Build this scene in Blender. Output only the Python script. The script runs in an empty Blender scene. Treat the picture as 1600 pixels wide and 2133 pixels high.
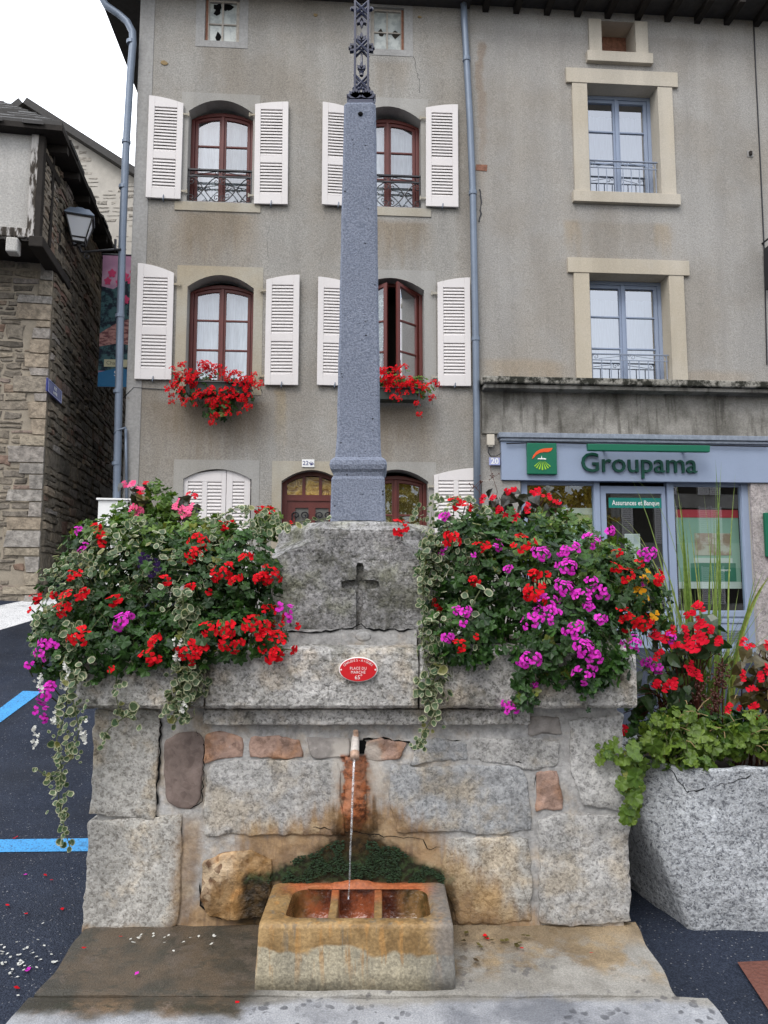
import bpy, math, random
from mathutils import Vector, Matrix, noise as mnoise
from mathutils.geometry import tessellate_polygon

R = random.Random(11)
rad = math.radians
sc = bpy.context.scene
COL = sc.collection

# ------------------------------------------------------------------ camera model (1600 x 2133 measuring frame)
EYE, FPX, PITCH = 1.62, 1551.0, rad(6.0)
CAM = Vector((0, 0, EYE))
_fw = Vector((0, math.cos(PITCH), math.sin(PITCH)))
_up = Vector((0, -math.sin(PITCH), math.cos(PITCH)))

def ray(px, py):
    return _fw * FPX + Vector((1, 0, 0)) * (px - 800) - _up * (py - 1066.5)

def P(px, py, Y):
    d = ray(px, py)
    return CAM + d * (Y / d.y)

def gz(x, y):
    k = .267 + (max(-5, min(6, x)) + 4) / 9 * (.076 - .267)
    return .10 * max(0, min(2, y - 3)) + k * max(0, min(7, y - 5))

def G(px, py):
    d = ray(px, py)
    lo, hi = .5, 14.0
    for _ in range(60):
        m = (lo + hi) / 2
        p = CAM + d * (m / d.y)
        if p.z > gz(p.x, p.y): lo = m
        else: hi = m
    return CAM + d * (lo / d.y)

# house front frame: u along the front, w into the house, z up
FA = rad(4.0)
FO = Vector((0, 10.475, 0))
FU = Vector((math.cos(FA), math.sin(FA), 0))
FN = Vector((-math.sin(FA), math.cos(FA), 0))
FT = Matrix((( FU.x, FN.x, 0, FO.x), (FU.y, FN.y, 0, FO.y), (0, 0, 1, 0), (0, 0, 0, 1)))

def FL(px, py, w=0.0):
    d = ray(px, py)
    t = (w - (CAM - FO).dot(FN)) / d.dot(FN)
    p = CAM + d * t
    return (p - FO).dot(FU), p.z

# ------------------------------------------------------------------ scene graph helpers
W = {}
def tag(o, label=None, cat=None, group=None, kind=None):
    if label: o['label'] = label
    if cat: o['category'] = cat
    if group: o['group'] = group
    if kind: o['kind'] = kind
    return o

def thing(name, label, cat, loc, group=None):
    o = bpy.data.objects.new(name, None)
    o.empty_display_size = .1
    COL.objects.link(o)
    o.location = loc
    W[o.name] = Matrix.Translation(Vector(loc))
    return tag(o, label, cat, group)

class MB:
    def __init__(s, T=None):
        s.v, s.f, s.mi, s.r, s.T, s.cur, s.rn = [], [], [], [], T, 0, .5
    def add(s, vs, fs):
        b = len(s.v)
        if s.T is None: s.v += [Vector(v) for v in vs]
        else: s.v += [s.T @ Vector(v) for v in vs]
        for f in fs:
            s.f.append([i + b for i in f]); s.mi.append(s.cur); s.r.append(s.rn)
    def box(s, x0, x1, y0, y1, z0, z1):
        x0, x1 = min(x0, x1), max(x0, x1); y0, y1 = min(y0, y1), max(y0, y1); z0, z1 = min(z0, z1), max(z0, z1)
        s.add([(x0,y0,z0),(x1,y0,z0),(x1,y1,z0),(x0,y1,z0),(x0,y0,z1),(x1,y0,z1),(x1,y1,z1),(x0,y1,z1)],
              [(0,3,2,1),(4,5,6,7),(0,1,5,4),(1,2,6,5),(2,3,7,6),(3,0,4,7)])
    def prism(s, poly, w0, w1):                      # polygon in (u, z), front at w0
        n = len(poly)
        vs = [(u, w0, z) for u, z in poly] + [(u, w1, z) for u, z in poly]
        s.add(vs, [list(range(n)), list(range(2*n-1, n-1, -1))] + [(i, i+n, (i+1) % n + n, (i+1) % n) for i in range(n)])
    def ring(s, a, b, w0, w1):                       # between two loops of equal length
        n = len(a)
        vs = [(u, w0, z) for u, z in a] + [(u, w0, z) for u, z in b] + [(u, w1, z) for u, z in a] + [(u, w1, z) for u, z in b]
        fs = []
        for i in range(n):
            j = (i+1) % n
            fs += [(i, j, n+j, n+i), (2*n+i, 3*n+i, 3*n+j, 2*n+j), (i, 2*n+i, 2*n+j, j), (n+i, n+j, 3*n+j, 3*n+i)]
        s.add(vs, fs)
    def plate(s, outer, holes, w):
        loops = [[Vector((u, z, 0)) for u, z in l] for l in [outer] + holes]
        tri = tessellate_polygon(loops)
        flat = [(p.x, w, p.y) for l in loops for p in l]
        s.add(flat, [tuple(t) for t in tri])
    def reveal(s, loop, w0, w1):
        n = len(loop)
        s.add([(u, w0, z) for u, z in loop] + [(u, w1, z) for u, z in loop], [(i, (i+1) % n, (i+1) % n + n, i+n) for i in range(n)])
    def tube(s, pts, r, n=6, cap=True):
        pts = [Vector(p) for p in pts]
        m = len(pts)
        rs = r if isinstance(r, (list, tuple)) else [r] * m
        vs, fs = [], []
        ref = None
        for i, p in enumerate(pts):
            d = (pts[min(i+1, m-1)] - pts[max(i-1, 0)])
            d = d.normalized() if d.length > 1e-9 else Vector((0, 0, 1))
            if ref is None:
                ref = d.orthogonal().normalized()
            ref = (ref - d * ref.dot(d))
            ref = ref.normalized() if ref.length > 1e-6 else d.orthogonal().normalized()
            b = d.cross(ref)
            for k in range(n):
                a = 2 * math.pi * k / n
                vs.append(p + (ref * math.cos(a) + b * math.sin(a)) * rs[i])
        for i in range(m-1):
            for k in range(n):
                fs.append((i*n+k, i*n+(k+1) % n, (i+1)*n+(k+1) % n, (i+1)*n+k))
        if cap:
            fs += [list(range(n-1, -1, -1)), list(range((m-1)*n, m*n))]
        s.add(vs, fs)
    def loft(s, loops, cap0=True, cap1=True):        # loops of 3-d points of equal length
        n = len(loops[0]); vs = [p for l in loops for p in l]; fs = []
        for i in range(len(loops)-1):
            for k in range(n):
                fs.append((i*n+k, i*n+(k+1) % n, (i+1)*n+(k+1) % n, (i+1)*n+k))
        if cap0: fs.append(list(range(n-1, -1, -1)))
        if cap1: fs.append(list(range((len(loops)-1)*n, len(loops)*n)))
        s.add(vs, fs)
    def ball(s, c, r, n=8, m=6, sq=(1, 1, 1)):
        c = Vector(c); loops = []
        for i in range(1, m):
            t = math.pi * i / m
            loops.append([c + Vector((math.sin(t)*math.cos(2*math.pi*k/n)*r*sq[0], math.sin(t)*math.sin(2*math.pi*k/n)*r*sq[1], -math.cos(t)*r*sq[2])) for k in range(n)])
        s.loft(loops)
    def build(s, name, mats, parent=None, smooth=False, bevel=0, seg=2, fix=True):
        if not isinstance(mats, (list, tuple)): mats = [mats]
        me = bpy.data.meshes.new(name)
        o = bpy.data.objects.new(name, me)
        COL.objects.link(o)
        if parent is not None:
            inv = W[parent.name].inverted(); W[o.name] = W[parent.name]
            vs = [inv @ v for v in s.v]
            o.parent = parent
        else:
            n = len(s.v)
            c = Vector((sum(v.x for v in s.v)/n, sum(v.y for v in s.v)/n, min(v.z for v in s.v)))
            vs = [v - c for v in s.v]; o.location = c
            W[o.name] = Matrix.Translation(c)
        me.from_pydata(vs, [], s.f)
        for m in mats: me.materials.append(m)
        me.polygons.foreach_set('material_index', s.mi)
        a = me.attributes.new('rnd', 'FLOAT', 'FACE')
        a.data.foreach_set('value', s.r)
        if fix:
            import bmesh
            bm = bmesh.new(); bm.from_mesh(me)
            bmesh.ops.recalc_face_normals(bm, faces=bm.faces)
            bm.to_mesh(me); bm.free()
        if smooth: me.polygons.foreach_set('use_smooth', [True] * len(me.polygons))
        if bevel:
            b = o.modifiers.new('bevel', 'BEVEL'); b.width = bevel; b.segments = seg; b.limit_method = 'ANGLE'; b.angle_limit = rad(40)
        me.update()
        return o

# ------------------------------------------------------------------ node helpers
class NT:
    def __init__(s, name):
        s.m = bpy.data.materials.new(name); s.m.use_nodes = True
        s.t = s.m.node_tree; s.t.nodes.clear()
        s.out = s.t.nodes.new('ShaderNodeOutputMaterial')
        s.pos = s.n('ShaderNodeNewGeometry').outputs['Position']
    def n(s, typ, ins=None, **props):
        x = s.t.nodes.new(typ)
        for k, v in props.items(): setattr(x, k, v)
        for k, v in (ins or {}).items():
            if isinstance(v, bpy.types.NodeSocket): s.t.links.new(v, x.inputs[k])
            else: x.inputs[k].default_value = v
        return x
    def math(s, op, a, b=0.0, c=0.0, clamp=False):
        return s.n('ShaderNodeMath', {0: a, 1: b, 2: c}, operation=op, use_clamp=clamp).outputs[0]
    def noise(s, scale, detail=3, rough=.55, vec=None, dist=0.0):
        return s.n('ShaderNodeTexNoise', {'Vector': vec or s.pos, 'Scale': scale, 'Detail': detail, 'Roughness': rough, 'Distortion': dist}).outputs[0]
    def scaled(s, x, y, z):
        return s.n('ShaderNodeMapping', {'Vector': s.pos, 'Scale': (x, y, z)}).outputs[0]
    def mr(s, v, a, b, c=0.0, d=1.0, smooth=True):
        return s.n('ShaderNodeMapRange', {'Value': v, 'From Min': a, 'From Max': b, 'To Min': c, 'To Max': d}, interpolation_type='SMOOTHSTEP' if smooth else 'LINEAR').outputs[0]
    def mix(s, f, a, b, mode='MIX'):
        x = s.t.nodes.new('ShaderNodeMix'); x.data_type = 'RGBA'; x.blend_type = mode
        for i, v in ((0, f), (6, a), (7, b)):
            if isinstance(v, bpy.types.NodeSocket): s.t.links.new(v, x.inputs[i])
            else:
                if i and len(v) == 3: v = (*v, 1)
                x.inputs[i].default_value = v
        return x.outputs[2]
    def ramp(s, f, stops):
        x = s.n('ShaderNodeValToRGB', {0: f}); e = x.color_ramp.elements
        while len(e) > 1: e.remove(e[-1])
        e[0].position = stops[0][0]; e[0].color = (*stops[0][1], 1)
        for p, c in stops[1:]:
            q = e.new(p); q.color = (*c, 1)
        return x.outputs[0]
    def sep(s): 
        x = s.n('ShaderNodeSeparateXYZ', {0: s.pos}); return x.outputs[0], x.outputs[1], x.outputs[2]
    def attr(s): return s.n('ShaderNodeAttribute', attribute_name='rnd').outputs['Fac']
    def val(s, f, lo, hi):                            # grey multiplier colour from a factor
        x = s.mr(f, 0, 1, lo, hi, False)
        return s.n('ShaderNodeCombineColor', {0: x, 1: x, 2: x}).outputs[0]
    def mul(s, c, g): return s.mix(1.0, c, g, 'MULTIPLY')
    def done(s, color, rough=.8, spec=.3, bump=None, bstr=.3, bdist=.01, metal=0.0, sub=0.0, extra=None):
        b = s.n('ShaderNodeBsdfPrincipled', {'Base Color': color if isinstance(color, bpy.types.NodeSocket) else (*color, 1), 'Roughness': rough, 'Specular IOR Level': spec, 'Metallic': metal})
        if bump is not None:
            s.t.links.new(s.n('ShaderNodeBump', {'Height': bump, 'Strength': bstr, 'Distance': bdist}).outputs[0], b.inputs['Normal'])
        s.t.links.new((extra(b.outputs[0]) if extra else b.outputs[0]), s.out.inputs[0])
        return s.m

def C3(t): return (*t, 1)

def plain(name, c, rough=.6, spec=.3, var=.12, scale=6, metal=0.0, fine=60, bstr=.15):
    t = NT(name)
    g = t.mul(C3(c), t.val(t.noise(scale, 4), 1-var*1.6, 1+var*1.6))
    g = t.mul(g, t.val(t.noise(fine, 2), 1-var, 1+var))
    return t.done(g, rough, spec, t.noise(fine, 3), bstr, .004, metal)

def stucco(name, c, warm, grain=42, var=.16, bstr=.55, runs_and_shade=()):
    t = NT(name)
    big = t.noise(.7, 5, .6)
    col = t.mix(t.mr(big, .35, .68), C3(c), C3(warm))
    streak = t.noise(1.0, 4, .6, t.scaled(2.6, 2.6, .35))
    col = t.mul(col, t.val(t.mr(streak, .3, .7), .90, 1.07))
    if runs_and_shade:
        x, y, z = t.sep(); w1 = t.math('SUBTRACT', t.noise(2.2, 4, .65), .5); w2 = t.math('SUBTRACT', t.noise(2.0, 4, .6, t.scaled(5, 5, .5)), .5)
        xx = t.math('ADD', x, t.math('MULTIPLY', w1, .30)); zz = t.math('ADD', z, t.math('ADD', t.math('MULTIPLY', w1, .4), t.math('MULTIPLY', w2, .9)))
        for (px0, px1, py0, py1, rc, k) in runs_and_shade:
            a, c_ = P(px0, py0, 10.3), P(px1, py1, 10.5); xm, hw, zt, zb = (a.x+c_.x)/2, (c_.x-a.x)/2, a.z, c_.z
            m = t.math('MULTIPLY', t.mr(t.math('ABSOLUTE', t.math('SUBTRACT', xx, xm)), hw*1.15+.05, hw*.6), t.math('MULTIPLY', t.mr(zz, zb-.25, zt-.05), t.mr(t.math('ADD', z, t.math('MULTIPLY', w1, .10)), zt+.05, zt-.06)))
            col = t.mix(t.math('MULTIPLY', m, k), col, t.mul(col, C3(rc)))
    g = t.noise(grain, 3, .65)
    col = t.mul(col, t.val(t.mr(g, .3, .7), 1-var*1.5, 1+var*1.5))
    return t.done(col, .93, .12, g, bstr, .012)

def stains_on_fountain(t, col, rough):
    """rust, ochre and moss below the spout: mineral deposits with a shape of their own, plus a recess shade painted beside the basin"""
    x, y, z = t.sep()
    nz = t.math('SUBTRACT', t.noise(7, 4, .6), .5)
    nf = t.math('SUBTRACT', t.noise(26, 3, .6), .5)
    sk = t.math('SUBTRACT', t.noise(3.0, 4, .6, t.scaled(9, 9, 1.0)), .5)
    dx = t.math('ABSOLUTE', t.math('ADD', x, .125))
    dxn = t.math('ADD', dx, t.math('ADD', t.math('MULTIPLY', nz, .16), t.math('MULTIPLY', sk, .20)))
    zn = t.math('ADD', z, t.math('ADD', t.math('MULTIPLY', nz, .10), t.math('MULTIPLY', sk, .22)))
    # pale lime halo beside the rust
    # ochre cone
    w = t.math('MULTIPLY', t.math('SUBTRACT', .78, z), 1.25)
    coneA = t.mr(t.math('SUBTRACT', dxn, w), .12, -.06)
    coneA = t.math('MULTIPLY', coneA, t.mr(zn, .74, .58))
    lft = t.mr(x, -.10, -.16)
    lim = t.math('ADD', .30, t.math('MULTIPLY', lft, .20))
    low = t.math('MULTIPLY', t.mr(zn, .62, .50), t.mr(t.math('SUBTRACT', dxn, lim), .10, -.05))
    low = t.math('MAXIMUM', low, t.math('MULTIPLY', t.math('MULTIPLY', t.mr(t.math('ABSOLUTE', t.math('ADD', t.math('ADD', x, .885), t.math('MULTIPLY', nz, .10))), .085, .02), t.mr(z, .64, .54)), .75))
    low = t.math('MAXIMUM', low, t.math('MULTIPLY', t.mr(t.math('ADD', z, t.math('MULTIPLY', nz, .12)), .155, .10), .8))
    och = t.math('MAXIMUM', coneA, low)
    ocol = t.mix(t.mr(t.noise(11, 4, .65), .35, .65), (.17, .088, .026), (.36, .22, .095))
    ocol = t.mix(t.math('MULTIPLY', t.mr(sk, .02, .16), .75), ocol, (.13, .062, .018))
    ocol = t.mix(t.math('MULTIPLY', t.mr(t.noise(4.5, 3, .6), .5, .6), .5), ocol, t.mul(col, (1.1, .85, .5, 1)))
    col = t.mix(t.math('MULTIPLY', och, .84), col, ocol)
    # pale lime halo beside the rust
    halo = t.mr(t.math('ADD', dx, t.math('MULTIPLY', nf, .06)), .13, .09)
    halo = t.math('MULTIPLY', t.math('MULTIPLY', halo, t.mr(zn, .60, .70)), t.mr(z, .96, .90))
    col = t.mix(t.math('MULTIPLY', halo, .8), col, (.52, .48, .43))
    # black wet fringe and moss over the basin, plus painted recess shade
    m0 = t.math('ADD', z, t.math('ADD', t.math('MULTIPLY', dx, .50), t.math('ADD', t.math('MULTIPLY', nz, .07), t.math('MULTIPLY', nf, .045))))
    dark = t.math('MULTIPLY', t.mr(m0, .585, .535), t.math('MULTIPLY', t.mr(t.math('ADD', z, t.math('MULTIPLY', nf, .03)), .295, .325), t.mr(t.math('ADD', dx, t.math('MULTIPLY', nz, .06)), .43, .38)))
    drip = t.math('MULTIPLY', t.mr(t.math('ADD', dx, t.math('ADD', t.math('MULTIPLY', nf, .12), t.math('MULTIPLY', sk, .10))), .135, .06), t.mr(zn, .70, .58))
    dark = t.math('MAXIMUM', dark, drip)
    hol = t.math('MULTIPLY', t.mr(t.math('ABSOLUTE', t.math('ADD', t.math('ADD', x, .575), t.math('MULTIPLY', nz, .12))), .10, .05), t.mr(t.math('ABSOLUTE', t.math('SUBTRACT', t.math('ADD', z, t.math('MULTIPLY', nf, .06)), .235)), .15, .09))  # gap between ochre stone and basin, its shade painted as wet black
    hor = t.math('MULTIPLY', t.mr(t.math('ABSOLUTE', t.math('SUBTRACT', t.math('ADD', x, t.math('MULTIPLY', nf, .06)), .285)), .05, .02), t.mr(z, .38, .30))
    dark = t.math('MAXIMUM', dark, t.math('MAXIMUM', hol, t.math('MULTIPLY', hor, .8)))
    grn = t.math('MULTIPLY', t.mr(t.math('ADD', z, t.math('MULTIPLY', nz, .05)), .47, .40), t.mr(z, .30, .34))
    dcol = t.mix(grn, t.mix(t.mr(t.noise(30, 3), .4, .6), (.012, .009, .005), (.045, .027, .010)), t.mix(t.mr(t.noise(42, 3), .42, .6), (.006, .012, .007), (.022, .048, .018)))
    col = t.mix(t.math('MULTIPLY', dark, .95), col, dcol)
    # rust tongue
    bl = t.math('MULTIPLY', t.mr(t.math('ADD', t.math('ABSOLUTE', t.math('ADD', t.math('ADD', x, .133), t.math('MULTIPLY', nz, .14))), t.math('MULTIPLY', nf, .06)), .115, .03), t.math('MULTIPLY', t.mr(z, .50, .60), t.mr(zn, .86, .74)))
    col = t.mix(t.math('MULTIPLY', bl, .75), col, t.mix(t.mr(t.noise(16, 4, .65), .38, .62), (.10, .045, .016), (.34, .17, .065)))
    tx = t.math('ADD', t.math('ADD', x, .133), t.math('ADD', t.math('MULTIPLY', nf, .07), t.math('MULTIPLY', nz, .09)))
    rust = t.math('MULTIPLY', t.mr(t.math('ABSOLUTE', tx), .060, .040), t.mr(t.math('ADD', z, t.math('MULTIPLY', nf, .2)), .50, .60))
    rust = t.math('MULTIPLY', rust, t.mr(z, .885, .865))
    rcol = t.mix(t.mr(t.noise(1.0, 5, .72, t.scaled(34, 34, 60)), .40, .60), (.10, .030, .012), (.40, .125, .045))
    rcol = t.mix(t.math('MULTIPLY', t.mr(t.noise(9, 4, .65), .50, .64), .7), rcol, (.45, .20, .11))
    rcol = t.mix(t.math('MULTIPLY', t.mr(t.math('ADD', z, t.math('MULTIPLY', nf, .1)), .66, .54), .75), rcol, (.045, .020, .010))
    col = t.mix(t.math('MULTIPLY', rust, .95), col, rcol)
    wet = t.math('MAXIMUM', rust, dark)
    return col, t.mix(t.math('MULTIPLY', wet, .8), rough, (.22, .22, .22)), t.math('ADD', rust, t.math('MULTIPLY', dark, .5))

def granite(name, light, dark, big=(.80, 1.14), scale=85, thr=(.40, .56), stain=False, warm=None, bstr=.5, lichen=0.0, contrast=.78):
    t = NT(name)
    wv = t.n('ShaderNodeVectorMath', {0: t.pos, 1: t.n('ShaderNodeVectorMath', {0: t.n('ShaderNodeTexNoise', {'Vector': t.pos, 'Scale': 60.0, 'Detail': 2.0}).outputs[1], 3: .012}, operation='SCALE').outputs[0]}, operation='ADD').outputs[0]
    cell = t.n('ShaderNodeSeparateColor', {0: t.n('ShaderNodeTexVoronoi', {'Vector': wv, 'Scale': scale*1.55}).outputs['Color']}).outputs[0]
    cell2 = t.n('ShaderNodeSeparateColor', {0: t.n('ShaderNodeTexVoronoi', {'Vector': wv, 'Scale': scale*.75}).outputs['Color']}).outputs[0]
    sp = t.math('ADD', t.math('MULTIPLY', cell, .6), t.math('MULTIPLY', cell2, .4))
    sp = t.math('ADD', sp, t.math('MULTIPLY', t.math('SUBTRACT', t.noise(scale*.5, 3, .6), .5), .9))
    lo = tuple(d*.25 + l*.75 for l, d in zip(light, dark)); 
    dk = tuple(l + (d-l)*contrast for l, d in zip(light, dark)); hi = tuple(min(.8, l*1.12) for l in light)
    col = t.ramp(sp, [(.12, dk), (.30, tuple((a+b)/2 for a, b in zip(dk, light))), (.42, lo), (.62, light), (.9, hi)])
    sp2 = t.noise(scale*.25, 4, .65)
    col = t.mul(col, t.val(t.mr(sp2, .3, .7), .84, 1.13))
    col = t.mul(col, t.val(t.mr(t.noise(3.2, 5, .6), .3, .7), *big))
    if warm: col = t.mix(t.mr(t.noise(5, 4, .6), .48, .68), col, t.mul(col, C3(warm)))
    if lichen:
        lm = t.mr(t.math('ADD', t.noise(4.0, 7, .72), t.math('MULTIPLY', t.math('SUBTRACT', t.noise(38, 3, .6), .5), .35)), .48, .62)
        col = t.mix(t.math('MULTIPLY', lm, lichen), col, t.mul(col, (.40, .40, .34, 1)))
    rough = (.85, .85, .85, 1)
    h = t.math('ADD', t.math('MULTIPLY', sp, .7), t.math('MULTIPLY', t.noise(22, 5, .65), 1.8))
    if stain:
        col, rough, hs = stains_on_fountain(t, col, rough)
        h = t.math('ADD', h, t.math('MULTIPLY', t.noise(34, 3), t.math('MULTIPLY', hs, 1.4)))
    return t.done(col, rough if stain else .85, .25, h, bstr, .010)

def leafy(name, a, b, rough=.45, spec=.35, trans=.22, vein=True):
    t = NT(name)
    r = t.attr()
    col = t.mix(r, C3(a), C3(b))
    if vein: col = t.mix(t.math('MULTIPLY', t.mr(r, .90, .98), .55), col, (.20, .17, .03))
    if vein: col = t.mul(col, t.val(t.mr(t.noise(45, 3), .3, .7), .75, 1.2))
    def ex(sh):
        tr = t.n('ShaderNodeBsdfTranslucent', {'Color': t.mul(col, (1.5, 1.5, 1.0, 1)) if vein else col}).outputs[0]
        return t.n('ShaderNodeMixShader', {0: trans, 1: sh, 2: tr}).outputs[0]
    return t.done(col, rough, spec, t.noise(60, 2), .25, .004, extra=ex)

def glass(name, refl=.15, tint=(.9, .95, .95), rough=.01, wave=0.0):
    t = NT(name)
    fr = t.n('ShaderNodeFresnel', {'IOR': 1.5}).outputs[0]
    fac = t.math('ADD', fr, refl, clamp=True)
    kw = {'Color': (.95, .97, 1, 1), 'Roughness': rough}
    gl = t.n('ShaderNodeBsdfGlossy', kw)
    if wave:
        t.t.links.new(t.n('ShaderNodeBump', {'Height': t.noise(1.6, 2), 'Strength': wave, 'Distance': .02}).outputs[0], gl.inputs['Normal'])
    tr = t.n('ShaderNodeBsdfTransparent', {'Color': (*tint, 1)}).outputs[0]
    t.t.links.new(t.n('ShaderNodeMixShader', {0: fac, 1: tr, 2: gl.outputs[0]}).outputs[0], t.out.inputs[0])
    return t.m

# ------------------------------------------------------------------ materials
M = {}
M['stucco'] = stucco('grey beige render', (.312, .30, .277), (.27, .246, .212), 55, .14, runs_and_shade=((365, 545, 441, 560, (.76, .66, .54), .8), (722, 900, 448, 545, (.76, .66, .54), .8), (330, 560, 835, 965, (.72, .63, .52), .9), (760, 910, 840, 960, (.74, .65, .54), .8), (574, 594, 806, 955, (1.04, .90, .64), .6), (275, 345, 812, 1000, (.80, .74, .66), .6), (420, 510, 92, 190, (.82, .76, .68), .6), (775, 850, 110, 200, (.85, .78, .7), .6), (955, 1000, 380, 800, (.80, .76, .72), .6)))  # brown zones under the window boxes are stain plus painted soft shade
M['stucco20'] = stucco('warm grey render', (.335, .322, .302), (.295, .272, .24), 60, .12, runs_and_shade=((1190, 1215, 432, 490, (1.04, .88, .66), .5), (1390, 1415, 432, 490, (1.04, .88, .66), .5), (1195, 1420, 432, 520, (.84, .79, .72), .6), (1005, 1190, 735, 800, (1.02, .88, .70), .6), (1440, 1600, 750, 805, (1.0, .88, .74), .5), (1000, 1012, 60, 460, (.72, .55, .42), .6), (1220, 1370, 138, 150, (.75, .72, .68), .7), (1010, 1600, 30, 110, (.82, .80, .78), .6)))  # grey band below the eaves paints in their shade
M['quoin'] = stucco('smooth grey render', (.34, .335, .325), (.31, .30, .285), 30, .07, .2)
M['surround'] = stucco('pale lime surround', (.38, .355, .30), (.35, .30, .22), 60, .06, .15)
M['surround_grey'] = stucco('grey lime surround', (.34, .33, .31), (.31, .295, .265), 60, .06, .15)
M['cream'] = stucco('cream dressed stone', (.475, .432, .362), (.44, .388, .305), 70, .06, .15)
M['shutter'] = plain('white shutter paint', (.66, .625, .61), .5, .3, .07, 1.3)
M['wood'] = plain('red brown joinery', (.115, .026, .021), .42, .4, .18, 5)
M['oldwood'] = plain('peeling white joinery', (.42, .38, .33), .8, .2, .25, 14)
M['oldred'] = plain('peeling red wood', (.25, .12, .08), .8, .2, .4, 18)
M['iron'] = plain('black wrought iron', (.012, .012, .016), .4, .5, .2, 20)
M['bluegrey_iron'] = plain('blue grey iron', (.26, .30, .38), .45, .4, .08, 20)
M['zinc'] = plain('blue grey zinc', (.155, .19, .245), .45, .5, .14, 5, .25)
M['bluewood'] = plain('blue grey shop paint', (.265, .32, .43), .5, .35, .05, 3)
M['bluedark'] = plain('dark blue grey', (.12, .14, .18), .6, .3, .1, 5)  # dark blue grey of the vent slats and sign brackets
M['dark'] = plain('dark aged timber', (.025, .021, .018), .8, .2, .3, 9)
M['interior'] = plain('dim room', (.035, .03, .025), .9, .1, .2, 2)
M['slate'] = plain('slate', (.05, .047, .045), .7, .3, .3, 12)
M['black'] = plain('dark opening', (.008, .008, .008), .9, .05, .2, 9)
M['glass'] = glass('sky lit pane', .22, (.85, .9, .92))
M['glass_dark'] = glass('shop pane', .10, (.8, .88, .86), .01)
M['glass_sky'] = glass('upper pane', .42, (.55, .6, .66), .01)
M['white'] = plain('white enamel', (.78, .78, .76), .4, .4, .03, 4)
M['green'] = plain('shop green', (.002, .125, .065), .4, .4, .04, 4)
M['dkgreen'] = plain('deep green lettering', (.002, .055, .035), .5, .3, .05, 4)
M['lime'] = plain('lime green emblem', (.30, .55, .03), .5, .3, .04, 4)
M['orange'] = plain('orange red emblem', (.75, .09, .02), .5, .3, .04, 4)
M['red'] = plain('red enamel', (.55, .012, .018), .3, .5, .05, 5)
M['blueplate'] = plain('blue enamel', (.012, .02, .16), .35, .5, .1, 6)
M['paleplate'] = plain('lavender plate', (.35, .38, .62), .4, .4, .05, 6)

def curtain_mat():
    t = NT('sheer white curtain')
    col = t.mul(C3((.80, .82, .84)), t.val(t.mr(t.noise(16, 3, .6, t.scaled(3, 3, .25)), .3, .7), .72, 1.1))
    def ex(sh):
        tr = t.n('ShaderNodeBsdfTranslucent', {'Color': (.8, .8, .8, 1)}).outputs[0]
        return t.n('ShaderNodeMixShader', {0: .25, 1: sh, 2: tr}).outputs[0]
    return t.done(col, .9, .1, extra=ex)
M['curtain'] = curtain_mat()
def lace_mat(name, a, b, sc_):
    t = NT(name)
    v = t.n('ShaderNodeTexVoronoi', {'Vector': t.scaled(1, 1, .9), 'Scale': sc_}).outputs['Distance']
    return t.done(t.mix(t.mr(v, .2, .5), C3(a), C3(b)), .9, .1, v, .4, .01)
M['lace'] = lace_mat('dotted lace', (.55, .56, .55), (.20, .21, .22), 34)
M['goldlace'] = lace_mat('cream lace with gold reflection', (.50, .44, .27), (.14, .11, .05), 40)  # gold tone of the lace also paints in the mirrored tree
def goldglass():
    t = NT('gold reflection glass')  # swirls paint the mirrored golden tree into the transom panes
    v = t.n('ShaderNodeTexVoronoi', {'Vector': t.pos, 'Scale': 9.0, 'Randomness': 1.0}).outputs['Distance']
    wv = t.noise(6, 3, .6, None, 2.5)
    col = t.mix(t.mr(wv, .35, .65), C3((.20, .10, .015)), C3((.60, .40, .11)))
    return t.done(col, .12, .6, wv, .6, .02)
M['goldglass'] = goldglass()
def conc():
    t = NT('stained concrete')
    x, y, z = t.sep()
    col = t.mix(t.mr(t.noise(1.6, 6, .65), .34, .66), (.15, .142, .125), (.33, .315, .285))
    col = t.mix(t.math('MULTIPLY', t.mr(t.noise(2.4, 5, .6, t.scaled(3, 3, .4)), .5, .66), .6), col, (.055, .05, .04))
    g = t.noise(48, 3)
    return t.done(t.mul(col, t.val(t.mr(g, .3, .7), .85, 1.15)), .92, .12, g, .5, .01)
M['concrete'] = conc()
def mossy():
    t = NT('lichened cornice')
    col = t.mix(t.mr(t.noise(6, 6, .7), .40, .56), (.30, .285, .25), (.030, .030, .024))
    return t.done(col, .95, .1, t.noise(40, 4), .7, .012)
M['mossy'] = mossy()
def asph():
    t = NT('asphalt')
    n1 = t.n('ShaderNodeSeparateColor', {0: t.n('ShaderNodeTexVoronoi', {'Vector': t.pos, 'Scale': 190.0}).outputs['Color']}).outputs[0]; n2 = t.noise(140, 3)
    col = t.mix(t.mr(n1, .15, .9), (.010, .014, .025), (.025, .032, .050))
    col = t.mix(t.mr(n1, .984, .995), col, (.17, .17, .18))
    col = t.mul(col, t.val(t.mr(t.noise(.9, 5, .6), .3, .7), .62, 1.35))
    vor = t.n('ShaderNodeTexVoronoi', {'Vector': t.pos, 'Scale': 130.0}).outputs['Distance']
    rough = t.mr(t.noise(1.4, 4), .40, .62, .62, .92)
    return t.done(col, rough, .22, t.math('ADD', n2, vor), .55, .010)
M['asphalt'] = asph()
def roadpaint(name, c, worn):
    t = NT(name)
    m = t.math('MULTIPLY', t.mr(t.noise(90, 4, .7), .36, .50), t.mr(t.noise(7, 5, .65), .26, .42))
    col = t.mix(m, C3(worn), C3(c))
    col = t.mul(col, t.val(t.noise(6, 4), .78, 1.2))
    return t.done(col, .75, .3, t.noise(90, 3), .4, .006)
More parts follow.
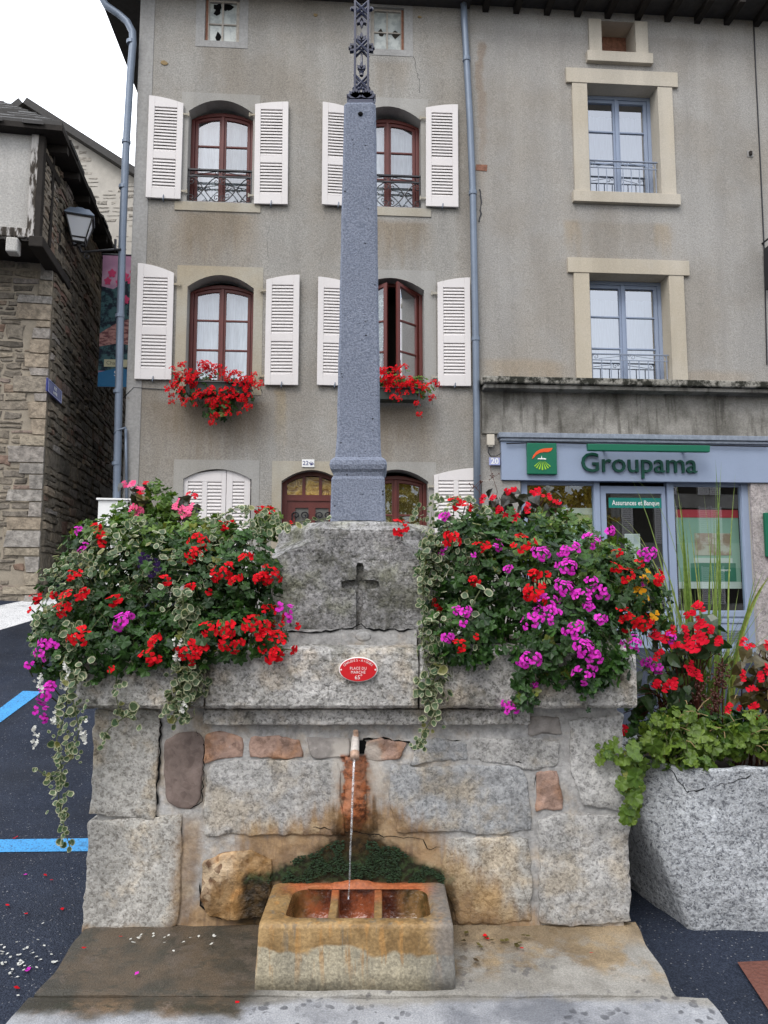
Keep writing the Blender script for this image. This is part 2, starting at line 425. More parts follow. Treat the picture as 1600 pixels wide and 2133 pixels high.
M['bluepaint'] = roadpaint('blue road paint', (.06, .29, .60), (.04, .10, .19))
M['whitepaint'] = roadpaint('white road paint', (.62, .62, .62), (.22, .22, .23))
M['paving'] = granite('grey paving', (.30, .29, .28), (.14, .135, .13), (.7, 1.2), 40)
# fountain stones
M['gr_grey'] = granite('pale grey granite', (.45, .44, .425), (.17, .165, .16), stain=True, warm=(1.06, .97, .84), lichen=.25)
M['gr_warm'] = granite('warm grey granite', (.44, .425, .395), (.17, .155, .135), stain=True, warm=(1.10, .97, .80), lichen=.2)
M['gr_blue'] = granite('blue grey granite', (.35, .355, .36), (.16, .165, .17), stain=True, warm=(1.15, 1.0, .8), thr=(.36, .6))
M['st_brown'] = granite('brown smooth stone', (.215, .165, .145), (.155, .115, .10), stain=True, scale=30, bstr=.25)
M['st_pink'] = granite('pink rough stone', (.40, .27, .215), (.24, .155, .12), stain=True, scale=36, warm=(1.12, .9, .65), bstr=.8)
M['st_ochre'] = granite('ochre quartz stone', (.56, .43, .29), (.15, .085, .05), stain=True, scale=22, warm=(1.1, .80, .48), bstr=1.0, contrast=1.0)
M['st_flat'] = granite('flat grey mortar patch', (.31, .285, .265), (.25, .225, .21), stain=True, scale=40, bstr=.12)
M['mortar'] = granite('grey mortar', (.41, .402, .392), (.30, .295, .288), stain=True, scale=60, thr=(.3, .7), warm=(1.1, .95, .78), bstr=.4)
M['ledge'] = granite('lichened granite ledge', (.47, .455, .435), (.12, .115, .105), (.72, 1.18), 85, (.42, .58), warm=(1.03, .93, .80), lichen=.6, bstr=.9)
M['pedestal'] = granite('weathered grey stone', (.37, .36, .355), (.085, .085, .08), (.66, 1.14), 95, (.36, .54), warm=(.93, .95, .78), lichen=.8, bstr=1.0)
M['planter'] = granite('blue white granite', (.50, .52, .545), (.17, .18, .20), (.82, 1.1), 100, bstr=1.0, contrast=1.0)
def lava():
    t = NT('blue grey lava stone')
    v = t.n('ShaderNodeTexVoronoi', {'Vector': t.pos, 'Scale': 26.0}).outputs['Distance']
    pit = t.mr(v, .10, .17)
    n1 = t.noise(110, 3, .6)
    col = t.mix(t.mr(n1, .3, .7), (.135, .155, .205), (.245, .270, .335))
    col = t.mul(col, t.val(t.noise(3, 4), .85, 1.15))
    big = t.mr(t.noise(15, 2), .52, .60)
    pitm = t.math('MULTIPLY', t.math('SUBTRACT', 1.0, pit), big)
    col = t.mix(t.math('MULTIPLY', pitm, .85), col, (.030, .030, .035))
    return t.done(col, .9, .15, t.math('SUBTRACT', t.math('MULTIPLY', n1, .8), pitm), .8, .010)
M['lava'] = lava()
def apron():
    t = NT('wet mineral stained slab')
    x, y, z = t.sep()
    nb = t.math('SUBTRACT', t.noise(2.6, 6, .62), .5); nf = t.noise(150, 3)
    base = t.mix(t.mr(t.noise(3.2, 6, .66), .35, .65), (.20, .188, .165), (.33, .315, .285))
    spv = t.n('ShaderNodeVectorMath', {0: t.scaled(1, .8, 1), 1: t.n('ShaderNodeVectorMath', {0: t.n('ShaderNodeTexNoise', {'Vector': t.pos, 'Scale': 22.0}).outputs[1], 3: .04}, operation='SCALE').outputs[0]}, operation='ADD').outputs[0]
    spot = t.n('ShaderNodeTexVoronoi', {'Vector': spv, 'Scale': 21.0, 'Randomness': 1.0})
    spm = t.math('MULTIPLY', t.mr(t.math('ADD', spot.outputs['Distance'], t.math('MULTIPLY', t.math('SUBTRACT', t.noise(8, 3), .5), .6)), .34, .22), t.mr(t.noise(3.5, 3), .46, .58))
    base = t.mix(t.math('MULTIPLY', spm, .7), base, (.09, .085, .085))
    # brown wet film left of the basin
    nw = t.math('SUBTRACT', t.noise(1.7, 5, .62), .5)
    lx = t.math('ADD', x, t.math('ADD', t.math('MULTIPLY', nb, .25), t.math('MULTIPLY', nw, .7)))
    ly = t.math('ADD', y, t.math('ADD', t.math('MULTIPLY', nb, .15), t.math('MULTIPLY', nw, .35)))
    wl = t.math('MULTIPLY', t.mr(lx, -.42, -.54), t.mr(ly, 2.80, 2.93))
    wcol = t.mix(t.mr(t.noise(3.6, 6, .68), .40, .6), (.030, .027, .018), (.14, .090, .050))
    wcol = t.mix(t.math('MULTIPLY', t.mr(t.noise(6, 5, .7), .52, .62), .8), wcol, (.17, .125, .095))
    wcol = t.mix(t.math('MULTIPLY', t.mr(t.noise(9, 5, .7, t.scaled(1, 1.8, 1)), .56, .64), .8), wcol, (.018, .020, .010))
    col = t.mix(t.math('MULTIPLY', wl, .93), base, wcol)
    # ochre crust along the wall
    oc = t.math('MULTIPLY', t.mr(ly, 3.30, 3.42), .8)
    oc2 = t.math('MULTIPLY', t.math('MULTIPLY', t.mr(t.noise(2.6, 5, .62), .44, .54), t.mr(ly, 3.10, 3.24)), .8)
    col = t.mix(t.math('MULTIPLY', t.math('MAXIMUM', oc, oc2), t.mr(wl, 1.0, .3)), col, t.mix(t.mr(t.noise(5, 4, .6), .4, .6), (.17, .115, .055), (.30, .215, .115)))
    # cool grey front strip
    fr = t.math('MULTIPLY', t.mr(ly, 3.04, 2.96), t.mr(wl, 1.0, .25))
    col = t.mix(t.math('MULTIPLY', fr, .70), col, t.mix(t.mr(t.noise(2.2, 6, .68), .38, .62), (.12, .135, .17), (.35, .365, .40)))
    col = t.mix(t.math('MULTIPLY', t.math('MULTIPLY', spm, fr), .7), col, (.05, .05, .055))
    wet2 = t.math('MULTIPLY', t.mr(ly, 2.96, 3.0), t.mr(lx, -.30, -.40))
    col = t.mix(t.math('MULTIPLY', wet2, .6), col, (.06, .055, .045))
    col = t.mul(col, t.val(t.mr(nf, .3, .7), .8, 1.2))
    rough = t.mr(wl, 0, 1, .62, .28, False)
    return t.done(col, rough, .35, t.math('ADD', nf, t.noise(12, 4)), .45, .010)
M['apron'] = apron()
def basin():
    t = NT('ochre crusted basin stone')
    x, y, z = t.sep()
    nb = t.math('SUBTRACT', t.noise(6, 4, .6), .5)
    sk = t.math('SUBTRACT', t.noise(3, 4, .6, t.scaled(8, 8, 1)), .5)
    nf = t.noise(70, 3)
    grey = t.mix(t.mr(t.noise(5, 4, .65), .35, .65), (.27, .245, .185), (.38, .335, .24))
    grey = t.mul(grey, t.val(t.mr(t.noise(120, 2), .3, .7), .78, 1.15))
    och = t.mix(t.mr(t.noise(9, 4, .65), .35, .65), (.19, .115, .045), (.33, .215, .095))
    lim = t.math('ADD', z, t.math('ADD', t.math('MULTIPLY', t.math('SUBTRACT', t.noise(3.0, 3, .5), .5), .16), t.math('MULTIPLY', nb, .05)))
    lim = t.math('ADD', lim, t.math('MULTIPLY', x, .035))
    top = t.mr(lim, .192, .206)
    col = t.mix(top, grey, och)
    dr = t.math('MULTIPLY', t.mr(sk, .05, .13), t.mr(z, .05, .24))
    col = t.mix(t.math('MULTIPLY', dr, .65), col, (.36, .19, .06))
    dr2 = t.math('MULTIPLY', t.mr(t.noise(2.6, 4, .6, t.scaled(7, 7, .8)), .56, .64), .6)
    col = t.mix(dr2, col, (.13, .12, .095))
    side = t.math('MULTIPLY', t.mr(t.math('ADD', x, t.math('MULTIPLY', nb, .2)), .17, .24), .75)
    col = t.mix(side, col, (.16, .16, .16))
    back = t.math('MULTIPLY', t.mr(t.math('ADD', y, t.math('MULTIPLY', nb, .2)), 3.30, 3.46), t.mr(t.math('ABSOLUTE', t.math('ADD', x, .12)), .38, .25))
    col = t.mix(t.math('MULTIPLY', back, .9), col, (.36, .095, .035))
    col = t.mul(col, t.val(t.mr(nf, .3, .7), .8, 1.2))
    return t.done(col, .55, .35, t.math('ADD', nf, t.noise(16, 4)), .5, .008)
M['basin'] = basin()
def basin_in():
    t = NT('wet rust lining')
    x, y, z = t.sep()
    n = t.noise(8, 4, .65)
    col = t.mix(t.mr(n, .36, .62), (.055, .015, .009), (.27, .072, .026))
    a = t.mr(t.math('ABSOLUTE', t.math('ADD', t.math('ADD', x, .13), t.math('MULTIPLY', t.math('SUBTRACT', n, .5), .2))), .13, .24)
    col = t.mix(t.math('MULTIPLY', a, .8), col, t.mix(t.mr(t.noise(12, 3), .4, .6), (.055, .045, .014), (.22, .13, .05)))
    return t.done(col, .18, .6, t.noise(30, 4), .8, .012)
M['basin_in'] = basin_in()
def water():
    t = NT('thin clear water')
    bmp = t.n('ShaderNodeBump', {'Height': t.noise(46, 2), 'Strength': .7, 'Distance': .008}).outputs[0]
    gl = t.n('ShaderNodeBsdfGlossy', {'Color': (1, 1, 1, 1), 'Roughness': .05, 'Normal': bmp})
    df = t.n('ShaderNodeBsdfDiffuse', {'Color': (.75, .78, .82, 1)})
    tr = t.n('ShaderNodeBsdfTransparent', {'Color': (.96, .97, .98, 1)})
    m1 = t.n('ShaderNodeMixShader', {0: t.mr(t.noise(60, 2), .45, .62, .04, .26), 1: tr.outputs[0], 2: df.outputs[0]})
    m2 = t.n('ShaderNodeMixShader', {0: .25, 1: m1.outputs[0], 2: gl.outputs[0]})
    t.t.links.new(m2.outputs[0], t.out.inputs[0])
    return t.m
M['water'] = water()
M['moss'] = plain('wet moss', (.012, .030, .010), .6, .3, .5, 60)
M['copper'] = plain('limed copper', (.45, .30, .22), .6, .4, .3, 30)
M['lime_crust'] = plain('lime crust', (.55, .50, .46), .8, .3, .25, 30)
M['soil'] = plain('potting soil', (.022, .016, .011), .95, .1, .4, 40)
M['blueiron'] = plain('dark blue painted iron', (.012, .018, .055), .3, .5, .2, 12)
# plants
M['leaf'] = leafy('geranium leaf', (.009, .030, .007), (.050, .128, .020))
M['leaf_bright'] = leafy('fresh geranium leaf', (.030, .080, .010), (.135, .225, .030))
M['leaf_scent'] = leafy('scented geranium leaf', (.045, .098, .012), (.175, .255, .034))
M['leaf_dk'] = leafy('dark begonia leaf', (.020, .018, .014), (.045, .048, .030), .3, .5)
M['leaf_beg'] = leafy('green begonia leaf', (.018, .045, .016), (.055, .095, .03), .3, .5)
M['leaf_bronze'] = leafy('bronze leaf', (.05, .03, .015), (.11, .10, .03), .4, .4)
M['var_in'] = leafy('variegated leaf heart', (.040, .080, .032), (.105, .150, .070))
M['var_rim'] = leafy('variegated leaf edge', (.26, .28, .17), (.50, .50, .35), .5, .3, .3)
M['stem'] = plain('green stem', (.07, .085, .03), .6, .3, .3, 20)
M['redstem'] = plain('red brown stem', (.075, .022, .014), .5, .3, .3, 20)
M['drystem'] = plain('dry straw', (.28, .20, .10), .8, .2, .3, 20)
def petal(name, a, b, trans=.25): return leafy(name, a, b, .75, .10, trans, False)
M['p_red'] = petal('scarlet petal', (.52, .004, .011), (.76, .009, .020))
M['p_red2'] = petal('scarlet petal throat', (.38, .004, .008), (.5, .01, .012))
M['p_mag'] = petal('magenta petal', (.56, .018, .42), (.76, .055, .58))
M['p_mag2'] = petal('magenta petal throat', (.28, .008, .16), (.40, .02, .26))
M['p_pink'] = petal('pink petal', (.72, .055, .18), (.85, .15, .30))
M['p_beg'] = petal('begonia red petal', (.46, .004, .015), (.70, .009, .032))
M['p_gold'] = petal('golden petal', (.75, .30, .01), (.85, .45, .03))
M['p_white'] = petal('white bract', (.55, .55, .5), (.75, .75, .7))
M['p_dkpurple'] = petal('purple petal', (.018, .010, .045), (.04, .016, .08))
M['grass'] = leafy('grass blade', (.13, .21, .045), (.30, .38, .12), .5, .3, .3)
# ------------------------------------------------------------------ text
def text_geo(s, size, spacing=1.0, offset=0.0):
    c = bpy.data.curves.new('lettering', 'FONT'); c.body = s; c.size = size; c.space_character = spacing; c.offset = offset
    c.align_x = 'CENTER'; c.align_y = 'CENTER'; c.resolution_u = 3
    o = bpy.data.objects.new('lettering', c); COL.objects.link(o)
    dg = bpy.context.evaluated_depsgraph_get()
    me = bpy.data.meshes.new_from_object(o.evaluated_get(dg))
    vs = [v.co.copy() for v in me.vertices]; fs = [tuple(p.vertices) for p in me.polygons]
    bpy.data.objects.remove(o); bpy.data.curves.remove(c); bpy.data.meshes.remove(me)
    return vs, fs

def put_text(mb, s, size, u, z, w, spacing=1.0, offset=0.0, sx=1.0, th=.004, rot=0.0, fit=None):
    vs, fs = text_geo(s, size, spacing, offset)
    if not vs: return
    if fit:
        xs = [v.x for v in vs]; sx = fit / (max(xs) - min(xs)); mid = (max(xs) + min(xs)) / 2
        for v in vs: v.x -= mid
    ca, sa = math.cos(rot), math.sin(rot)
    pts = [(u + (v.x*sx)*ca - v.y*sa, z + (v.x*sx)*sa + v.y*ca) for v in vs]
    mb.add([(a, w, b) for a, b in pts] , fs)
    if th:                                            # sides, so the letters have thickness
        from collections import Counter
        cnt = Counter(); 
        for f in fs:
            for i in range(len(f)):
                a, b = f[i], f[(i+1) % len(f)]; cnt[(min(a, b), max(a, b))] += 1
        n = len(pts)
        mb.add([(a, w, b) for a, b in pts] + [(a, w+th, b) for a, b in pts], [(a, b, b+n, a+n) for (a, b), c in cnt.items() if c == 1])

# ------------------------------------------------------------------ street ground
def ground():
    mb = MB()
    xs = [-60, -40, -25, -15] + [-10 + .5*i for i in range(41)] + [15, 25, 40, 60]
    ys = [-60, -40, -25, -12, -6, -2] + [0 + .25*i for i in range(57)] + [16, 20, 30, 60, 120]
    n = len(xs)
    mb.add([(x, y, gz(x, y)) for y in ys for x in xs], [(j*n+i, j*n+i+1, (j+1)*n+i+1, (j+1)*n+i) for j in range(len(ys)-1) for i in range(n-1)])
    return mb
tag(ground().build('road', M['asphalt'], smooth=True), kind='structure')

def ground_patch(pix, name, mat, lift=.004, nu=8, nv=6, thick=0):
    a, b, c, d = [G(*p) for p in pix]
    mb = MB(); vs = []
    for j in range(nv+1):
        for i in range(nu+1):
            s, t = i/nu, j/nv
            p = (a*(1-s) + b*s)*(1-t) + (d*(1-s) + c*s)*t
            vs.append((p.x, p.y, gz(p.x, p.y) + lift))
    mb.add(vs, [(j*(nu+1)+i, j*(nu+1)+i+1, (j+1)*(nu+1)+i+1, (j+1)*(nu+1)+i) for j in range(nv) for i in range(nu)])
    o = mb.build(name, mat, fix=False)
    return tag(o, kind='structure')
ground_patch([(-160, 1778), (215, 1774), (215, 1747), (-160, 1752)], 'road_marking', M['bluepaint'])
ground_patch([(-120, 1566), (0, 1506), (88, 1441), (48, 1440)][::1], 'road_marking', M['bluepaint'])
ground_patch([(-160, 1362), (130, 1275), (130, 1236), (-160, 1300)], 'road_marking', M['whitepaint'])
ground_patch([(14, 1244), (40, 1243), (43, 1238), (20, 1239)], 'road_marking', M['bluepaint'], nu=2, nv=2)
ground_patch([(-300, 1240), (330, 1218), (330, 1188), (-300, 1205)], 'pavement', M['paving'], .05)

# ------------------------------------------------------------------ window parts
def arch(u0, u1, zb, zs, zc, n=12):
    l = [(u0, zb), (u1, zb)]
    um, hw = (u0+u1)/2, (u1-u0)/2
    for i in range(n+1):
        u = u1 - (u1-u0)*i/n
        l.append((u, zs + (zc-zs)*(1-((u-um)/hw)**2)))
    return l

def arch_half(u0, u1, zb, zs, zc, um, hw, n=7):       # slice of the arch between u0 and u1
    l = [(u0, zb), (u1, zb)]
    for i in range(n+1):
        u = u1 - (u1-u0)*i/n
        l.append((u, zs + (zc-zs)*(1-((u-um)/hw)**2)))
    return l

def wavy(mb, u0, u1, z0, z1, w, amp=.025, freq=26, n=26, top=None, ph=0.0):
    vs = []
    for j in range(2):
        for i in range(n+1):
            u = u0 + (u1-u0)*i/n
            vs.append((u, w + amp*math.sin(freq*u + ph) + amp*.4*math.sin(freq*2.7*u), (z0 if j == 0 else z1)))
    mb.add(vs, [(i, i+1, n+2+i, n+1+i) for i in range(n)])

def arched_window(house, u0, u1, zb, zs, zc, rows=3, mat='wood', glassm='glass', w=.20, curt='curtain', label=None):
    fr = MB(FT)
    um, hw = (u0+u1)/2, (u1-u0)/2
    b = .055
    zc = zs + (zc-zs)*.60 + .01
    fr.ring(arch(u0, u1, zb, zs, zc), arch(u0+b, u1-b, zb+.05, zs-.01, zc-b), w, w+.07)
    # two casements with rounded heads, each a frame with glazing bars
    for s in (-1, 1):
        a0, a1 = (u0+b+.004, um-.004) if s < 0 else (um+.004, u1-b-.004)
        c = .048
        o = arch_half(a0, a1, zb+.054, zs-.014, zc-b-.004, um, hw-b)
        i = arch_half(a0+c, a1-c, zb+.054+.07, zs-.014-c, zc-b-.004-c, um, hw-b)
        fr.ring(o, i, w+.012, w+.058)
        hgt = zs-.02 - (zb+.12)
        for k in range(1, rows):
            zz = zb+.12 + (hgt+.05)*k/rows
            fr.box(a0+c-.002, a1-c+.002, w+.016, w+.045, zz-.014, zz+.014)
    fr.box(um-.022, um+.022, w-.012, w+.02, zb+.054, zc-b-.006)
    f = fr.build('window', M[mat], house, bevel=.006)
    if label: f['label'] = label
    g = MB(FT)
    for s in (-1, 1):
        a0, a1 = (u0+b+.03, um-.03) if s < 0 else (um+.03, u1-b-.03)
        l = arch_half(a0, a1, zb+.1, zs-.04, zc-b-.03, um, hw-b)
        g.add([(u, w+.034, z) for u, z in l], [list(range(len(l)))])
    g.build('pane', M[glassm], f)
    if curt:
        c = MB(FT)
        wavy(c, u0+.03, u1-.03, zb+.05, zc-.11, w+.16)
        c.build('curtain', M[curt], f, smooth=True)
    return f

def shutter(house, u0, u1, z0, zhi, zlo, hinge, w=-.055, louvres=1, holes=True, split=.47, mat='shutter'):
    """one louvred leaf; hinge = -1/1 side of the window; zhi at the outer stile, zlo at the hinge stile"""
    hp = u0 if hinge > 0 else u1
    hp = u1 if hinge > 0 else u0
    swing = rad(R.uniform(.6, 3.2)) if w < 0 else 0; hang = rad(R.uniform(-.35, .35)) if w < 0 else 0
    ST_ = FT @ Matrix.Translation((hp, 0, z0)) @ Matrix.Rotation(swing*(1 if hinge > 0 else -1), 4, 'Z') @ Matrix.Rotation(hang, 4, 'Y') @ Matrix.Translation((-hp, 0, -z0))
    mb = MB(ST_); t = .034; sw = .085 if louvres == 1 else .062
    zl, zr = (zlo, zhi) if hinge < 0 else (zhi, zlo)  # heights at u0 / u1
    def top(u):
        s = (u-u0)/(u1-u0); s2 = s if hinge < 0 else 1-s      # 0 at hinge .. 1 outer
        return zlo + (zhi-zlo)*(1-(1-s2)**1.8)
    zmin = min(zl, zr)
    tr = .17
    zt = zmin - tr*.45
    mid = z0 + (zt-z0)*split
    # stiles
    mb.prism([(u0, z0), (u0+sw, z0), (u0+sw, top(u0+sw)), (u0+sw*.5, top(u0+sw*.5)), (u0, top(u0))], w, w+t)
    mb.prism([(u1-sw, z0), (u1, z0), (u1, top(u1)), (u1-sw*.5, top(u1-sw*.5)), (u1-sw, top(u1-sw))], w, w+t)
    # head rail with its curved top
    n = 6
    lo = [(u0+sw + (u1-u0-2*sw)*i/n, zt) for i in range(n+1)]
    hi = [(u, top(u)) for u, _ in reversed(lo)]
    mb.prism(lo + hi, w+.001, w+t-.001)
    mb.box(u0+sw, u1-sw, w+.001, w+t-.001, z0, z0+.15)
    mb.box(u0+sw, u1-sw, w+.001, w+t-.001, mid-.055, mid+.055)
    cols = [(u0+sw, u1-sw)]
    if louvres == 2:
        m = (u0+u1)/2
        mb.box(m-.035, m+.035, w+.001, w+t-.001, z0+.15, zt)
        cols = [(u0+sw, m-.035), (m+.035, u1-sw)]
    for a, b in cols:
        for zz0, zz1 in ((z0+.15, mid-.055), (mid+.055, zt)):
            k = max(3, int((zz1-zz0)/.047)); st = (zz1-zz0)/k
            for i in range(k):
                z = zz0 + st*(i+.5)
                h = st*.54; q = .017
                j = R.uniform(-.002, .002)
                mb.add([(a, w+.004, z-h+j), (b, w+.004, z-h), (b, w+t-.004, z+h*.55), (a, w+t-.004, z+h*.55+j),
                        (a, w+.004, z-h+q+j), (b, w+.004, z-h+q), (b, w+t-.004, z+h*.55+q), (a, w+t-.004, z+h*.55+q+j)],
                       [(0,3,2,1),(4,5,6,7),(0,1,5,4),(1,2,6,5),(2,3,7,6),(3,0,4,7)])
    o = mb.build('shutter', M[mat], house, bevel=.003, seg=1)
    ue = u0 if hinge < 0 else u1
    sgn = -1 if hinge < 0 else 1
    for zz in (z0+.13, zmin-.16):
        h = MB(ST_)
        h.box(ue - sgn*.03, ue + sgn*.085, w+t*.3, w+t*.3+.014, zz-.014, zz+.014)
        h.tube([(ue+sgn*.08, w+t*.3+.007, zz-.03), (ue+sgn*.08, w+t*.3+.007, zz+.03)], .012)
        h.build('hinge', M['surround'], o)
    s = MB(ST_)
    um = (u0+u1)/2
    s.tube([(um, w+t+.02, z0-.03), (um, w-.012, z0-.025), (um+.01, w-.016, z0+.04)], .008, 5)
    s.build('holdback', M['zinc'], o)
    return o

def scroll(c, r, a0, turns, sgn=1, n=22, k=.82):
    out = []
    for i in range(n+1):
        s = i/n; a = a0 + sgn*turns*2*math.pi*s; q = r*(1-k*s)
        out.append((c[0] + q*math.cos(a), c[1] + q*math.sin(a)))
    return out

def scroll_rail(house, u0, u1, z0, z1, w=.05):
    mb = MB(FT); T = lambda pts, r=.0065: mb.tube([(u, w, z) for u, z in pts], r, 5)
    H = z1-z0; L = u1-u0; um = (u0+u1)/2
    mb.box(u0-.02, u1+.02, w-.02, w+.02, z1-.022, z1)
    mb.box(u0, u1, w-.011, w+.011, z1-.20*H-.012, z1-.20*H+.008)
    mb.box(u0, u1, w-.009, w+.009, z0, z0+.012)
    for u in (u0+.012, u1-.012): mb.box(u-.009, u+.009, w-.009, w+.009, z0, z1)
    zb = z1-.20*H
    T([(u0+.05, zb+.01), (um-.06, z1-.03)]); T([(u1-.05, zb+.01), (um+.06, z1-.03)])
    for c, s in ((um-.04, 1), (um+.04, -1), (u0+.055, -1), (u1-.055, 1)):
        T(scroll((c, z1-.10*H), .042, 0 if s > 0 else math.pi, 1.3, s))
    q = L/2
    for k in (0, 1):
        a = u0 + k*q; b = a + q; m = (a+b)/2
        n = 18
        for sg in (1, -1):
            pts = []
            for i in range(n+1):
                s = i/n
                uu = m + sg*(-.43*q + .86*q*s)
                zz = z0+.05*H + (zb-z0-.08*H)*(.5-.5*math.cos(math.pi*s))
                pts.append((uu, zz))
            T(pts, .008)
            T(scroll((m+sg*.39*q, zb-.16*H), .055*H*2, math.pi/2, 1.2, -sg), .006)
            T(scroll((m-sg*.39*q, z0+.16*H), .055*H*2, -math.pi/2, 1.2, -sg), .006)
            T(scroll((m+sg*.10*q, z0+.40*H), .045*H*2, 0 if sg > 0 else math.pi, 1.1, sg), .006)
    return mb.build('window_rail', M['iron'], house)

def bar_rail(house, u0, u1, z0, z1, w=.06):
    mb = MB(FT); T = lambda pts, r=.005: mb.tube([(u, w, z) for u, z in pts], r, 5)
    H = z1-z0; um = (u0+u1)/2
    mb.box(u0-.01, u1+.01, w-.016, w+.016, z1-.014, z1)
    zb = z1-.21*H
    mb.box(u0, u1, w-.008, w+.008, zb-.006, zb+.006)
    mb.box(u0, u1, w-.008, w+.008, z0+.03, z0+.042)
    k = 8
    for i in range(k+1):
        u = u0+.02 + (u1-u0-.04)*i/k
        mb.box(u-.006, u+.006, w-.006, w+.006, z0, z1 if i in (0, k) else zb)
    T([(u0+.12, zb+.02), (um-.1, z1-.03)]); T([(u1-.12, zb+.02), (um+.1, z1-.03)])
    for c, s in ((um-.05, 1), (um+.05, -1), (u0+.075, -1), (u1-.075, 1)):
        T(scroll((c, (z1+zb)/2), .045, 0 if s > 0 else math.pi, 1.3, s))
    return mb.build('window_rail', M['bluegrey_iron'], house)

def px_u(px, py, w=0): return FL(px, py, w)[0]
def px_z(px, py, w=0): return FL(px, py, w)[1]

# ================================================================== house with white shutters (number 22)
UL = px_u(262, 900); UR = px_u(987, 700)
ZE = px_z(640, 3) + .02                                # eaves
ZB = -.1
HA = thing('rendered_house', 'grey rendered old house with white louvred shutters and red brown joinery behind the obelisk', 'house', FT @ Vector(((UL+UR)/2, 0, .6)))

def opening(pl, pr, py_b, py_s, py_c, pm):
    u0 = px_u(pl, (py_s+py_b)/2); u1 = px_u(pr, (py_s+py_b)/2)
    return u0, u1, px_z(pm, py_b), px_z(pm, py_s), px_z(pm, py_c)
O1 = opening(391, 526, 421, 234, 209, 458)
O2 = opening(742, 877, 431, 248, 222, 810)
O3 = opening(388, 527, 800, 599, 573, 458)
O4 = opening(745, 884, 806, 603, 579, 815)
OG = opening(379, 522, 1215, 998, 977, 450)            # closed shutters on the ground floor
OD = opening(584, 712, 1330, 1003, 979, 648)           # door
OW = opening(760, 893, 1160, 1003, 978, 826)           # ground floor window
ao = []
for (l, r, b, t) in ((427, 499, 86, -40), (772, 842, 103, -25)):
    ao.append((px_u(l, 40), px_u(r, 40), px_z((l+r)/2, b), px_z((l+r)/2, t)))
holes = [arch(*o) for o in (O1, O2, O3, O4, OG, OD, OW)] + [[(a, c), (b, c), (b, d), (a, d)] for a, b, c, d in [(a, b, c, min(d, ZE-.05)) for a, b, c, d in ao]]

def house_wall(root, name, u0, u1, z0, z1, holes, mats, depth=7.0, rev=.30, revs=None):
    mb = MB(FT)
    mb.plate([(u0, z0), (u1, z0), (u1, z1), (u0, z1)], holes, 0)
    mb.cur = 1
    for i, h in enumerate(holes): mb.reveal(h, 0, (revs or {}).get(i, rev))
    mb.cur = 0
    mb.add([(u0, 0, z0), (u0, depth, z0), (u0, depth, z1), (u0, 0, z1)], [(0, 1, 2, 3)])
    mb.add([(u1, 0, z0), (u1, depth, z0), (u1, depth, z1), (u1, 0, z1)], [(3, 2, 1, 0)])
    mb.add([(u0, depth, z0), (u1, depth, z0), (u1, depth, z1), (u0, depth, z1)], [(0, 1, 2, 3)])
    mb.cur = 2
    mb.add([(u0, .75, z0), (u1, .75, z0), (u1, .75, z1), (u0, .75, z1)], [(0, 1, 2, 3)])   # dark sheet stands in for the shade of the rooms
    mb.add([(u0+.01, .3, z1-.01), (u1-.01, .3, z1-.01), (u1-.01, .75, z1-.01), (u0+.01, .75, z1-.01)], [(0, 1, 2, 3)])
    return mb.build(name, mats, root)
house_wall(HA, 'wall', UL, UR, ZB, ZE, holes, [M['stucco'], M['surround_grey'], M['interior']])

# flat lime surrounds, 4 mm proud
def surround(root, op, u0, u1, zb, zt, mat, name='window_surround', w=-.006):
    mb = MB(FT)
    a = arch(*op)
    # outer rectangle matched point by point to the arch loop
    out = []
    for (u, z) in a:
        if z <= op[2] + 1e-4: out.append((u0 if u < (op[0]+op[1])/2 else u1, zb))
        else:
            s = (u-op[0])/(op[1]-op[0])
            out.append((u0 + (u1-u0)*s, zt))
    mb.ring(out, a, w, .001)
    return mb.build(name, mat, root)
surround(HA, O1, px_u(376, 300), px_u(541, 300), px_z(455, 438), px_z(455, 195), M['surround_grey'])
surround(HA, O2, px_u(727, 300), px_u(893, 300), px_z(810, 447), px_z(810, 204), M['surround_grey'])
surround(HA, O3, px_u(367, 660), px_u(547, 660), px_z(455, 822), px_z(455, 555), M['surround'])
surround(HA, O4, px_u(727, 660), px_u(908, 660), px_z(815, 824), px_z(815, 562), M['surround_grey'])
surround(HA, OG, px_u(361, 1020), px_u(540, 1020), px_z(450, 1232), px_z(450, 958), M['surround_grey'])
surround(HA, OD, px_u(566, 1050), px_u(730, 1050), OD[2], px_z(648, 961), M['surround'], 'door_surround')
surround(HA, OW, px_u(742, 1020), px_u(909, 1020), px_z(826, 1180), px_z(826, 962), M['surround_grey'])
# sill bands of the upper windows and the smooth corner strip
mb = MB(FT); mb.box(px_u(364, 430), px_u(543, 430), -.016, .12, px_z(455, 441), px_z(455, 423)); mb.build('window_sill', M['surround'], HA, bevel=.004)
mb = MB(FT); mb.box(px_u(722, 430), px_u(898, 430), -.016, .12, px_z(810, 450), px_z(810, 433)); mb.build('window_sill', M['surround'], HA, bevel=.004)
mb = MB(FT); mb.box(UL-.012, UL+.20, -.012, .25, ZB, ZE-.01); mb.build('corner_strip', M['quoin'], HA, bevel=.006)

arched_window(HA, *O1); arched_window(HA, *O2); arched_window(HA, *O3)
arched_window(HA, *OW, rows=2, curt='goldlace', glassm='glass_dark')
scroll_rail(HA, O1[0]+.005, O1[1]-.005, O1[2]+.005, px_z(455, 350))
scroll_rail(HA, O2[0]+.005, O2[1]-.005, O2[2]+.005, px_z(815, 361))

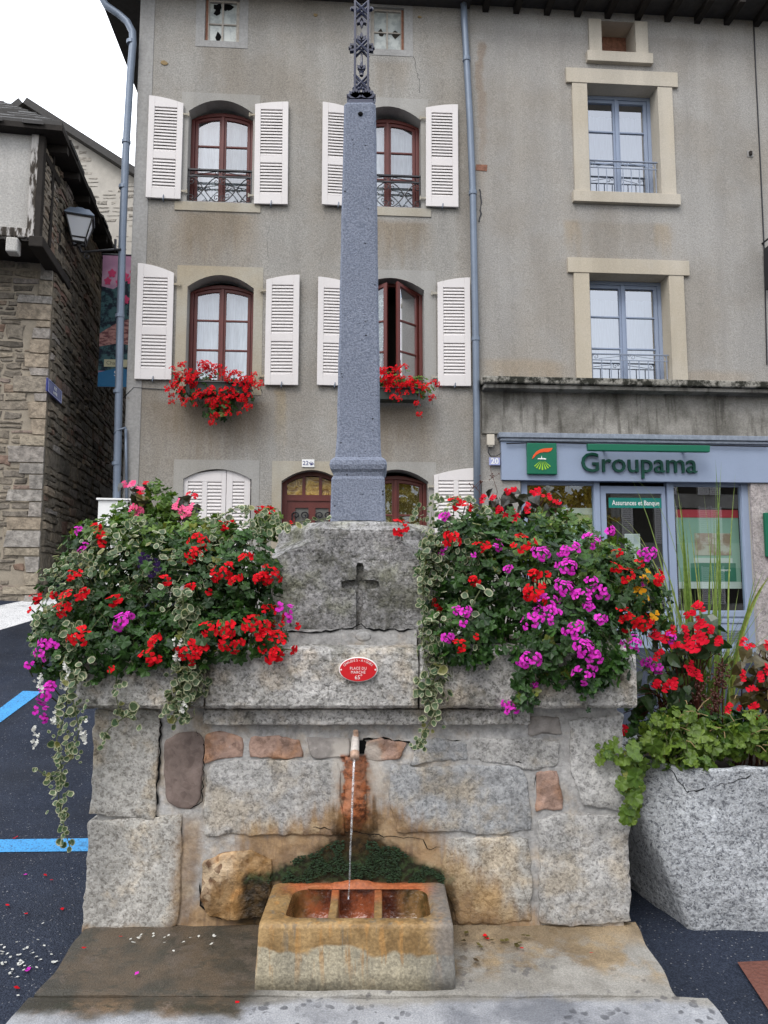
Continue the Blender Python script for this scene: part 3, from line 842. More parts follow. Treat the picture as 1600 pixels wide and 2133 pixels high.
# the open window: both casements swung inwards behind the flower box
def casement(house, hu, hw_, sgn, ang, wd, zb, zs, zc, f_parent=None):
    Tm = FT @ Matrix.Translation((hu, hw_, 0)) @ Matrix.Rotation(-sgn*ang, 4, 'Z')
    mb = MB(Tm); b = .055
    x0, x1 = (0, wd) if sgn > 0 else (-wd, 0)
    rise = (lambda x: zs + (zc-zs)*(abs(x)/wd)**.6)
    def lp(m):
        n = 6; xs = [x1-m - (x1-x0-2*m)*i/n for i in range(n+1)]
        return [(x0+m, zb+m), (x1-m, zb+m)] + [(x, rise(x)-m) for x in xs]
    mb.ring(lp(0), lp(b), 0, .045)
    for k in (1, 2):
        z = zb + (zs-zb)*k/3 + .02
        mb.box(x0+b, x1-b, .006, .035, z-.014, z+.014)
    o = mb.build('casement', M['wood'], f_parent, bevel=.005)
    g = MB(Tm); g.add([(x, .022, z) for x, z in lp(.03)], [list(range(9))]); g.build('pane', M['glass_dark'], f_parent)
    c = MB(Tm)
    n = 14; vs = []
    for j, (sa, sb, z) in enumerate(((.0, 1.0, zs-.02), (.0, .92, zb+(zs-zb)*.45), (.25, .80, zb+.05))):
        for i in range(n+1):
            s = sa + (sb-sa)*i/n; x = (wd-.12)*s + .06
            x = x if sgn > 0 else -x
            vs.append((x, .055+.012*math.sin(x*70), z))
    c.add(vs, [(j*(n+1)+i, j*(n+1)+i+1, (j+1)*(n+1)+i+1, (j+1)*(n+1)+i) for j in range(2) for i in range(n)])
    c.build('curtain', M['lace'], f_parent, smooth=True)
fr = MB(FT); fr.ring(arch(*O4), arch(O4[0]+.05, O4[1]-.05, O4[2]+.05, O4[3]-.01, O4[4]-.05), .20, .27)
wf = fr.build('window', M['wood'], HA, bevel=.006); wf['label'] = 'window standing open with lace curtains on its casements'
wd = (O4[1]-O4[0])/2 - .055
casement(HA, O4[0]+.05, .225, 1, rad(30), wd, O4[2]+.055, O4[3]-.02, O4[4]-.06, wf)
casement(HA, O4[1]-.05, .225, -1, rad(38), wd, O4[2]+.055, O4[3]-.02, O4[4]-.06, wf)

# shutters (pixel corners: inner/outer edge, bottom, outer top, hinge top)
def sh(pl, pr, pb, pto, pth, hinge, w=-.055, **k):
    pm = (pl+pr)/2; py = (pb+pto)/2
    return shutter(HA, px_u(pl, py, w), px_u(pr, py, w), px_z(pm, pb, w), px_z(pm, pto, w), px_z(pm, pth, w), hinge, w, **k)
sh(307, 379, 413, 201, 213, 1)
sh(531, 601, 425, 211, 218, -1)
sh(671, 738, 428, 215, 226, 1)
sh(887, 954, 430, 216, 225, -1)
sh(284, 360, 790, 549, 567, 1)
sh(553, 623, 802, 572, 583, -1)
sh(661, 733, 803, 578, 590, 1)
sh(912, 980, 804, 578, 589, -1)
def shc(pl, pr, pb, pto, pth, hinge, lv):
    w = .03; pm = (pl+pr)/2
    return shutter(HA, px_u(pl, 1050, w), px_u(pr, 1050, w), px_z(pm, pb, w), px_z(pm, pto, w), px_z(pm, pth, w), hinge, w, louvres=lv)
s1 = shc(381, 470, 1212, 979, 992, -1, 2); s2 = shc(471, 521, 1212, 979, 992, 1, 1)
s1['label'] = 'wide closed shutter leaf'; s2['label'] = 'narrow closed shutter leaf'
sh(906, 997, 1170, 975, 990, -1, louvres=2)
mb = MB(FT); mb.add([(u, .12, z) for u, z in arch(*OG)], [list(range(15))]); mb.build('window', M['interior'], HA)  # dark sheet painted for the shade behind the closed shutters

# broken attic windows
for i, (a, b, c, d) in enumerate(ao):
    mb = MB(FT); d = min(d, ZE-.05)
    mb.ring([(a-.13, c-.10), (b+.13, c-.10), (b+.13, d+.04), (a-.13, d+.04)], [(a, c), (b, c), (b, d), (a, d)], -.006, .001)
    mb.build('window_surround', M['quoin'], HA)
    f = MB(FT); w = .04
    f.ring([(a, c), (b, c), (b, d), (a, d)], [(a+.055, c+.035), (b-.05, c+.035), (b-.05, d-.03), (a+.055, d-.03)], w, w+.06)
    um = (a+b)/2
    f.box(um-.012, um+.012, w+.01, w+.04, c+.035, d-.03)
    zz = c + .035 + .28
    while zz < d-.1:
        f.box(a+.055, b-.05, w+.012, w+.038, zz-.009, zz+.009); zz += .30
    f.cur = 1
    f.box(a+.006, a+.04, w-.004, w, c, d) if i == 0 else f.box(b-.04, b-.006, w-.004, w, c, d)
    wo = f.build('window', [M['oldwood'], M['oldred']], HA)
    wo['label'] = 'small attic window with peeling paint and a broken pane' if i == 0 else 'small attic window with peeling paint'
    g = MB(FT); rr = random.Random(3+i)
    g.add([(a+.055, w+.03, c+.035), (b-.05, w+.03, c+.035), (b-.05, w+.03, d-.03), (a+.055, w+.03, d-.03)], [(0, 1, 2, 3)])
    g.cur = 1
    for q in range(5 if i == 0 else 2):               # holes and flaked patches
        cu, cz = rr.uniform(a+.1, b-.1), (c + rr.choice((.12, .52, .60, .62)) if i == 0 else c+.3)
        pts = [(cu + rr.uniform(.03, .07)*math.cos(t*math.pi/3.5), w+.027, cz + rr.uniform(.03, .10)*math.sin(t*math.pi/3.5)) for t in range(7)]
        g.add(pts, [list(range(7))])
    def whitep():
        t = NT('limewashed pane'); return t.done(t.mix(t.mr(t.noise(7, 5, .7), .42, .6), (.50, .53, .50), (.34, .37, .36)), .35, .5)
    M.setdefault('limepane', whitep())
    g.build('pane', [M['limepane'], M['black'] if i == 0 else M['interior']], wo)

# door with transom and heart scroll grilles
dr = MB(FT); u0, u1, zb, zs, zc = OD; w = .16
dr.ring(arch(*OD), arch(u0+.07, u1-.07, zb, zs-.01, zc-.06), w, w+.08)
zt = px_z(640, 1033)
dr.box(u0+.07, u1-.07, w+.002, w+.075, zt-.05, zt+.035)
t3 = (u1-u0-.14)/3
for k in (1, 2): dr.box(u0+.07+t3*k-.022, u0+.07+t3*k+.022, w+.006, w+.07, zt+.035, zc-.07)
um = (u0+u1)/2
dr.box(u0+.07, u0+.19, w+.02, w+.065, zb, zt-.05); dr.box(u1-.19, u1-.07, w+.02, w+.065, zb, zt-.05)
dr.box(um-.05, um+.05, w+.02, w+.065, zb, zt-.05)
dr.box(u0+.19, u1-.19, w+.021, w+.064, zt-.15, zt-.05); dr.box(u0+.19, u1-.19, w+.021, w+.064, zb, zb+.8)
DO = dr.build('door', M['wood'], HA, bevel=.006)
g = MB(FT); l = arch(u0+.06, u1-.06, zt, zs-.02, zc-.07); g.add([(u, w+.035, z) for u, z in l], [list(range(len(l)))]); g.build('transom_glass', M['goldglass'], DO)
g = MB(FT); g.box(u0+.18, u1-.18, w+.045, w+.05, zb+.78, zt-.14); g.build('door_pane', plain('dim door pane', (.13, .13, .12), .35, .4), DO)
g = MB(FT)
for s in (-1, 1):
    c = um + s*((u1-u0)/2-.12)/1.0*.5 + s*.015
    hw = .115; zt2 = zt-.2
    for q in (-1, 1):
        pts = [(c, zt2-.62)]
        for i in range(1, 15):
            k = i/14; pts.append((c + q*hw*math.sin(k*math.pi*.62)**1.0, zt2-.62 + .56*k))
        pts += scroll((c+q*hw*.52, zt2-.06), hw*.5, 0 if q > 0 else math.pi, 1.15, q)
        g.tube([(u, w+.01, z) for u, z in pts], .009, 5)
g.build('heart_grille', M['iron'], DO)

def wall_crack(root, pxs, r, seed):
    rr = random.Random(seed); pts = []
    for a, b in zip(pxs, pxs[1:]):
        for k in range(5): pts.append((a[0]+(b[0]-a[0])*k/5 + rr.uniform(-2, 2), a[1]+(b[1]-a[1])*k/5))
    mb = MB(FT); mb.tube(pipe_pts(pts, -.001), [r*rr.uniform(.5, 1.4) for _ in pts], 4); mb.build('wall_crack', M['iron'], root)
# roof with its dark overhang
rf = MB(FT)
OV = .42
def roof(mb, u0, u1, z, ovl, ovr, ovf=OV, dep=7.4, rise=2.6):
    a, b = u0-ovl, u1+ovr
    mb.add([(a, -ovf, z), (b, -ovf, z), (b, dep, z), (a, dep, z), (a, -ovf, z+.10), (b, -ovf, z+.10), (b, dep, z+.10), (a, dep, z+.10),
            (a+1.2, dep/2, z+rise), (b-1.2, dep/2, z+rise)],
           [(0, 3, 2, 1), (0, 1, 5, 4), (1, 2, 6, 5), (2, 3, 7, 6), (3, 0, 4, 7), (4, 5, 9, 8), (5, 6, 9), (6, 7, 8, 9), (7, 4, 8)])
roof(rf, UL, UR, ZE, .66, 0)
rf.build('roof', M['slate'], HA)
# rain pipes
def pipe(root, pts, r, name='rain_pipe', collars=()):
    mb = MB(FT); mb.tube(pts, r, 12)
    o = mb.build(name, M['zinc'], root, smooth=True)
    for (a, b) in collars:
        c = MB(FT); c.tube([a, b], r*1.22, 12); c.build('pipe_collar', M['zinc'], o)
    return o
def pipe_pts(pxs, w): return [(*((lambda q: (q[0], w, q[1]))(FL(x, y, w))),) for x, y in pxs]
w = -.09
pl = [(205, -50), (213, -4), (222, 12), (248, 30), (265, 45), (276, 66), (277, 90), (272, 150), (263, 300), (255, 500), (250, 700), (246, 900), (242, 1080), (241, 1190)]
o = pipe(HA, pipe_pts(pl, w), .052, collars=[(pipe_pts([(x, y)], w)[0], pipe_pts([(x, y+7)], w)[0]) for x, y in ((273, 85), (263, 292), (257, 386), (250, 655), (246, 812), (243, 962))])
pr = [(965, -30), (967, 40), (972, 125), (979, 250), (985, 400), (988, 560), (991, 705), (993, 900), (995, 1200)]
pipe(HA, pipe_pts(pr, w), .05, collars=[(pipe_pts([(x, y)], w)[0], pipe_pts([(x, y+8)], w)[0]) for x, y in ((972, 120), (985, 398), (991, 702))])
mb = MB(FT); mb.tube([(*pipe_pts([(262, 893)], -.05)[0],), (*pipe_pts([(263, 960)], -.05)[0],), (*pipe_pts([(264, 1060)], -.05)[0],)], .02, 8)
mb.tube(pipe_pts([(238, 903), (244, 896), (256, 893), (263, 890)], -.13), .014, 8)
mb.build('cable_conduit', M['zinc'], HA, smooth=True)
wall_crack(HA, [(862, 118), (868, 150), (873, 165), (876, 200)], .0035, 1); wall_crack(HA, [(560, 470), (556, 520), (562, 545)], .002, 2)
# small broken patches and anchor
mb = MB(FT)
for (x, y, s) in ((342, 132, .05), (312, 153, .02), (268, 830, .02), (657, 32, .035), (874, 36, .03)):
    u, z = FL(x, y); mb.prism([(u + s*R.uniform(.7, 1.3)*math.cos(t), z + s*R.uniform(.5, .9)*math.sin(t)) for t in [k*math.pi/4 for k in range(8)]], -.012, .002)
mb.build('wall_anchor', M['drystem'], HA)
mb = MB(FT); mb.tube(pipe_pts([(246, 836), (258, 828), (279, 807), (310, 809), (345, 811), (350, 808)], -.012), .006, 5)
mb.build('wall_cable', M['iron'], HA)

# ================================================================== house with the shop (number 20)
UR2 = px_u(1600, 700) + 2.2
ZE2 = px_z(1300, 28)
HB = thing('shop_house', 'taller rendered house with cream stone window frames above a blue shopfront', 'house', FT @ Vector((UR+1.5, 0, .3)))
def rect(l, r, b, t, py=None):
    py = py or (b+t)/2
    return px_u(l, py), px_u(r, py), px_z((l+r)/2, b), px_z((l+r)/2, t)
B1 = rect(1225, 1372, 405, 180); B2 = rect(1230, 1396, 838, 573); B3 = rect(1252, 1322, 114, 45)
ZCO = px_z(1300, 800)                                  # cornice top
ZFA0, ZFA1 = px_z(1300, 1003, -.06), px_z(1300, 920, -.06)
SB = px_z(1480, 1368)
shop = (px_u(1086, 1150), px_u(1567, 1150), SB, px_z(1320, 1000))
rl = lambda q: [(q[0], q[2]), (q[1], q[2]), (q[1], q[3]), (q[0], q[3])]
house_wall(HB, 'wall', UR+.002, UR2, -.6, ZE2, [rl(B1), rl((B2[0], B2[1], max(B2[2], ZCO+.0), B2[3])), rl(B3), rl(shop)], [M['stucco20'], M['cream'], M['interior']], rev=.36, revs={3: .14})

def dressed(q, jamb, lint, sill, ov_l, ov_s, base=None):
    u0, u1, z0, z1 = q
    e = MB(FT); e.box(u0-jamb, u0-.001, -.035, .01, z0, z1); e.box(u0-.03, u0, -.034, .16, z0, z1); e.build('window_jamb', M['cream'], HB, bevel=.004)
    e = MB(FT); e.box(u1+.001, u1+jamb, -.035, .01, z0, z1); e.build('window_jamb', M['cream'], HB, bevel=.004)
    if lint:
        e = MB(FT); e.box(u0-jamb-ov_l, u1+jamb+ov_l, -.045, .01, z1+.001, z1+lint); e.build('lintel', M['cream'], HB, bevel=.004)
    if sill:
        e = MB(FT); e.box(u0-jamb-ov_s, u1+jamb+ov_s, -.075, .2, z0-sill, z0-.001); e.build('window_sill', M['cream'], HB, bevel=.005)
B2c = (B2[0], B2[1], ZCO+.002, B2[3])
dressed(B1, .235, .24, .17, .09, .04); dressed(B2c, .235, .23, 0, .09, 0)
dressed(B3, .20, 0, .17, 0, .05)

def rect_window(q, w=.24, rail=None):
    u0, u1, z0, z1 = q; f = MB(FT); um = (u0+u1)/2; b = .055
    f.ring([(u0, z0), (u1, z0), (u1, z1), (u0, z1)], [(u0+b, z0+b), (u1-b, z0+b), (u1-b, z1-b), (u0+b, z1-b)], w, w+.08)
    for a0, a1 in ((u0+b+.004, um-.003), (um+.003, u1-b-.004)):
        c = .05
        f.ring([(a0, z0+b+.004), (a1, z0+b+.004), (a1, z1-b-.004), (a0, z1-b-.004)], [(a0+c, z0+b+.07), (a1-c, z0+b+.07), (a1-c, z1-b-.004-c), (a0+c, z1-b-.004-c)], w+.012, w+.062)
        for k in (1, 2):
            zz = z0+b+.07 + (z1-z0-.19)*k/3
            f.box(a0+c-.002, a1-c+.002, w+.018, w+.05, zz-.012, zz+.012)
    f.box(um-.024, um+.024, w-.010, w+.02, z0+b+.004, z1-b-.004)
    f.box(um+.12, um+.36, w-.006, w+.002, z1-.036, z1-.018)
    fo = f.build('window', M['bluewood'], HB, bevel=.005)
    g = MB(FT); g.add([(u0+b, w+.04, z0+b), (u1-b, w+.04, z0+b), (u1-b, w+.04, z1-b), (u0+b, w+.04, z1-b)], [(0, 1, 2, 3)]); g.build('pane', M['glass_sky'], fo)
    c = MB(FT); wavy(c, u0+.05, u1-.05, z0+.05, z1-.22, w+.2, .015, 30); c.build('curtain', M['curtain'], fo, smooth=True)
rect_window(B1); rect_window(B2c)
bar_rail(HB, B1[0]+.02, B1[1]-.02, B1[2]+.01, px_z(1300, 331)); bar_rail(HB, B2[0]+.02, B2[1]-.02, B2c[2]+.01, px_z(1312, 735))
mb = MB(FT); mb.box(B3[0], B3[1], .33, .36, B3[2], B3[3]); mb.build('attic_hatch', M['oldred'], HB)

wall_crack(HB, [(1000, 395), (1003, 430), (998, 470)], .012, 3)
# cornice slab, stained band, wooden moulding and fascia
UC0 = px_u(1004, 812, -.2)
mb = MB(FT); mb.prism([(UC0, ZCO-.10), (UR2-.002, ZCO-.10), (UR2-.002, ZCO), (UC0, ZCO)], -.30, .01); mb.build('cornice', M['mossy'], HB, bevel=.02)
mb = MB(FT); mb.box(UC0+.03, UR2-.003, -.24, .01, ZCO-.16, ZCO-.10); mb.build('cornice_underside', M['concrete'], HB, bevel=.01)
zband = px_z(1300, 908)
mb = MB(FT); mb.box(px_u(1003, 860), UR2-.004, -.04, .005, zband, ZCO-.16); mb.build('concrete_band', M['concrete'], HB)
UF0 = px_u(1045, 960, -.09)
mb = MB(FT)
mb.box(px_u(1040, 912, -.14), UR2-.005, -.14, .005, zband-.075, zband-.001); mb.box(px_u(1043, 912, -.12), UR2-.006, -.115, .004, zband-.12, zband-.075)
mb.build('shop_moulding', plain('weathered blue moulding', (.23, .26, .31), .7, .2, .3, 14), HB, bevel=.01)
mb = MB(FT); mb.box(UF0, UR2-.007, -.085, .003, ZFA0, zband-.12); mb.build('shop_fascia', M['bluewood'], HB, bevel=.006)
mb = MB(FT); mb.tube(pipe_pts([(1055, 924), (1140, 921), (1245, 925), (1400, 926), (1600, 930)], -.125), .010, 6)
mb.build('cable', M['iron'], HB)
# shop pillars
mb = MB(FT); mb.box(px_u(1004, 1150), shop[0]-.001, -.04, .3, -.5, ZFA0-.001); mb.build('shop_pillar', M['stucco20'], HB, bevel=.01)
mb = MB(FT); mb.box(shop[1]+.001, UR2-.01, -.05, .3, -.6, ZFA0-.001); mb.build('shop_pillar', granite('pinkish rough stone', (.40, .36, .345), (.20, .18, .18), scale=50), HB, bevel=.01)

# shopfront joinery
WS = .06
def U(px): return px_u(px, 1150, WS)
zt, zbm = shop[3]-.02, SB
ztr = px_z(1300, 1012, WS)
mb = MB(FT)
def post(a, b, w0=WS-.03): mb.box(U(a), U(b), w0, WS+.08, zbm, zt)
post(1087, 1100); post(1240, 1252); post(1393, 1407); post(1549, 1566)
mb.box(U(1088), U(1565), WS-.02, WS+.079, zt-.001, zt+.06)
for a, b in ((1100, 1240), (1407, 1549)):
    za = px_z((a+b)/2, 1272, WS)
    mb.box(U(a), U(b), WS-.012, WS+.06, za-.09, za); mb.box(U(a), U(b), WS, WS+.06, ztr, zt)
    mb.box(U(a), U(b), WS+.005, WS+.05, zbm, za-.09)
    mb.ring([(U(a)+.03, zbm+.06), (U(b)-.03, zbm+.06), (U(b)-.03, za-.13), (U(a)+.03, za-.13)], [(U(a)+.08, zbm+.11), (U(b)-.08, zbm+.11), (U(b)-.08, za-.18), (U(a)+.08, za-.18)], WS-.012, WS+.006)
SF = mb.build('shopfront', M['bluewood'], HB, bevel=.006)
g = MB(FT)
for a, b in ((1100, 1240), (1407, 1549)):
    za = px_z((a+b)/2, 1272, WS)
    g = MB(FT); g.add([(U(a), WS+.03, za), (U(b), WS+.03, za), (U(b), WS+.03, ztr), (U(a), WS+.03, ztr)], [(0, 1, 2, 3)]); g.build('shop_pane', M['glass_dark'], SF)
d = MB(FT); da, db = U(1254), U(1391); z0 = zbm+.03
zg1, zg0 = px_z(1322, 1028, WS), px_z(1322, 1275, WS)
d.ring([(da, z0), (db, z0), (db, zt-.06), (da, zt-.06)], [(U(1266), zg0), (U(1383), zg0), (U(1383), zg1), (U(1266), zg1)], WS, WS+.05)
d.box(U(1258), U(1260)+.01, WS-.05, WS-.03, px_z(1258, 1150, WS), px_z(1258, 1110, WS))
SD = d.build('shop_door', M['bluewood'], HB, bevel=.006)
g = MB(FT); g.add([(U(1266), WS+.025, zg0), (U(1383), WS+.025, zg0), (U(1383), WS+.025, zg1), (U(1266), WS+.025, zg1)], [(0, 1, 2, 3)]); g.build('door_pane', M['glass_dark'], SD)
# letterbox vents in the stall riser, under the second pane
mb = MB(FT); za = px_z(1478, 1272, WS)
for k in range(5): mb.box(U(1440), U(1540), WS-.016, WS-.010, za-.30-.035*k, za-.285-.035*k)
mb.build('vent_slat', M['bluedark'], SF)

# rafters and roof
mb = MB(FT); roof(mb, UR, UR2, ZE2, 0, .3, .50); mb.build('roof', M['slate'], HB)
u = UR+.2
while u < UR2:
    mb = MB(FT); mb.box(u, u+.09, -.48, .02, ZE2-.11, ZE2-.002); u += .48; mb.build('rafter', M['dark'], HB)
mb = MB(FT); mb.tube(pipe_pts([(1570, 45), (1576, 180), (1585, 360), (1592, 520), (1598, 760)], -.012), .010, 5)
mb.build('wall_cable', M['iron'], HB)
mb = MB(FT)
for (x, y) in ((1003, 350),):
    u, z = FL(x, y); mb.prism([(u-.09, z-.04), (u+.08, z-.05), (u+.09, z+.05), (u-.08, z+.05)], -.008, .002)
mb.build('broken_patch', M['oldred'], HB)
mb = MB(FT); u, z = FL(1562, 321); mb.box(u-.05, u+.05, -.008, .002, z-.05, z+.05); mb.cur = 1; mb.box(u-.02, u+.02, -.04, -.008, z-.03, z+.03); mb.build('hook_plate', [M['quoin'], M['dark']], HB)

# ------------------------------------------------------------------ things hung on the fronts
def sq(px0, py0, px1, py1, w): 
    a, b = FL(px0, (py0+py1)/2, w)[0], FL(px1, (py0+py1)/2, w)[0]
    return a, b, FL((px0+px1)/2, py1, w)[1], FL((px0+px1)/2, py0, w)[1]
def at(u, w, z): return FT @ Vector((u, w, z))
# green emblem
a, b, c, d_ = sq(1098, 923, 1160, 988, -.13)
E = thing('emblem_sign', 'square green sign with an orange swoosh and lime field emblem on the blue fascia', 'sign', at((a+b)/2, -.1, c))
mb = MB(FT); mb.box(a, b, -.14, -.088, c, d_); mb.build('panel', M['green'], E, bevel=.01)
L = b-a
mb = MB(FT)
pts = [(.16, .50), (.20, .62), (.30, .74), (.42, .82), (.58, .86), (.86, .88), (.80, .78), (.70, .74), (.55, .74), (.42, .71), (.30, .64), (.22, .55)]
mb.prism([(a+L*x, c+L*y) for x, y in pts], -.146, -.139); mb.build('swoosh', M['orange'], E)
mb = MB(FT)
for k in range(-3, 4):
    t0 = k*.30; t1 = t0+.075; t2 = t0-.075
    f = lambda t, r: (a+L*(.50 + r*math.sin(t)*1.05), c+L*(.50 - r*math.cos(t*.80)*1.0 + abs(k)*.00))
    mb.prism([f(t0, .07), f(t2, .36-.012*abs(k)), f(t1, .36-.012*abs(k))], -.146, -.139)
mb.build('field', M['lime'], E)
mb = MB(FT); mb.prism([(a+L*x, c+L*y) for x, y in ((.34, .50), (.36, .53), (.46, .53), (.48, .62), (.50, .53), (.58, .54), (.64, .51), (.62, .49))], -.146, -.139); mb.build('village', M['white'], E)
# lettering
a, b, c, d_ = sq(1212, 942, 1453, 990, -.13)
mb = MB(FT); put_text(mb, 'Groupama', .40, (a+b)/2, (c+d_)/2+.0, -.125, offset=.0015, fit=b-a, th=.03)
tag(mb.build('shop_lettering', M['dkgreen'], fix=False), 'dark green shop name in rounded letters on the blue fascia', 'sign lettering')
# lamp strip
a, b, c, d_ = sq(1224, 927, 1476, 941, -.28)
LS = thing('sign_light_strip', 'long green light trough reaching out over the shop name', 'sign light', at((a+b)/2, -.1, c))
mb = MB(FT); mb.prism([(a, c), (b, c), (b+.01, d_), (a-.01, d_)], -.32, -.24); mb.build('trough', M['green'], LS, bevel=.01)
mb = MB(FT)
for u in (a+.3, b-.3): mb.box(u-.015, u+.015, -.25, -.085, (c+d_)/2-.01, (c+d_)/2+.01)
mb.build('bracket', M['bluedark'], LS)
# alarm box and its cable
a, b, c, d_ = sq(1014, 905, 1030, 928, -.08)
AB = thing('junction_box', 'small white cable box on the pillar beside the fascia', 'cable box', at((a+b)/2, -.04, c))
mb = MB(FT); mb.box(a, b, -.10, -.041, c, d_); mb.box(a+.02, b-.02, -.09, -.05, c-.02, c); mb.build('case', plain('cream plastic', (.55, .50, .42), .5), AB, bevel=.008)
mb = MB(FT); mb.tube(pipe_pts([(1019, 930), (1017, 942), (1022, 950), (1034, 950), (1044, 944), (1047, 925)], -.06), .008, 6); mb.build('cable', M['iron'], AB)
# number plates
a, b, c, d_ = sq(1019, 953, 1042, 969, -.05)
NP = thing('house_number_plate', 'small lavender enamel number plate reading 20 on the shop pillar', 'number plate', at((a+b)/2, -.045, c))
mb = MB(FT); mb.box(a, b, -.052, -.041, c, d_); mb.build('plate', M['paleplate'], NP, bevel=.003)
mb = MB(FT); put_text(mb, '20', .115, (a+b)/2, (c+d_)/2, -.055, th=.002, offset=.003); mb.build('lettering', M['white'], NP, fix=False)
a, b, c, d_ = sq(629, 957, 655, 973, -.02)
NP = thing('house_number_plate', 'small white tile reading 22 with a blue leaf above the house door', 'number plate', at((a+b)/2, -.01, c))
mb = MB(FT); mb.box(a, b, -.022, -.007, c, d_); mb.build('plate', M['white'], NP, bevel=.003)
mb = MB(FT); put_text(mb, '22', .085, a+(b-a)*.30, (c+d_)/2, -.025, th=.002); 
for k in (-.6, 0, .6, 1.1): mb.tube([(a+(b-a)*.72, -.025, c+.03), (a+(b-a)*.72+.045*math.sin(k), -.025, c+.03+.05*math.cos(k))], .005, 4)
mb.build('lettering', M['blueplate'], NP, fix=False)
# posters behind the panes
def posterc(name, label, q, parts, w):
    a, b, c, d_ = q
    T0 = thing(name, label, 'poster', at((a+b)/2, w, c))
    for nm, (x0, y0, x1, y1), m, dz in parts:
        mb = MB(FT); mb.box(a+(b-a)*x0, a+(b-a)*x1, w-dz, w-dz+.004, c+(d_-c)*y0, c+(d_-c)*y1); mb.build(nm, m, T0)
    return T0, q
PG = plain('pale green print', (.30, .45, .36), .5, .3, .06, 3); PG2 = plain('deep green print', (.05, .20, .13), .5, .3, .1, 3)
PR = plain('red print', (.55, .05, .07), .5, .3, .06, 3); PW = plain('white print', (.62, .64, .60), .5, .3, .05, 3)
def photo_print():
    t = NT('faded photograph print'); return t.done(t.mix(t.mr(t.noise(5, 4, .6), .40, .6), (.36, .24, .17), (.55, .50, .42)), .5, .3)
PP = photo_print()
PT, q = posterc('window_poster', 'green poster with a red header and faded photograph in the shop window', sq(1411, 1062, 1541, 1226, WS+.16),
   [('sheet', (0, 0, 1, 1), PG, 0), ('header', (0, .90, 1, 1), PR, .006), ('picture', (.28, .42, .86, .70), PP, .006), ('text_band', (.0, .0, 1, .085), PW, .006), ('text_band', (.25, .325, .87, .385), PW, .006), ('footer', (.2, .09, .92, .32), PG2, .006)], WS+.16)
mb = MB(FT); put_text(mb, 'Groupama', .05, q[0]+(q[1]-q[0])*.72, q[2]+(q[3]-q[2])*.235, WS+.150, th=0, offset=.002); mb.build('lettering', PW, PT, fix=False)
posterc('window_poster', 'cream and green poster hung behind the shop window beside the door', sq(1112, 1058, 1236, 1230, WS+.16),
   [('sheet', (0, 0, 1, 1), plain('yellow green print', (.42, .45, .24), .5, .3, .1, 2), 0), ('header', (0, .92, 1, 1), PW, .006), ('picture', (.1, .45, .9, .8), PG, .006)], WS+.16)
posterc('paper_notice', 'blank white paper sheet taped inside the shop door pane', sq(1302, 1112, 1334, 1164, WS+.06), [('sheet', (0, 0, 1, 1), PW, 0), ('upper_sheet', (.05, .6, .9, .95), plain('notice paper', (.50, .52, .52), .6), .004)], WS+.06)
BN = posterc('door_banner', 'teal strip lettered Assurances et Banque across the shop door pane', sq(1268, 1037, 1380, 1058, WS+.021), [('strip', (0, 0, 1, 1), plain('teal film', (.01, .20, .16), .4), 0)], WS+.021)
q = BN[1]; mb = MB(FT); put_text(mb, 'Assurances et Banque', .1, (q[0]+q[1])/2, (q[2]+q[3])/2-.004, WS+.018, th=0, fit=(q[1]-q[0])*.88, offset=.001); mb.build('lettering', M['white'], BN[0], fix=False)
# projecting signs at the edge of the picture
a, b, c, d_ = sq(1592, 520, 1640, 606, -.06)
BS = thing('projecting_sign', 'black bracket sign jutting from the shop house above the cornice', 'sign', at(a+.2, 0, c))
mb = MB(FT); mb.box(a, a+.06, -.55, -.06, c, d_); mb.build('panel', M['iron'], BS, bevel=.01)
mb = MB(FT); mb.tube([(a+.03, -.5, d_-.05), (a+.03, -.5, d_+.12), (a+.03, .0, d_+.12)], .015, 6); mb.build('bracket', M['iron'], BS)
a, b, c, d_ = sq(1594, 1068, 1660, 1160, -.10)
BS = thing('wall_sign', 'green wall panel on the stone pillar past the shop window', 'sign', at((a+b)/2, -.08, c))
mb = MB(FT); mb.box(a, b, -.12, -.06, c, d_); mb.build('panel', M['green'], BS, bevel=.01)
mb = MB(FT); mb.box(a+.04, b-.04, -.126, -.119, c+.08, c+.12); mb.build('stripe', M['white'], BS)
# meter cabinet
a, b, c, d_ = sq(209, 1040, 283, 1140, -.2)
MC = thing('meter_cabinet', 'white meter cabinet at the foot of the rain pipe by the lane', 'cabinet', at((a+b)/2, -.2, c-.6))
mb = MB(FT); mb.box(a, b, -.33, -.10, c-.6, d_-.03); mb.build('body', M['white'], MC, bevel=.012)
mb = MB(FT); mb.prism([(a-.02, d_-.03), (b+.02, d_-.03), (b+.02, d_-.01), (a-.02, d_)], -.36, -.09); mb.build('lid', M['white'], MC, bevel=.006)

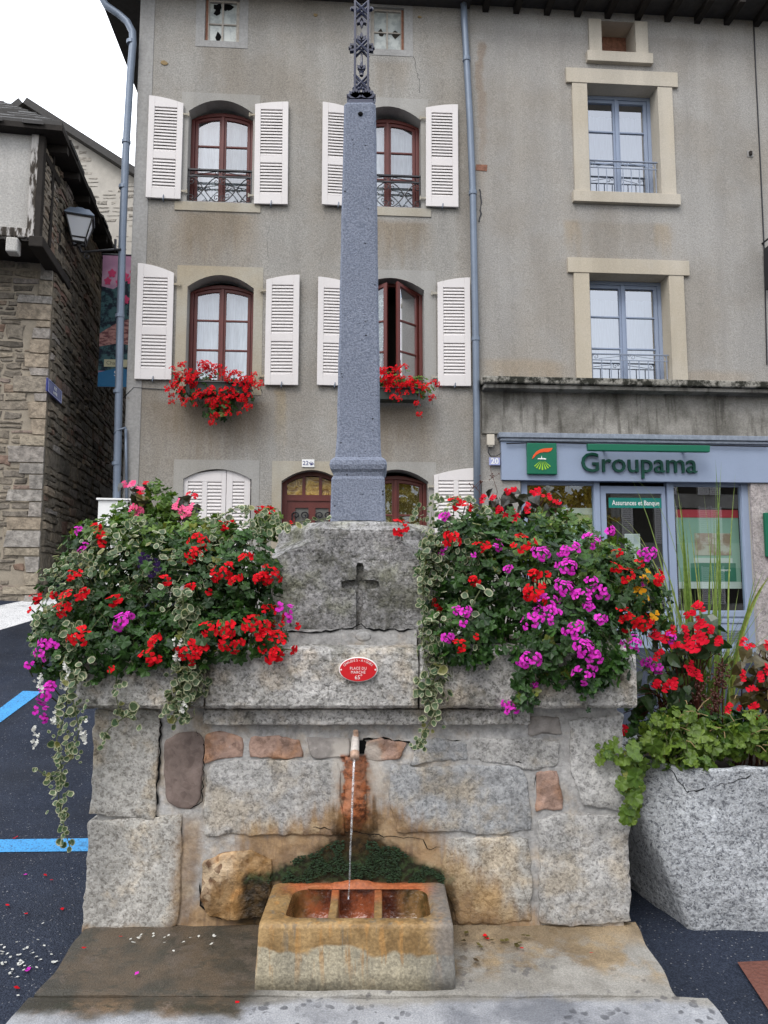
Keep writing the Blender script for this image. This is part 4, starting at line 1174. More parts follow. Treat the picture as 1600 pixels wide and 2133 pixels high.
# ------------------------------------------------------------------ lantern and banner in the lane
def lantern():
    w = -.15
    def pt(px, py, ww=w): 
        u, z = FL(px, py, ww); return Vector((u, ww, z))
    c = pt(164, 512); top = pt(164, 412)
    Hh = top.z - c.z; k = Hh/1.12
    Tm = FT @ Matrix.Translation(c) @ Matrix.Rotation(rad(16), 4, 'Z')
    LN = thing('wall_lantern', 'four sided street lantern with milky panes on a bracket over the lane', 'street lamp', FT @ c)
    b0, b1 = .105*k*1.2, .225*k*1.22; z0, z1 = .03, .58*k
    bar = MB(Tm)
    for sx in (-1, 1):
        for sy in (-1, 1): bar.tube([(sx*b0, sy*b0, z0), (sx*b1, sy*b1, z1)], .011, 5)
    for q, z in ((b0, z0), (b1, z1), (b0 + (b1-b0)*.18, z0+(z1-z0)*.18)):
        for s in (-1, 1):
            bar.tube([(-q, s*q, z), (q, s*q, z)], .011, 5); bar.tube([(s*q, -q, z), (s*q, q, z)], .011, 5)
    bar.tube([(0, 0, -.02), (0, 0, z0)], .03, 8); bar.tube([(-b0, -b0, z0), (b0, b0, z0)], .01, 5); bar.tube([(-b0, b0, z0), (b0, -b0, z0)], .01, 5)
    bar.build('frame', M['slate'], LN)
    cp = MB(Tm)
    e = b1*1.12; f = b1*.72
    sqr = lambda q, z: [(-q, -q, z), (q, -q, z), (q, q, z), (-q, q, z)]
    cp.loft([sqr(e, z1+.012), sqr(e, z1+.03), sqr(f, z1+.20*k), sqr(f*.8, z1+.215*k)])
    cp.loft([sqr(.05, z1+.215*k), sqr(.06, z1+.26*k), sqr(.03, z1+.30*k)])
    cp.build('cap', M['zinc'], LN, bevel=.006)
    t = NT('milky lantern pane'); b = t.n('ShaderNodeBsdfPrincipled', {'Base Color': (.74, .75, .78, 1), 'Roughness': .3})
    tr = t.n('ShaderNodeBsdfTransparent', {'Color': (.85, .87, .9, 1)})
    t.t.links.new(t.n('ShaderNodeMixShader', {0: .15, 1: b.outputs[0], 2: tr.outputs[0]}).outputs[0], t.out.inputs[0])
    g = MB(Tm)
    g.loft([sqr(b0-.004, z0+.004), sqr(b1-.006, z1)], False, False)
    g.build('pane', t.m, LN)
    bl = MB(Tm); bl.ball((0, 0, z0+(z1-z0)*.52), .06, sq=(1, 1, 1.3)); bl.build('bulb', M['white'], LN, smooth=True)
    br = MB(FT)
    e2 = pt(252, 519); s2 = pt(170, 525)
    br.tube([s2, e2], .016, 6); br.tube([(s2.x+.0, w, s2.z), (c.x, w, c.z)], .02, 6)
    br.tube([(e2.x-.08, w, e2.z+.0), (e2.x-.08, w, e2.z+.14)], .02, 6)
    br.tube([(s2.x + .08 + p[0], w, s2.z - .06 + p[1]) for p in scroll((0, 0), .05, math.pi/2, 1.2, 1)], .008, 5)
    br.build('bracket', M['iron'], LN)
lantern()

def banner():
    w = .62
    a, b, c, d_ = sq(209, 532, 262, 806, w)
    b = UL - .02
    BN = thing('street_banner', 'tall printed banner of pink flowers and a blue footer hanging in the lane', 'banner', at((a+b)/2, w, c))
    L, H = b-a, d_-c
    def sky():
        t = NT('pink print ground'); return t.done(t.mix(t.mr(t.noise(2.5, 4), .35, .65), (.42, .22, .34), (.60, .38, .50)), .6, .2)
    def patch(nm, poly, m, dz):
        mb = MB(FT); mb.prism([(a+L*x, c+H*y) for x, y in poly], w-dz, w-dz+.002); return mb.build(nm, m, BN)
    mb = MB(FT); mb.box(a, b, w, w+.008, c, d_); mb.build('cloth', sky(), BN)
    t = NT('dark garden print'); dk = t.done(t.mix(t.mr(t.noise(9, 4, .65), .42, .58), (.012, .02, .035), (.06, .14, .15)), .6, .2)
    patch('picture', [(0, .12), (1, .12), (1, .82), (.6, .80), (.3, .74), (0, .76)], dk, .003)
    t = NT('timber print'); tb = t.done(t.mix(t.mr(t.noise(5, 3, .6, t.scaled(2, 2, 6)), .40, .6), (.17, .065, .07), (.50, .27, .24)), .6, .2)
    patch('picture', [(0, .40), (.35, .47), (1, .55), (1, .30), (.5, .33), (0, .30)], tb, .005)
    for (x, y, r) in ((.25, .86, .05), (.55, .84, .06), (.8, .87, .05), (.15, .80, .045), (.45, .79, .05), (.72, .81, .045), (.62, .66, .05), (.55, .645, .04), (.9, .78, .05)):
        patch('flower', [(x + r*1.9*(1+.25*math.sin(5*t_))*math.cos(t_), y + r*.62*(1+.25*math.sin(5*t_))*math.sin(t_)) for t_ in [k*math.pi/8 for k in range(16)]], M['p_pink'], .006)
    patch('footer', [(0, 0), (1, 0), (1, .115), (.5, .145), (0, .105)], plain('banner blue', (.012, .14, .30), .5), .007)
    patch('footer', [(.14, .15), (1, .15), (1, .205), (.14, .205)], plain('banner cream', (.55, .52, .34), .5), .007)
    def word(s, x, y, size, m):
        mb = MB(FT); vs, fs = text_geo(s, size); x0 = min(v.x for v in vs)
        mb.add([(a+L*x + (v.x-x0), w-.0085, c+H*y+v.y) for v in vs], fs); mb.build('lettering', m, BN, fix=False)
    word('Chaud', .20, .178, .080, plain('banner grey', (.12, .12, .10), .5)); word('So', .40, .098, .115, M['white']); word('du', .44, .045, .105, M['white'])
    mb = MB(FT); mb.tube([(a-.02, w, d_+.012), (b+.05, w, d_+.012)], .012, 6); mb.build('rod', M['iron'], BN)
banner()
# ================================================================== old stone house across the lane
def rubble_mat(name, stops, dark=1.0):
    t = NT(name); r = t.attr()
    c = t.ramp(r, stops)
    c = t.mul(c, t.val(t.mr(t.noise(14, 5, .65), .3, .7), .62, 1.25))
    c = t.mul(c, t.val(t.mr(t.noise(1.2, 4, .6), .3, .7), .78, 1.15))
    return t.done(c, .92, .15, t.math('ADD', t.noise(30, 4, .65), t.noise(9, 3)), .8, .02)
M['rubble'] = rubble_mat('warm schist rubble', [(0, (.14, .122, .10)), (.3, (.26, .222, .175)), (.55, (.20, .175, .145)), (.75, (.34, .29, .22)), (.9, (.21, .135, .10)), (1, (.33, .31, .28))])
M['rubble_dk'] = rubble_mat('shaded schist rubble', [(0, (.10, .088, .070)), (.35, (.18, .152, .115)), (.6, (.135, .118, .095)), (.8, (.25, .205, .15)), (.92, (.18, .11, .085)), (1, (.25, .23, .205))])  # darker copy of the front rubble, side wall shade put into the colour
M['rubble_lt'] = rubble_mat('pale pointed rubble', [(0, (.36, .33, .29)), (.5, (.43, .40, .35)), (1, (.27, .245, .215))])
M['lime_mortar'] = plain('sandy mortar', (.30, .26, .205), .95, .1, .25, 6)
M['dk_mortar'] = plain('shaded mortar', (.16, .14, .11), .95, .1, .3, 6)  # side wall mortar, darkened in colour for its shade
M['lt_mortar'] = plain('pale mortar', (.50, .47, .42), .95, .1, .15, 6)
M['roughcast'] = stucco('pale roughcast', (.47, .455, .43), (.42, .405, .38), 50, .10, .5)
def oldpost():
    t = NT('weathered painted post')
    n = t.noise(2.2, 5, .65, t.scaled(6, 6, 1.2))
    c = t.ramp(n, [(.3, (.02, .018, .016)), (.46, (.06, .05, .04)), (.52, (.42, .40, .38)), (.70, (.55, .52, .48)), (.8, (.33, .20, .10))])
    return t.done(c, .85, .2, n, .6, .01)
M['oldpost'] = oldpost()

def rubble(mb, T, L, H, hmin, hmax, lmin, lmax, seed, gap=.012, proud=(.008, .035), skip=None):
    """courses of rough stones on the plane y = 0 of frame T, facing -y"""
    rr = random.Random(seed); old = mb.T; mb.T = T
    z = 0.0
    while z < H:
        h = rr.uniform(hmin, hmax) * (1.0 if rr.random() > .12 else 1.7)
        h = min(h, H - z)
        if h < .02: break
        x = -rr.uniform(0, lmin)
        while x < L:
            l = rr.uniform(lmin, lmax) * (h/hmax*.6+.6)
            a, b = max(0, x), min(L, x + l)
            if b - a > .03 and not (skip and skip((a+b)/2, z+h/2)):
                sub = 2 if (h > hmax*.8 and rr.random() < .4) else 1
                for s in range(sub):
                    z0, z1 = z + h*s/sub, z + h*(s+1)/sub
                    g = gap*rr.uniform(.5, 1.3); j = lambda q: rr.uniform(-q, q)
                    q = min(.022, (z1-z0)*.16)
                    a0, a1, c0, c1 = a+g/2, b-g/2, z0+g/2, z1-g/2
                    o = [(a0+j(q), 0.0, c0+j(q)), ((a0+a1)/2+j(.02), 0, c0+j(q*.8)), (a1+j(q), 0, c0+j(q)), (a1+j(q*.5), 0, (c0+c1)/2), (a1+j(q), 0, c1+j(q)), ((a0+a1)/2+j(.02), 0, c1+j(q*.8)), (a0+j(q), 0, c1+j(q)), (a0+j(q*.5), 0, (c0+c1)/2)]
                    cx, cz = (a0+a1)/2, (c0+c1)/2; p = rr.uniform(*proud)
                    k = .80; i_ = [(cx+(u-cx)*(1-.022/max(.05, a1-a0)*2), -p*rr.uniform(.7, 1.1), cz+(v-cz)*k) for u, _, v in o]
                    mb.rn = rr.random()
                    mb.add([(u, .01, v) for u, _, v in o] + i_ + [(cx, -p*1.12, cz)], [(n, (n+1) % 8, (n+1) % 8 + 8, n+8) for n in range(8)] + [(n+8, (n+1) % 8 + 8, 16) for n in range(8)])
            x += l
        z += h
    mb.T = old

HC = Vector((-4.44, 9.6, 0))
HT = Matrix.Translation(HC) @ Matrix.Rotation(rad(9.2), 4, 'Z')
HL = thing('stone_house', 'old rubble stone house with a jettied plaster bay and dark slate eaves across the lane', 'house', HC + Vector((-1, .5, 1.3)))
ZG = 1.15
def HLp(px, py, w):                                    # point of the plane y = w in the house frame
    inv = HT.inverted(); o = inv @ CAM; d = inv.to_3x3() @ ray(px, py)
    return o + d * ((w - o.y) / d.y)
def HLs(px, py, x=0.0):                                # point of the plane x = const
    inv = HT.inverted(); o = inv @ CAM; d = inv.to_3x3() @ ray(px, py)
    return o + d * ((x - o.x) / d.x)
ZJ = HLp(78, 497, -.7).z                               # underside of the jetty
ZR = HLp(80, 280, -.7).z                         # eaves
mb = MB(HT); mb.box(-4.5, -.005, .005, 9, ZG-1, ZR); mb.build('wall', M['lime_mortar'], HL)
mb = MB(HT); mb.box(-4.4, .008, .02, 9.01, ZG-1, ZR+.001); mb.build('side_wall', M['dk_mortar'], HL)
mb = MB()
Tf = HT @ Matrix.Translation((-3.2, 0, ZG))
rr0 = random.Random(2)
rubble(mb, Tf, 3.2, ZJ-ZG+.3, .045, .13, .12, .36, 5, gap=.022, skip=lambda x, z: x > 2.98 or rr0.random() < .06, proud=(.004, .018))
rr = random.Random(8); z = ZG
k = 0
while z < ZJ:
    h = rr.uniform(.10, .24); l = rr.choice((.22, .42, .30, .16)); q = .008
    mb.T = HT; mb.rn = rr.choice((.72, .78, .98, .62, .99))
    o = [(-l+rr.uniform(-.02, .02), z+.008), (-.004, z+.008), (0.0, z+h-.008), (-l+rr.uniform(-.02, .02), z+h-.01)]
    mb.prism(o, -.022, .3); z += h; k += 1
mb.T = None
mb.build('stone_facing', M['rubble'], HL, bevel=.008, seg=1)
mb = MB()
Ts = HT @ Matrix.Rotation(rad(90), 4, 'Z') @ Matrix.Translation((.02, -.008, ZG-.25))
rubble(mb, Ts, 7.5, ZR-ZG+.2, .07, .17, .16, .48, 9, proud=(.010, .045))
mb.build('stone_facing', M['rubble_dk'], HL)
# jettied bay
mb = MB(HT); mb.box(-4.5, -.14, -.66, .0, ZJ+.10, ZR); mb.build('plaster_panel', M['roughcast'], HL)
mb = MB(HT); mb.box(-.14, -.05, -.70, -.58, ZJ+.12, ZR); mb.build('corner_post', M['oldpost'], HL, bevel=.008)
mb = MB(HT); mb.box(-.05, .02, -.71, -.60, ZJ+.02, ZR-.01)
mb.box(-.045, .024, -.30, -.22, ZJ+.1, ZR-.02); mb.box(-.045, .024, .12, .24, ZJ+.1, ZR-.02); mb.box(-.045, .026, -.6, .9, ZR-.28, ZR-.17)
mb.build('timber_post', M['dark'], HL, bevel=.008)
mb = MB(HT); mb.box(-4.5, -.05, -.72, -.60, ZJ, ZJ+.12); mb.build('sill_beam', M['oldpost'], HL, bevel=.01)
mb = MB(HT); mb.box(-.10, .07, -.74, .62, ZJ-.12, ZJ+.02); mb.build('side_beam', M['dark'], HL, bevel=.012)
mb = MB(HT); mb.box(-4.5, -.10, -.60, .02, ZJ-.02, ZJ+.02)
for x in (-1.05, -2.0, -2.9): mb.box(x-.08, x+.08, -.60, .05, ZJ-.30, ZJ-.02)
mb.build('floor_joist', M['dark'], HL, bevel=.01)
mb = MB(HT); p = HLp(28, 515, -.68); mb.box(p.x-.07, p.x+.07, -.76, -.60, p.z-.09, p.z+.10); mb.build('corbel_end', M['roughcast'], HL, bevel=.02)
mb = MB()
rubble(mb, HT @ Matrix.Rotation(rad(90), 4, 'Z') @ Matrix.Translation((-.6, -.0, ZJ+.02)), .75, ZR-ZJ-.1, .06, .12, .14, .3, 21, proud=(.004, .02))
mb.build('infill', M['rubble'], HL)
# roof: hipped slate slab with dark soffit, eaves sagging a little, slates as ragged courses
mb = MB(HT); ov = .13; ovs = .26
E = lambda x, y, z: (x, y, z)
zr = ZR
mb.add([(-6, -.7-ov, zr), (ovs, -.7-ov, zr), (ovs, 9.2, zr), (-6, 9.2, zr), (-6, -.7-ov, zr+.07), (ovs, -.7-ov, zr+.07), (ovs, 9.2, zr+.07), (-6, 9.2, zr+.07), (-6, 3.2, zr+3.2), (-2.9, 3.2, zr+3.2), (-2.9, 5, zr+3.2), (-6, 5, zr+3.2)],
       [(0, 3, 2, 1), (0, 1, 5, 4), (1, 2, 6, 5), (2, 3, 7, 6), (3, 0, 4, 7), (4, 5, 9, 8), (5, 6, 10, 9), (6, 7, 11, 10), (7, 4, 8, 11), (8, 9, 10, 11)])
RF = mb.build('roof', M['dark'], HL)
mb = MB(HT); rr = random.Random(4)
for i in range(18):
    s = i/18; s1 = s + .075
    for side in (0, 1):
        n = 26
        for k in range(n):
            a, b = k/n, (k+1)/n
            def pt(s, t, side=side):
                if side == 0: x0, x1 = -6, ovs - (ovs+2.9)*s; return Vector((x0+(x1-x0)*t, -.7-ov + (3.2+.7+ov)*s, zr+.07 + 3.13*s))
                y0 = -.7-ov + (3.2+.7+ov)*s; y1 = 9.2 - 4.2*s; return Vector((ovs - (ovs+2.9)*s, y0 + (y1-y0)*t, zr+.07 + 3.13*s))
            j = rr.uniform(-.012, .012); up = Vector((0, 0, .035 + rr.uniform(0, .02)))
            p = [pt(s + j, a), pt(s + j, b), pt(s1, b), pt(s1, a)]
            mb.rn = rr.random()
            mb.add([p[0]+up, p[1]+up, p[2]+Vector((0, 0, .012)), p[3]+Vector((0, 0, .012)), p[0]-up*.1, p[1]-up*.1], [(0, 1, 2, 3), (4, 5, 1, 0), (4, 0, 3), (5, 2, 1)])
mb.build('roof_slate', M['slate'], HL)
for k in range(12):
    y = -.5 + k*.62; mb = MB(HT); mb.box(-.02, ovs-.02, y, y+.09, zr-.10, zr-.002); mb.build('rafter', M['dark'], HL)
# street name plate on the side wall
def street_sign():
    Q = [HLs(px, py, .07) for px, py in ((97, 821), (127, 836), (127, 808), (97, 791))]
    y0, y1 = Q[0].y, Q[1].y; z0 = min(Q[0].z, Q[1].z); z1 = max(Q[2].z, Q[3].z); z0, z1 = (Q[0].z+Q[1].z)/2, (Q[2].z+Q[3].z)/2
    S = thing('street_sign', 'blue enamel street name plate on the dark side wall of the stone house', 'sign', HT @ Vector((.06, (y0+y1)/2, z0)))
    T2 = HT @ Matrix.Translation((.075, (y0+y1)/2, (z0+z1)/2)) @ Matrix.Rotation(rad(90), 4, 'Z')
    l, h = (y1-y0)/2, (z1-z0)/2
    mb = MB(T2); mb.box(-l, l, -.006, .02, -h, h); mb.build('plate', M['blueplate'], S, bevel=.008)
    mb = MB(T2); mb.ring([(-l*.94, -h*.92), (l*.94, -h*.92), (l*.94, h*.92), (-l*.94, h*.92)], [(-l*.88, -h*.84), (l*.88, -h*.84), (l*.88, h*.84), (-l*.88, h*.84)], -.009, -.004); mb.build('border', M['paleplate'], S)
    mb = MB(T2); put_text(mb, 'RUE', h*.75, 0, h*.33, -.010, th=.002); put_text(mb, 'du PAR', h*.70, 0, -h*.38, -.010, th=.002); mb.build('lettering', M['white'], S, fix=False)
street_sign()

# pale gable behind the stone house
def gable():
    Y = 16.5
    q = lambda px, py: P(px, py, Y)
    pk = q(58, 228); l = q(-160, 400); r = q(310, 390)
    zb = 2.0
    GH = thing('gable_house', 'pale stone gable house with a slate verge rising behind the slate roofed house', 'house', Vector((pk.x, Y+2, zb)))
    T = Matrix.Translation((0, Y, 0))
    mb = MB(T); poly = [(l.x, zb), (r.x, zb), (r.x, r.z), (pk.x, pk.z), (l.x, l.z)]
    mb.prism(poly, 0, 5); mb.build('wall', M['lt_mortar'], GH)
    mb = MB()
    sl = (r.z-pk.z)/(r.x-pk.x)
    def sk(x, z):
        X, Z = l.x + x, zb + 4 + z
        return Z > pk.z + sl*abs(X-pk.x) - .15 or X < pk.x-2 or rr.random() < .35
    rubble(mb, T @ Matrix.Translation((l.x, 0, zb+4)), r.x-l.x, 12, .10, .20, .2, .6, 31, gap=.09, proud=(.004, .018), skip=sk)
    mb.build('stone_facing', M['rubble_lt'], GH)
    mb = MB(T)
    for a, b in ((pk, r), (pk, l)):
        u = Vector((b.x-a.x, b.z-a.z)).normalized(); nn = Vector((-u.y, u.x)); nn = nn if nn.y > 0 else -nn
        p0, p1 = Vector((a.x, a.z)), Vector((b.x, b.z)) + u*.4
        mb.prism([tuple(p0), tuple(p1), tuple(p1+nn*.16), tuple(p0+nn*.16)], -.25, 5.2)
    mb.build('roof', M['slate'], GH)
gable()

# ================================================================== the fountain
YF = 3.5
ZL0, ZL1 = 1.093, 1.372
FX0, FX1 = -1.312, 1.083
FN_ = thing('stone_fountain', 'granite wall fountain with a planted trough and a cross carved in its weathered block', 'fountain', (-.12, 4.1, .08))
def FP(px, py, Y=YF): p = P(px, py, Y); return (p.x, p.z)
# mortared body with an uneven front
mb = MB(); nx, nz_ = 96, 40
vs = []
for j in range(nz_+1):
    for i in range(nx+1):
        x = FX0 + .012 + (FX1-FX0-.024)*i/nx; z = .06 + (ZL0-.006-.06)*j/nz_
        d = 0 if j in (0, nz_) or i in (0, nx) else .006*(mnoise.noise((x*5, 1.3, z*5)))+.003*mnoise.noise((x*17, 5.1, z*17)) - .0015
        vs.append((x, YF + d, z))
mb.add(vs, [(j*(nx+1)+i, j*(nx+1)+i+1, (j+1)*(nx+1)+i+1, (j+1)*(nx+1)+i) for j in range(nz_) for i in range(nx)])
mb.add([(FX0+.012, YF, .06), (FX0+.012, 4.72, .06), (FX0+.012, 4.72, ZL0), (FX0+.012, YF, ZL0)], [(0, 1, 2, 3)])
mb.add([(FX1-.012, YF, .06), (FX1-.012, 4.72, .06), (FX1-.012, 4.72, ZL0), (FX1-.012, YF, ZL0)], [(3, 2, 1, 0)])
mb.add([(FX0+.012, 4.72, .06), (FX1-.012, 4.72, .06), (FX1-.012, 4.72, ZL0), (FX0+.012, 4.72, ZL0)], [(0, 1, 2, 3)])
mb.build('wall', M['mortar'], FN_, smooth=True, fix=False)

def resample(poly, step, jit, rr):
    out = []
    n = len(poly)
    for i in range(n):
        a, b = Vector(poly[i]), Vector(poly[(i+1) % n])
        k = max(1, int((b-a).length/step))
        for s in range(k):
            p = a + (b-a)*s/k
            out.append((p.x + rr.uniform(-jit, jit), p.y + rr.uniform(-jit, jit)))
    # soften corners
    m = len(out)
    return [((out[i-1][0] + 4*out[i][0] + out[(i+1) % m][0])/6, (out[i-1][1] + 4*out[i][1] + out[(i+1) % m][1])/6) for i in range(m)]

def stone(pix, mat, proud=.022, depth=.03, seed=0, rough=.006, label=None, jit=.005):
    rr = random.Random(seed); proud = .007 + proud*.30
    poly = resample([FP(*p) for p in pix], .016, .0035, rr)
    px_, pz_ = sum(p[0] for p in poly)/len(poly), sum(p[1] for p in poly)/len(poly)
    poly = [(px_+(x-px_)*1.015 + (.006 if x > px_ else -.006), pz_+(z-pz_)*1.02 + (.005 if z > pz_ else -.005)) for x, z in poly]
    poly = [(x + .012*mnoise.noise((x*11, seed*2.1, z*11)) + .006*mnoise.noise((x*30, seed*2.1, z*30)), z + .012*mnoise.noise((x*11, seed*5.3, z*11)) + .006*mnoise.noise((x*30, seed*5.3, z*30))) for x, z in poly]
    n = len(poly); cx = sum(p[0] for p in poly)/n; cz = sum(p[1] for p in poly)/n
    loops = []
    def L(scale, y, inset=0.0):
        l = []
        for (x, z) in poly:
            d = math.hypot(x-cx, z-cz); k = scale*(1 - inset/max(d, .02))
            X, Z = cx+(x-cx)*k, cz+(z-cz)*k
            bump = rough*2.2*mnoise.noise((X*9, seed*3.7, Z*9)) + rough*mnoise.noise((X*28, seed*1.7, Z*28))
            l.append((X, y + (bump if y < YF-.002 else 0), Z))
        return l
    loops = [L(1, YF+depth), L(1, YF-proud*.30), L(1, YF-proud*.85, .003), L(1, YF-proud, .008), L(.82, YF-proud*1.05), L(.6, YF-proud*1.05), L(.36, YF-proud*1.05), L(.14, YF-proud*1.05)]
    mb = MB(); mb.loft(loops, True, True)
    o = mb.build('stone_block', M[mat], FN_, smooth=True)
    if label: o['label'] = label
    return o
ST = [
 ([(203, 1482), (331, 1482), (328, 1560), (322, 1702), (194, 1690)], 'gr_warm', .026, .5, 'tall pale corner stone under the trough at the road side'),
 ([(190, 1712), (300, 1704), (376, 1703), (374, 1800), (368, 1925), (300, 1932), (178, 1946)], 'gr_warm', .028, .5, 'big square foundation stone at the road side'),
 ([(347, 1545), (385, 1524), (412, 1530), (425, 1560), (418, 1662), (395, 1685), (352, 1668), (345, 1610)], 'st_brown', .020, .03, 'smooth brown stone set upright'),
 ([(432, 1530), (470, 1525), (502, 1537), (504, 1575), (430, 1588)], 'st_pink', .014, .03, None),
 ([(525, 1538), (570, 1534), (620, 1542), (630, 1578), (520, 1575)], 'st_pink', .018, .03, None),
 ([(640, 1538), (728, 1540), (724, 1578), (655, 1576)], 'st_flat', .010, .03, None),
 ([(442, 1592), (520, 1584), (640, 1586), (702, 1592), (716, 1733), (560, 1737), (432, 1735), (430, 1660)], 'gr_grey', .022, .03, 'large grey block streaked with ochre'),
 ([(428, 1798), (460, 1780), (520, 1774), (565, 1792), (560, 1850), (545, 1903), (480, 1910), (438, 1903), (420, 1860)], 'st_ochre', .035, .03, 'rough ochre quartz stone beside the basin'),
 ([(766, 1545), (800, 1538), (845, 1548), (832, 1580), (762, 1580)], 'st_pink', .012, .03, None),
 ([(870, 1545), (925, 1541), (970, 1548), (974, 1580), (858, 1586)], 'gr_blue', .014, .03, None),
 ([(985, 1540), (1060, 1538), (1160, 1547), (1158, 1590), (1100, 1600), (982, 1578)], 'gr_grey', .016, .03, None),
 ([(820, 1596), (900, 1600), (1000, 1596), (1085, 1602), (1098, 1640), (1100, 1720), (1040, 1736), (832, 1728), (815, 1660)], 'gr_blue', .022, .03, 'large blue grey block'),
 ([(1122, 1610), (1160, 1608), (1171, 1683), (1116, 1685)], 'st_pink', .022, .03, 'small pink brick shaped stone'),
 ([(1188, 1505), (1292, 1490), (1296, 1690), (1215, 1668), (1190, 1600)], 'gr_grey', .026, .5, 'rounded granite corner stone by the planter'),
 ([(1125, 1706), (1180, 1700), (1303, 1702), (1306, 1800), (1310, 1915), (1220, 1922), (1128, 1920)], 'gr_grey', .028, .5, 'big square foundation stone by the planter'),
 ([(940, 1750), (1010, 1744), (1098, 1752), (1104, 1830), (1104, 1914), (1020, 1922), (958, 1920), (930, 1850), (922, 1795)], 'gr_warm', .024, .03, 'rust streaked granite block beside the basin'),
 ([(1105, 1494), (1165, 1496), (1168, 1528), (1106, 1528)], 'st_flat', .016, .03, None),
]
for i, (pix, m, pr, dp, lb) in enumerate(ST): stone(pix, m, pr, dp, i+1, .010 if m == 'st_ochre' else .005, lb, .008 if m in ('st_pink', 'st_ochre') else .004)

def crack(pix, wmin, wmax, Y, seed, mat='black', parent=None):
    rr = random.Random(seed); pts = []
    for (a, b) in zip(pix, pix[1:]):
        n = max(1, int(math.hypot(b[0]-a[0], b[1]-a[1])/9))
        for s in range(n): pts.append((a[0]+(b[0]-a[0])*s/n + rr.uniform(-2.5, 2.5), a[1]+(b[1]-a[1])*s/n + rr.uniform(-2.5, 2.5)))
    pts.append(pix[-1])
    q = [Vector(FP(x, y, Y)) for x, y in pts]; L_, R_ = [], []
    for i, p in enumerate(q):
        d = (q[min(i+1, len(q)-1)] - q[max(i-1, 0)]).normalized(); nn = Vector((-d.y, d.x))
        e = min(1, min(i, len(q)-1-i)/2 + .15)
        w = rr.uniform(wmin, wmax)*.5*e; L_.append(p+nn*w); R_.append(p-nn*w)
    mb = MB(); n = len(q)
    mb.add([(p.x, Y, p.y) for p in L_] + [(p.x, Y, p.y) for p in R_], [(i, i+1, n+i+1, n+i) for i in range(n-1)])
    mb.build('crack', M[mat], parent or FN_)
YC = YF - .0105
for i, (pix, a, b) in enumerate([
    ([(335, 1490), (333, 1560), (327, 1640), (324, 1700), (372, 1706)], .006, .013),
    ([(378, 1704), (376, 1780), (368, 1830), (372, 1880)], .002, .005),
    ([(408, 1524), (420, 1545), (427, 1565), (420, 1668), (396, 1686)], .003, .008),
    ([(432, 1612), (430, 1640)], .002, .006),
    ([(745, 1560), (760, 1542), (800, 1538), (850, 1548), (866, 1562), (905, 1545), (960, 1542)], .004, .014),
    ([(418, 1838), (420, 1885), (450, 1910), (510, 1912)], .004, .010),
    ([(640, 1720), (800, 1742), (880, 1748), (890, 1770), (920, 1765)], .002, .005),
    ([(1118, 1612), (1112, 1640)], .003, .008),
    ([(1050, 1590), (1090, 1588), (1100, 1592)], .003, .010),
    ([(185, 1950), (300, 1938), (372, 1930)], .002, .006),
    ([(690, 1578), (716, 1576), (722, 1588)], .002, .004),
]): crack(pix, a, b, YC - (.0 if i not in (5,) else .0), 40+i)
# moulding below the trough
mb = MB(); a, b = FP(428, 1490)[0], FP(1100, 1490)[0]
n = 46; top = []; bot = []
for i in range(n+1):
    x = a + (b-a)*i/n; bot.append((x, FP(760, 1511, 3.44)[1] + .007*mnoise.noise((x*8, 2, 0)) + .004*mnoise.noise((x*30, 2, 0))))
mb.prism(bot + [(b, ZL0-.010), (a, ZL0-.010)], 3.445, YF+.02); mb.build('moulding', M['ledge'], FN_, bevel=.008)
# trough slab: three lengths of granite, hollow above
X0, X1 = -1.372, 1.126
YL = 3.38
def slab(x0, x1, seed):
    mb = MB(); n = max(2, int((x1-x0)/.02)); m = 14
    prof = []                                          # rounded front profile, y and z
    for (dy, dz) in ((.25, 0), (.03, 0), (.012, .006), (.002, .018), (0, .05), (0, .10), (0, .15), (0, .20), (.004, .245), (.016, .262), (.03, .270), (.09, .278), (.16, .279)): prof.append((YL+dy, ZL0+dz))
    loops = []
    for i in range(n+1):
        x = x0 + (x1-x0)*i/n; e = .008 if i in (0, n) else 0
        l = []
        for k, (y, z) in enumerate(prof):
            d = (.006*mnoise.noise((x*7, seed, z*9)) + .005*mnoise.noise((x*24, seed, z*24)) + .003*mnoise.noise((x*60, seed, z*60)))
            xx = x + (.012*mnoise.noise((seed, z*11, y*9)) if i in (0, n) else 0)
            l.append((xx, y + d + e, z + d*.6*(1 if k > 7 or k < 3 else 0) - (e if k > 8 else 0)))
        loops.append(l)
    mb.loft(loops, True, True)
    mb.build('trough_slab', M['ledge'], FN_, smooth=False)
xs = FP(428, 1400, YL)[0], FP(872, 1400, YL)[0]
slab(X0, xs[0]-.003, 1); slab(xs[0]+.003, xs[1]-.003, 2); slab(xs[1]+.003, X1, 3)
mb = MB(); mb.box(X0, X0+.16, YL+.20, 4.8, ZL0, ZL1-.004); mb.box(X1-.16, X1, YL+.20, 4.8, ZL0, ZL1-.004); mb.box(X0, X1, 4.64, 4.8, ZL0+.001, ZL1-.003); mb.build('trough_side', M['ledge'], FN_, bevel=.015)
mb = MB(); mb.box(X0+.1, X1-.1, YL+.15, 4.7, ZL0+.002, ZL1-.03); mb.build('soil', M['soil'], FN_)
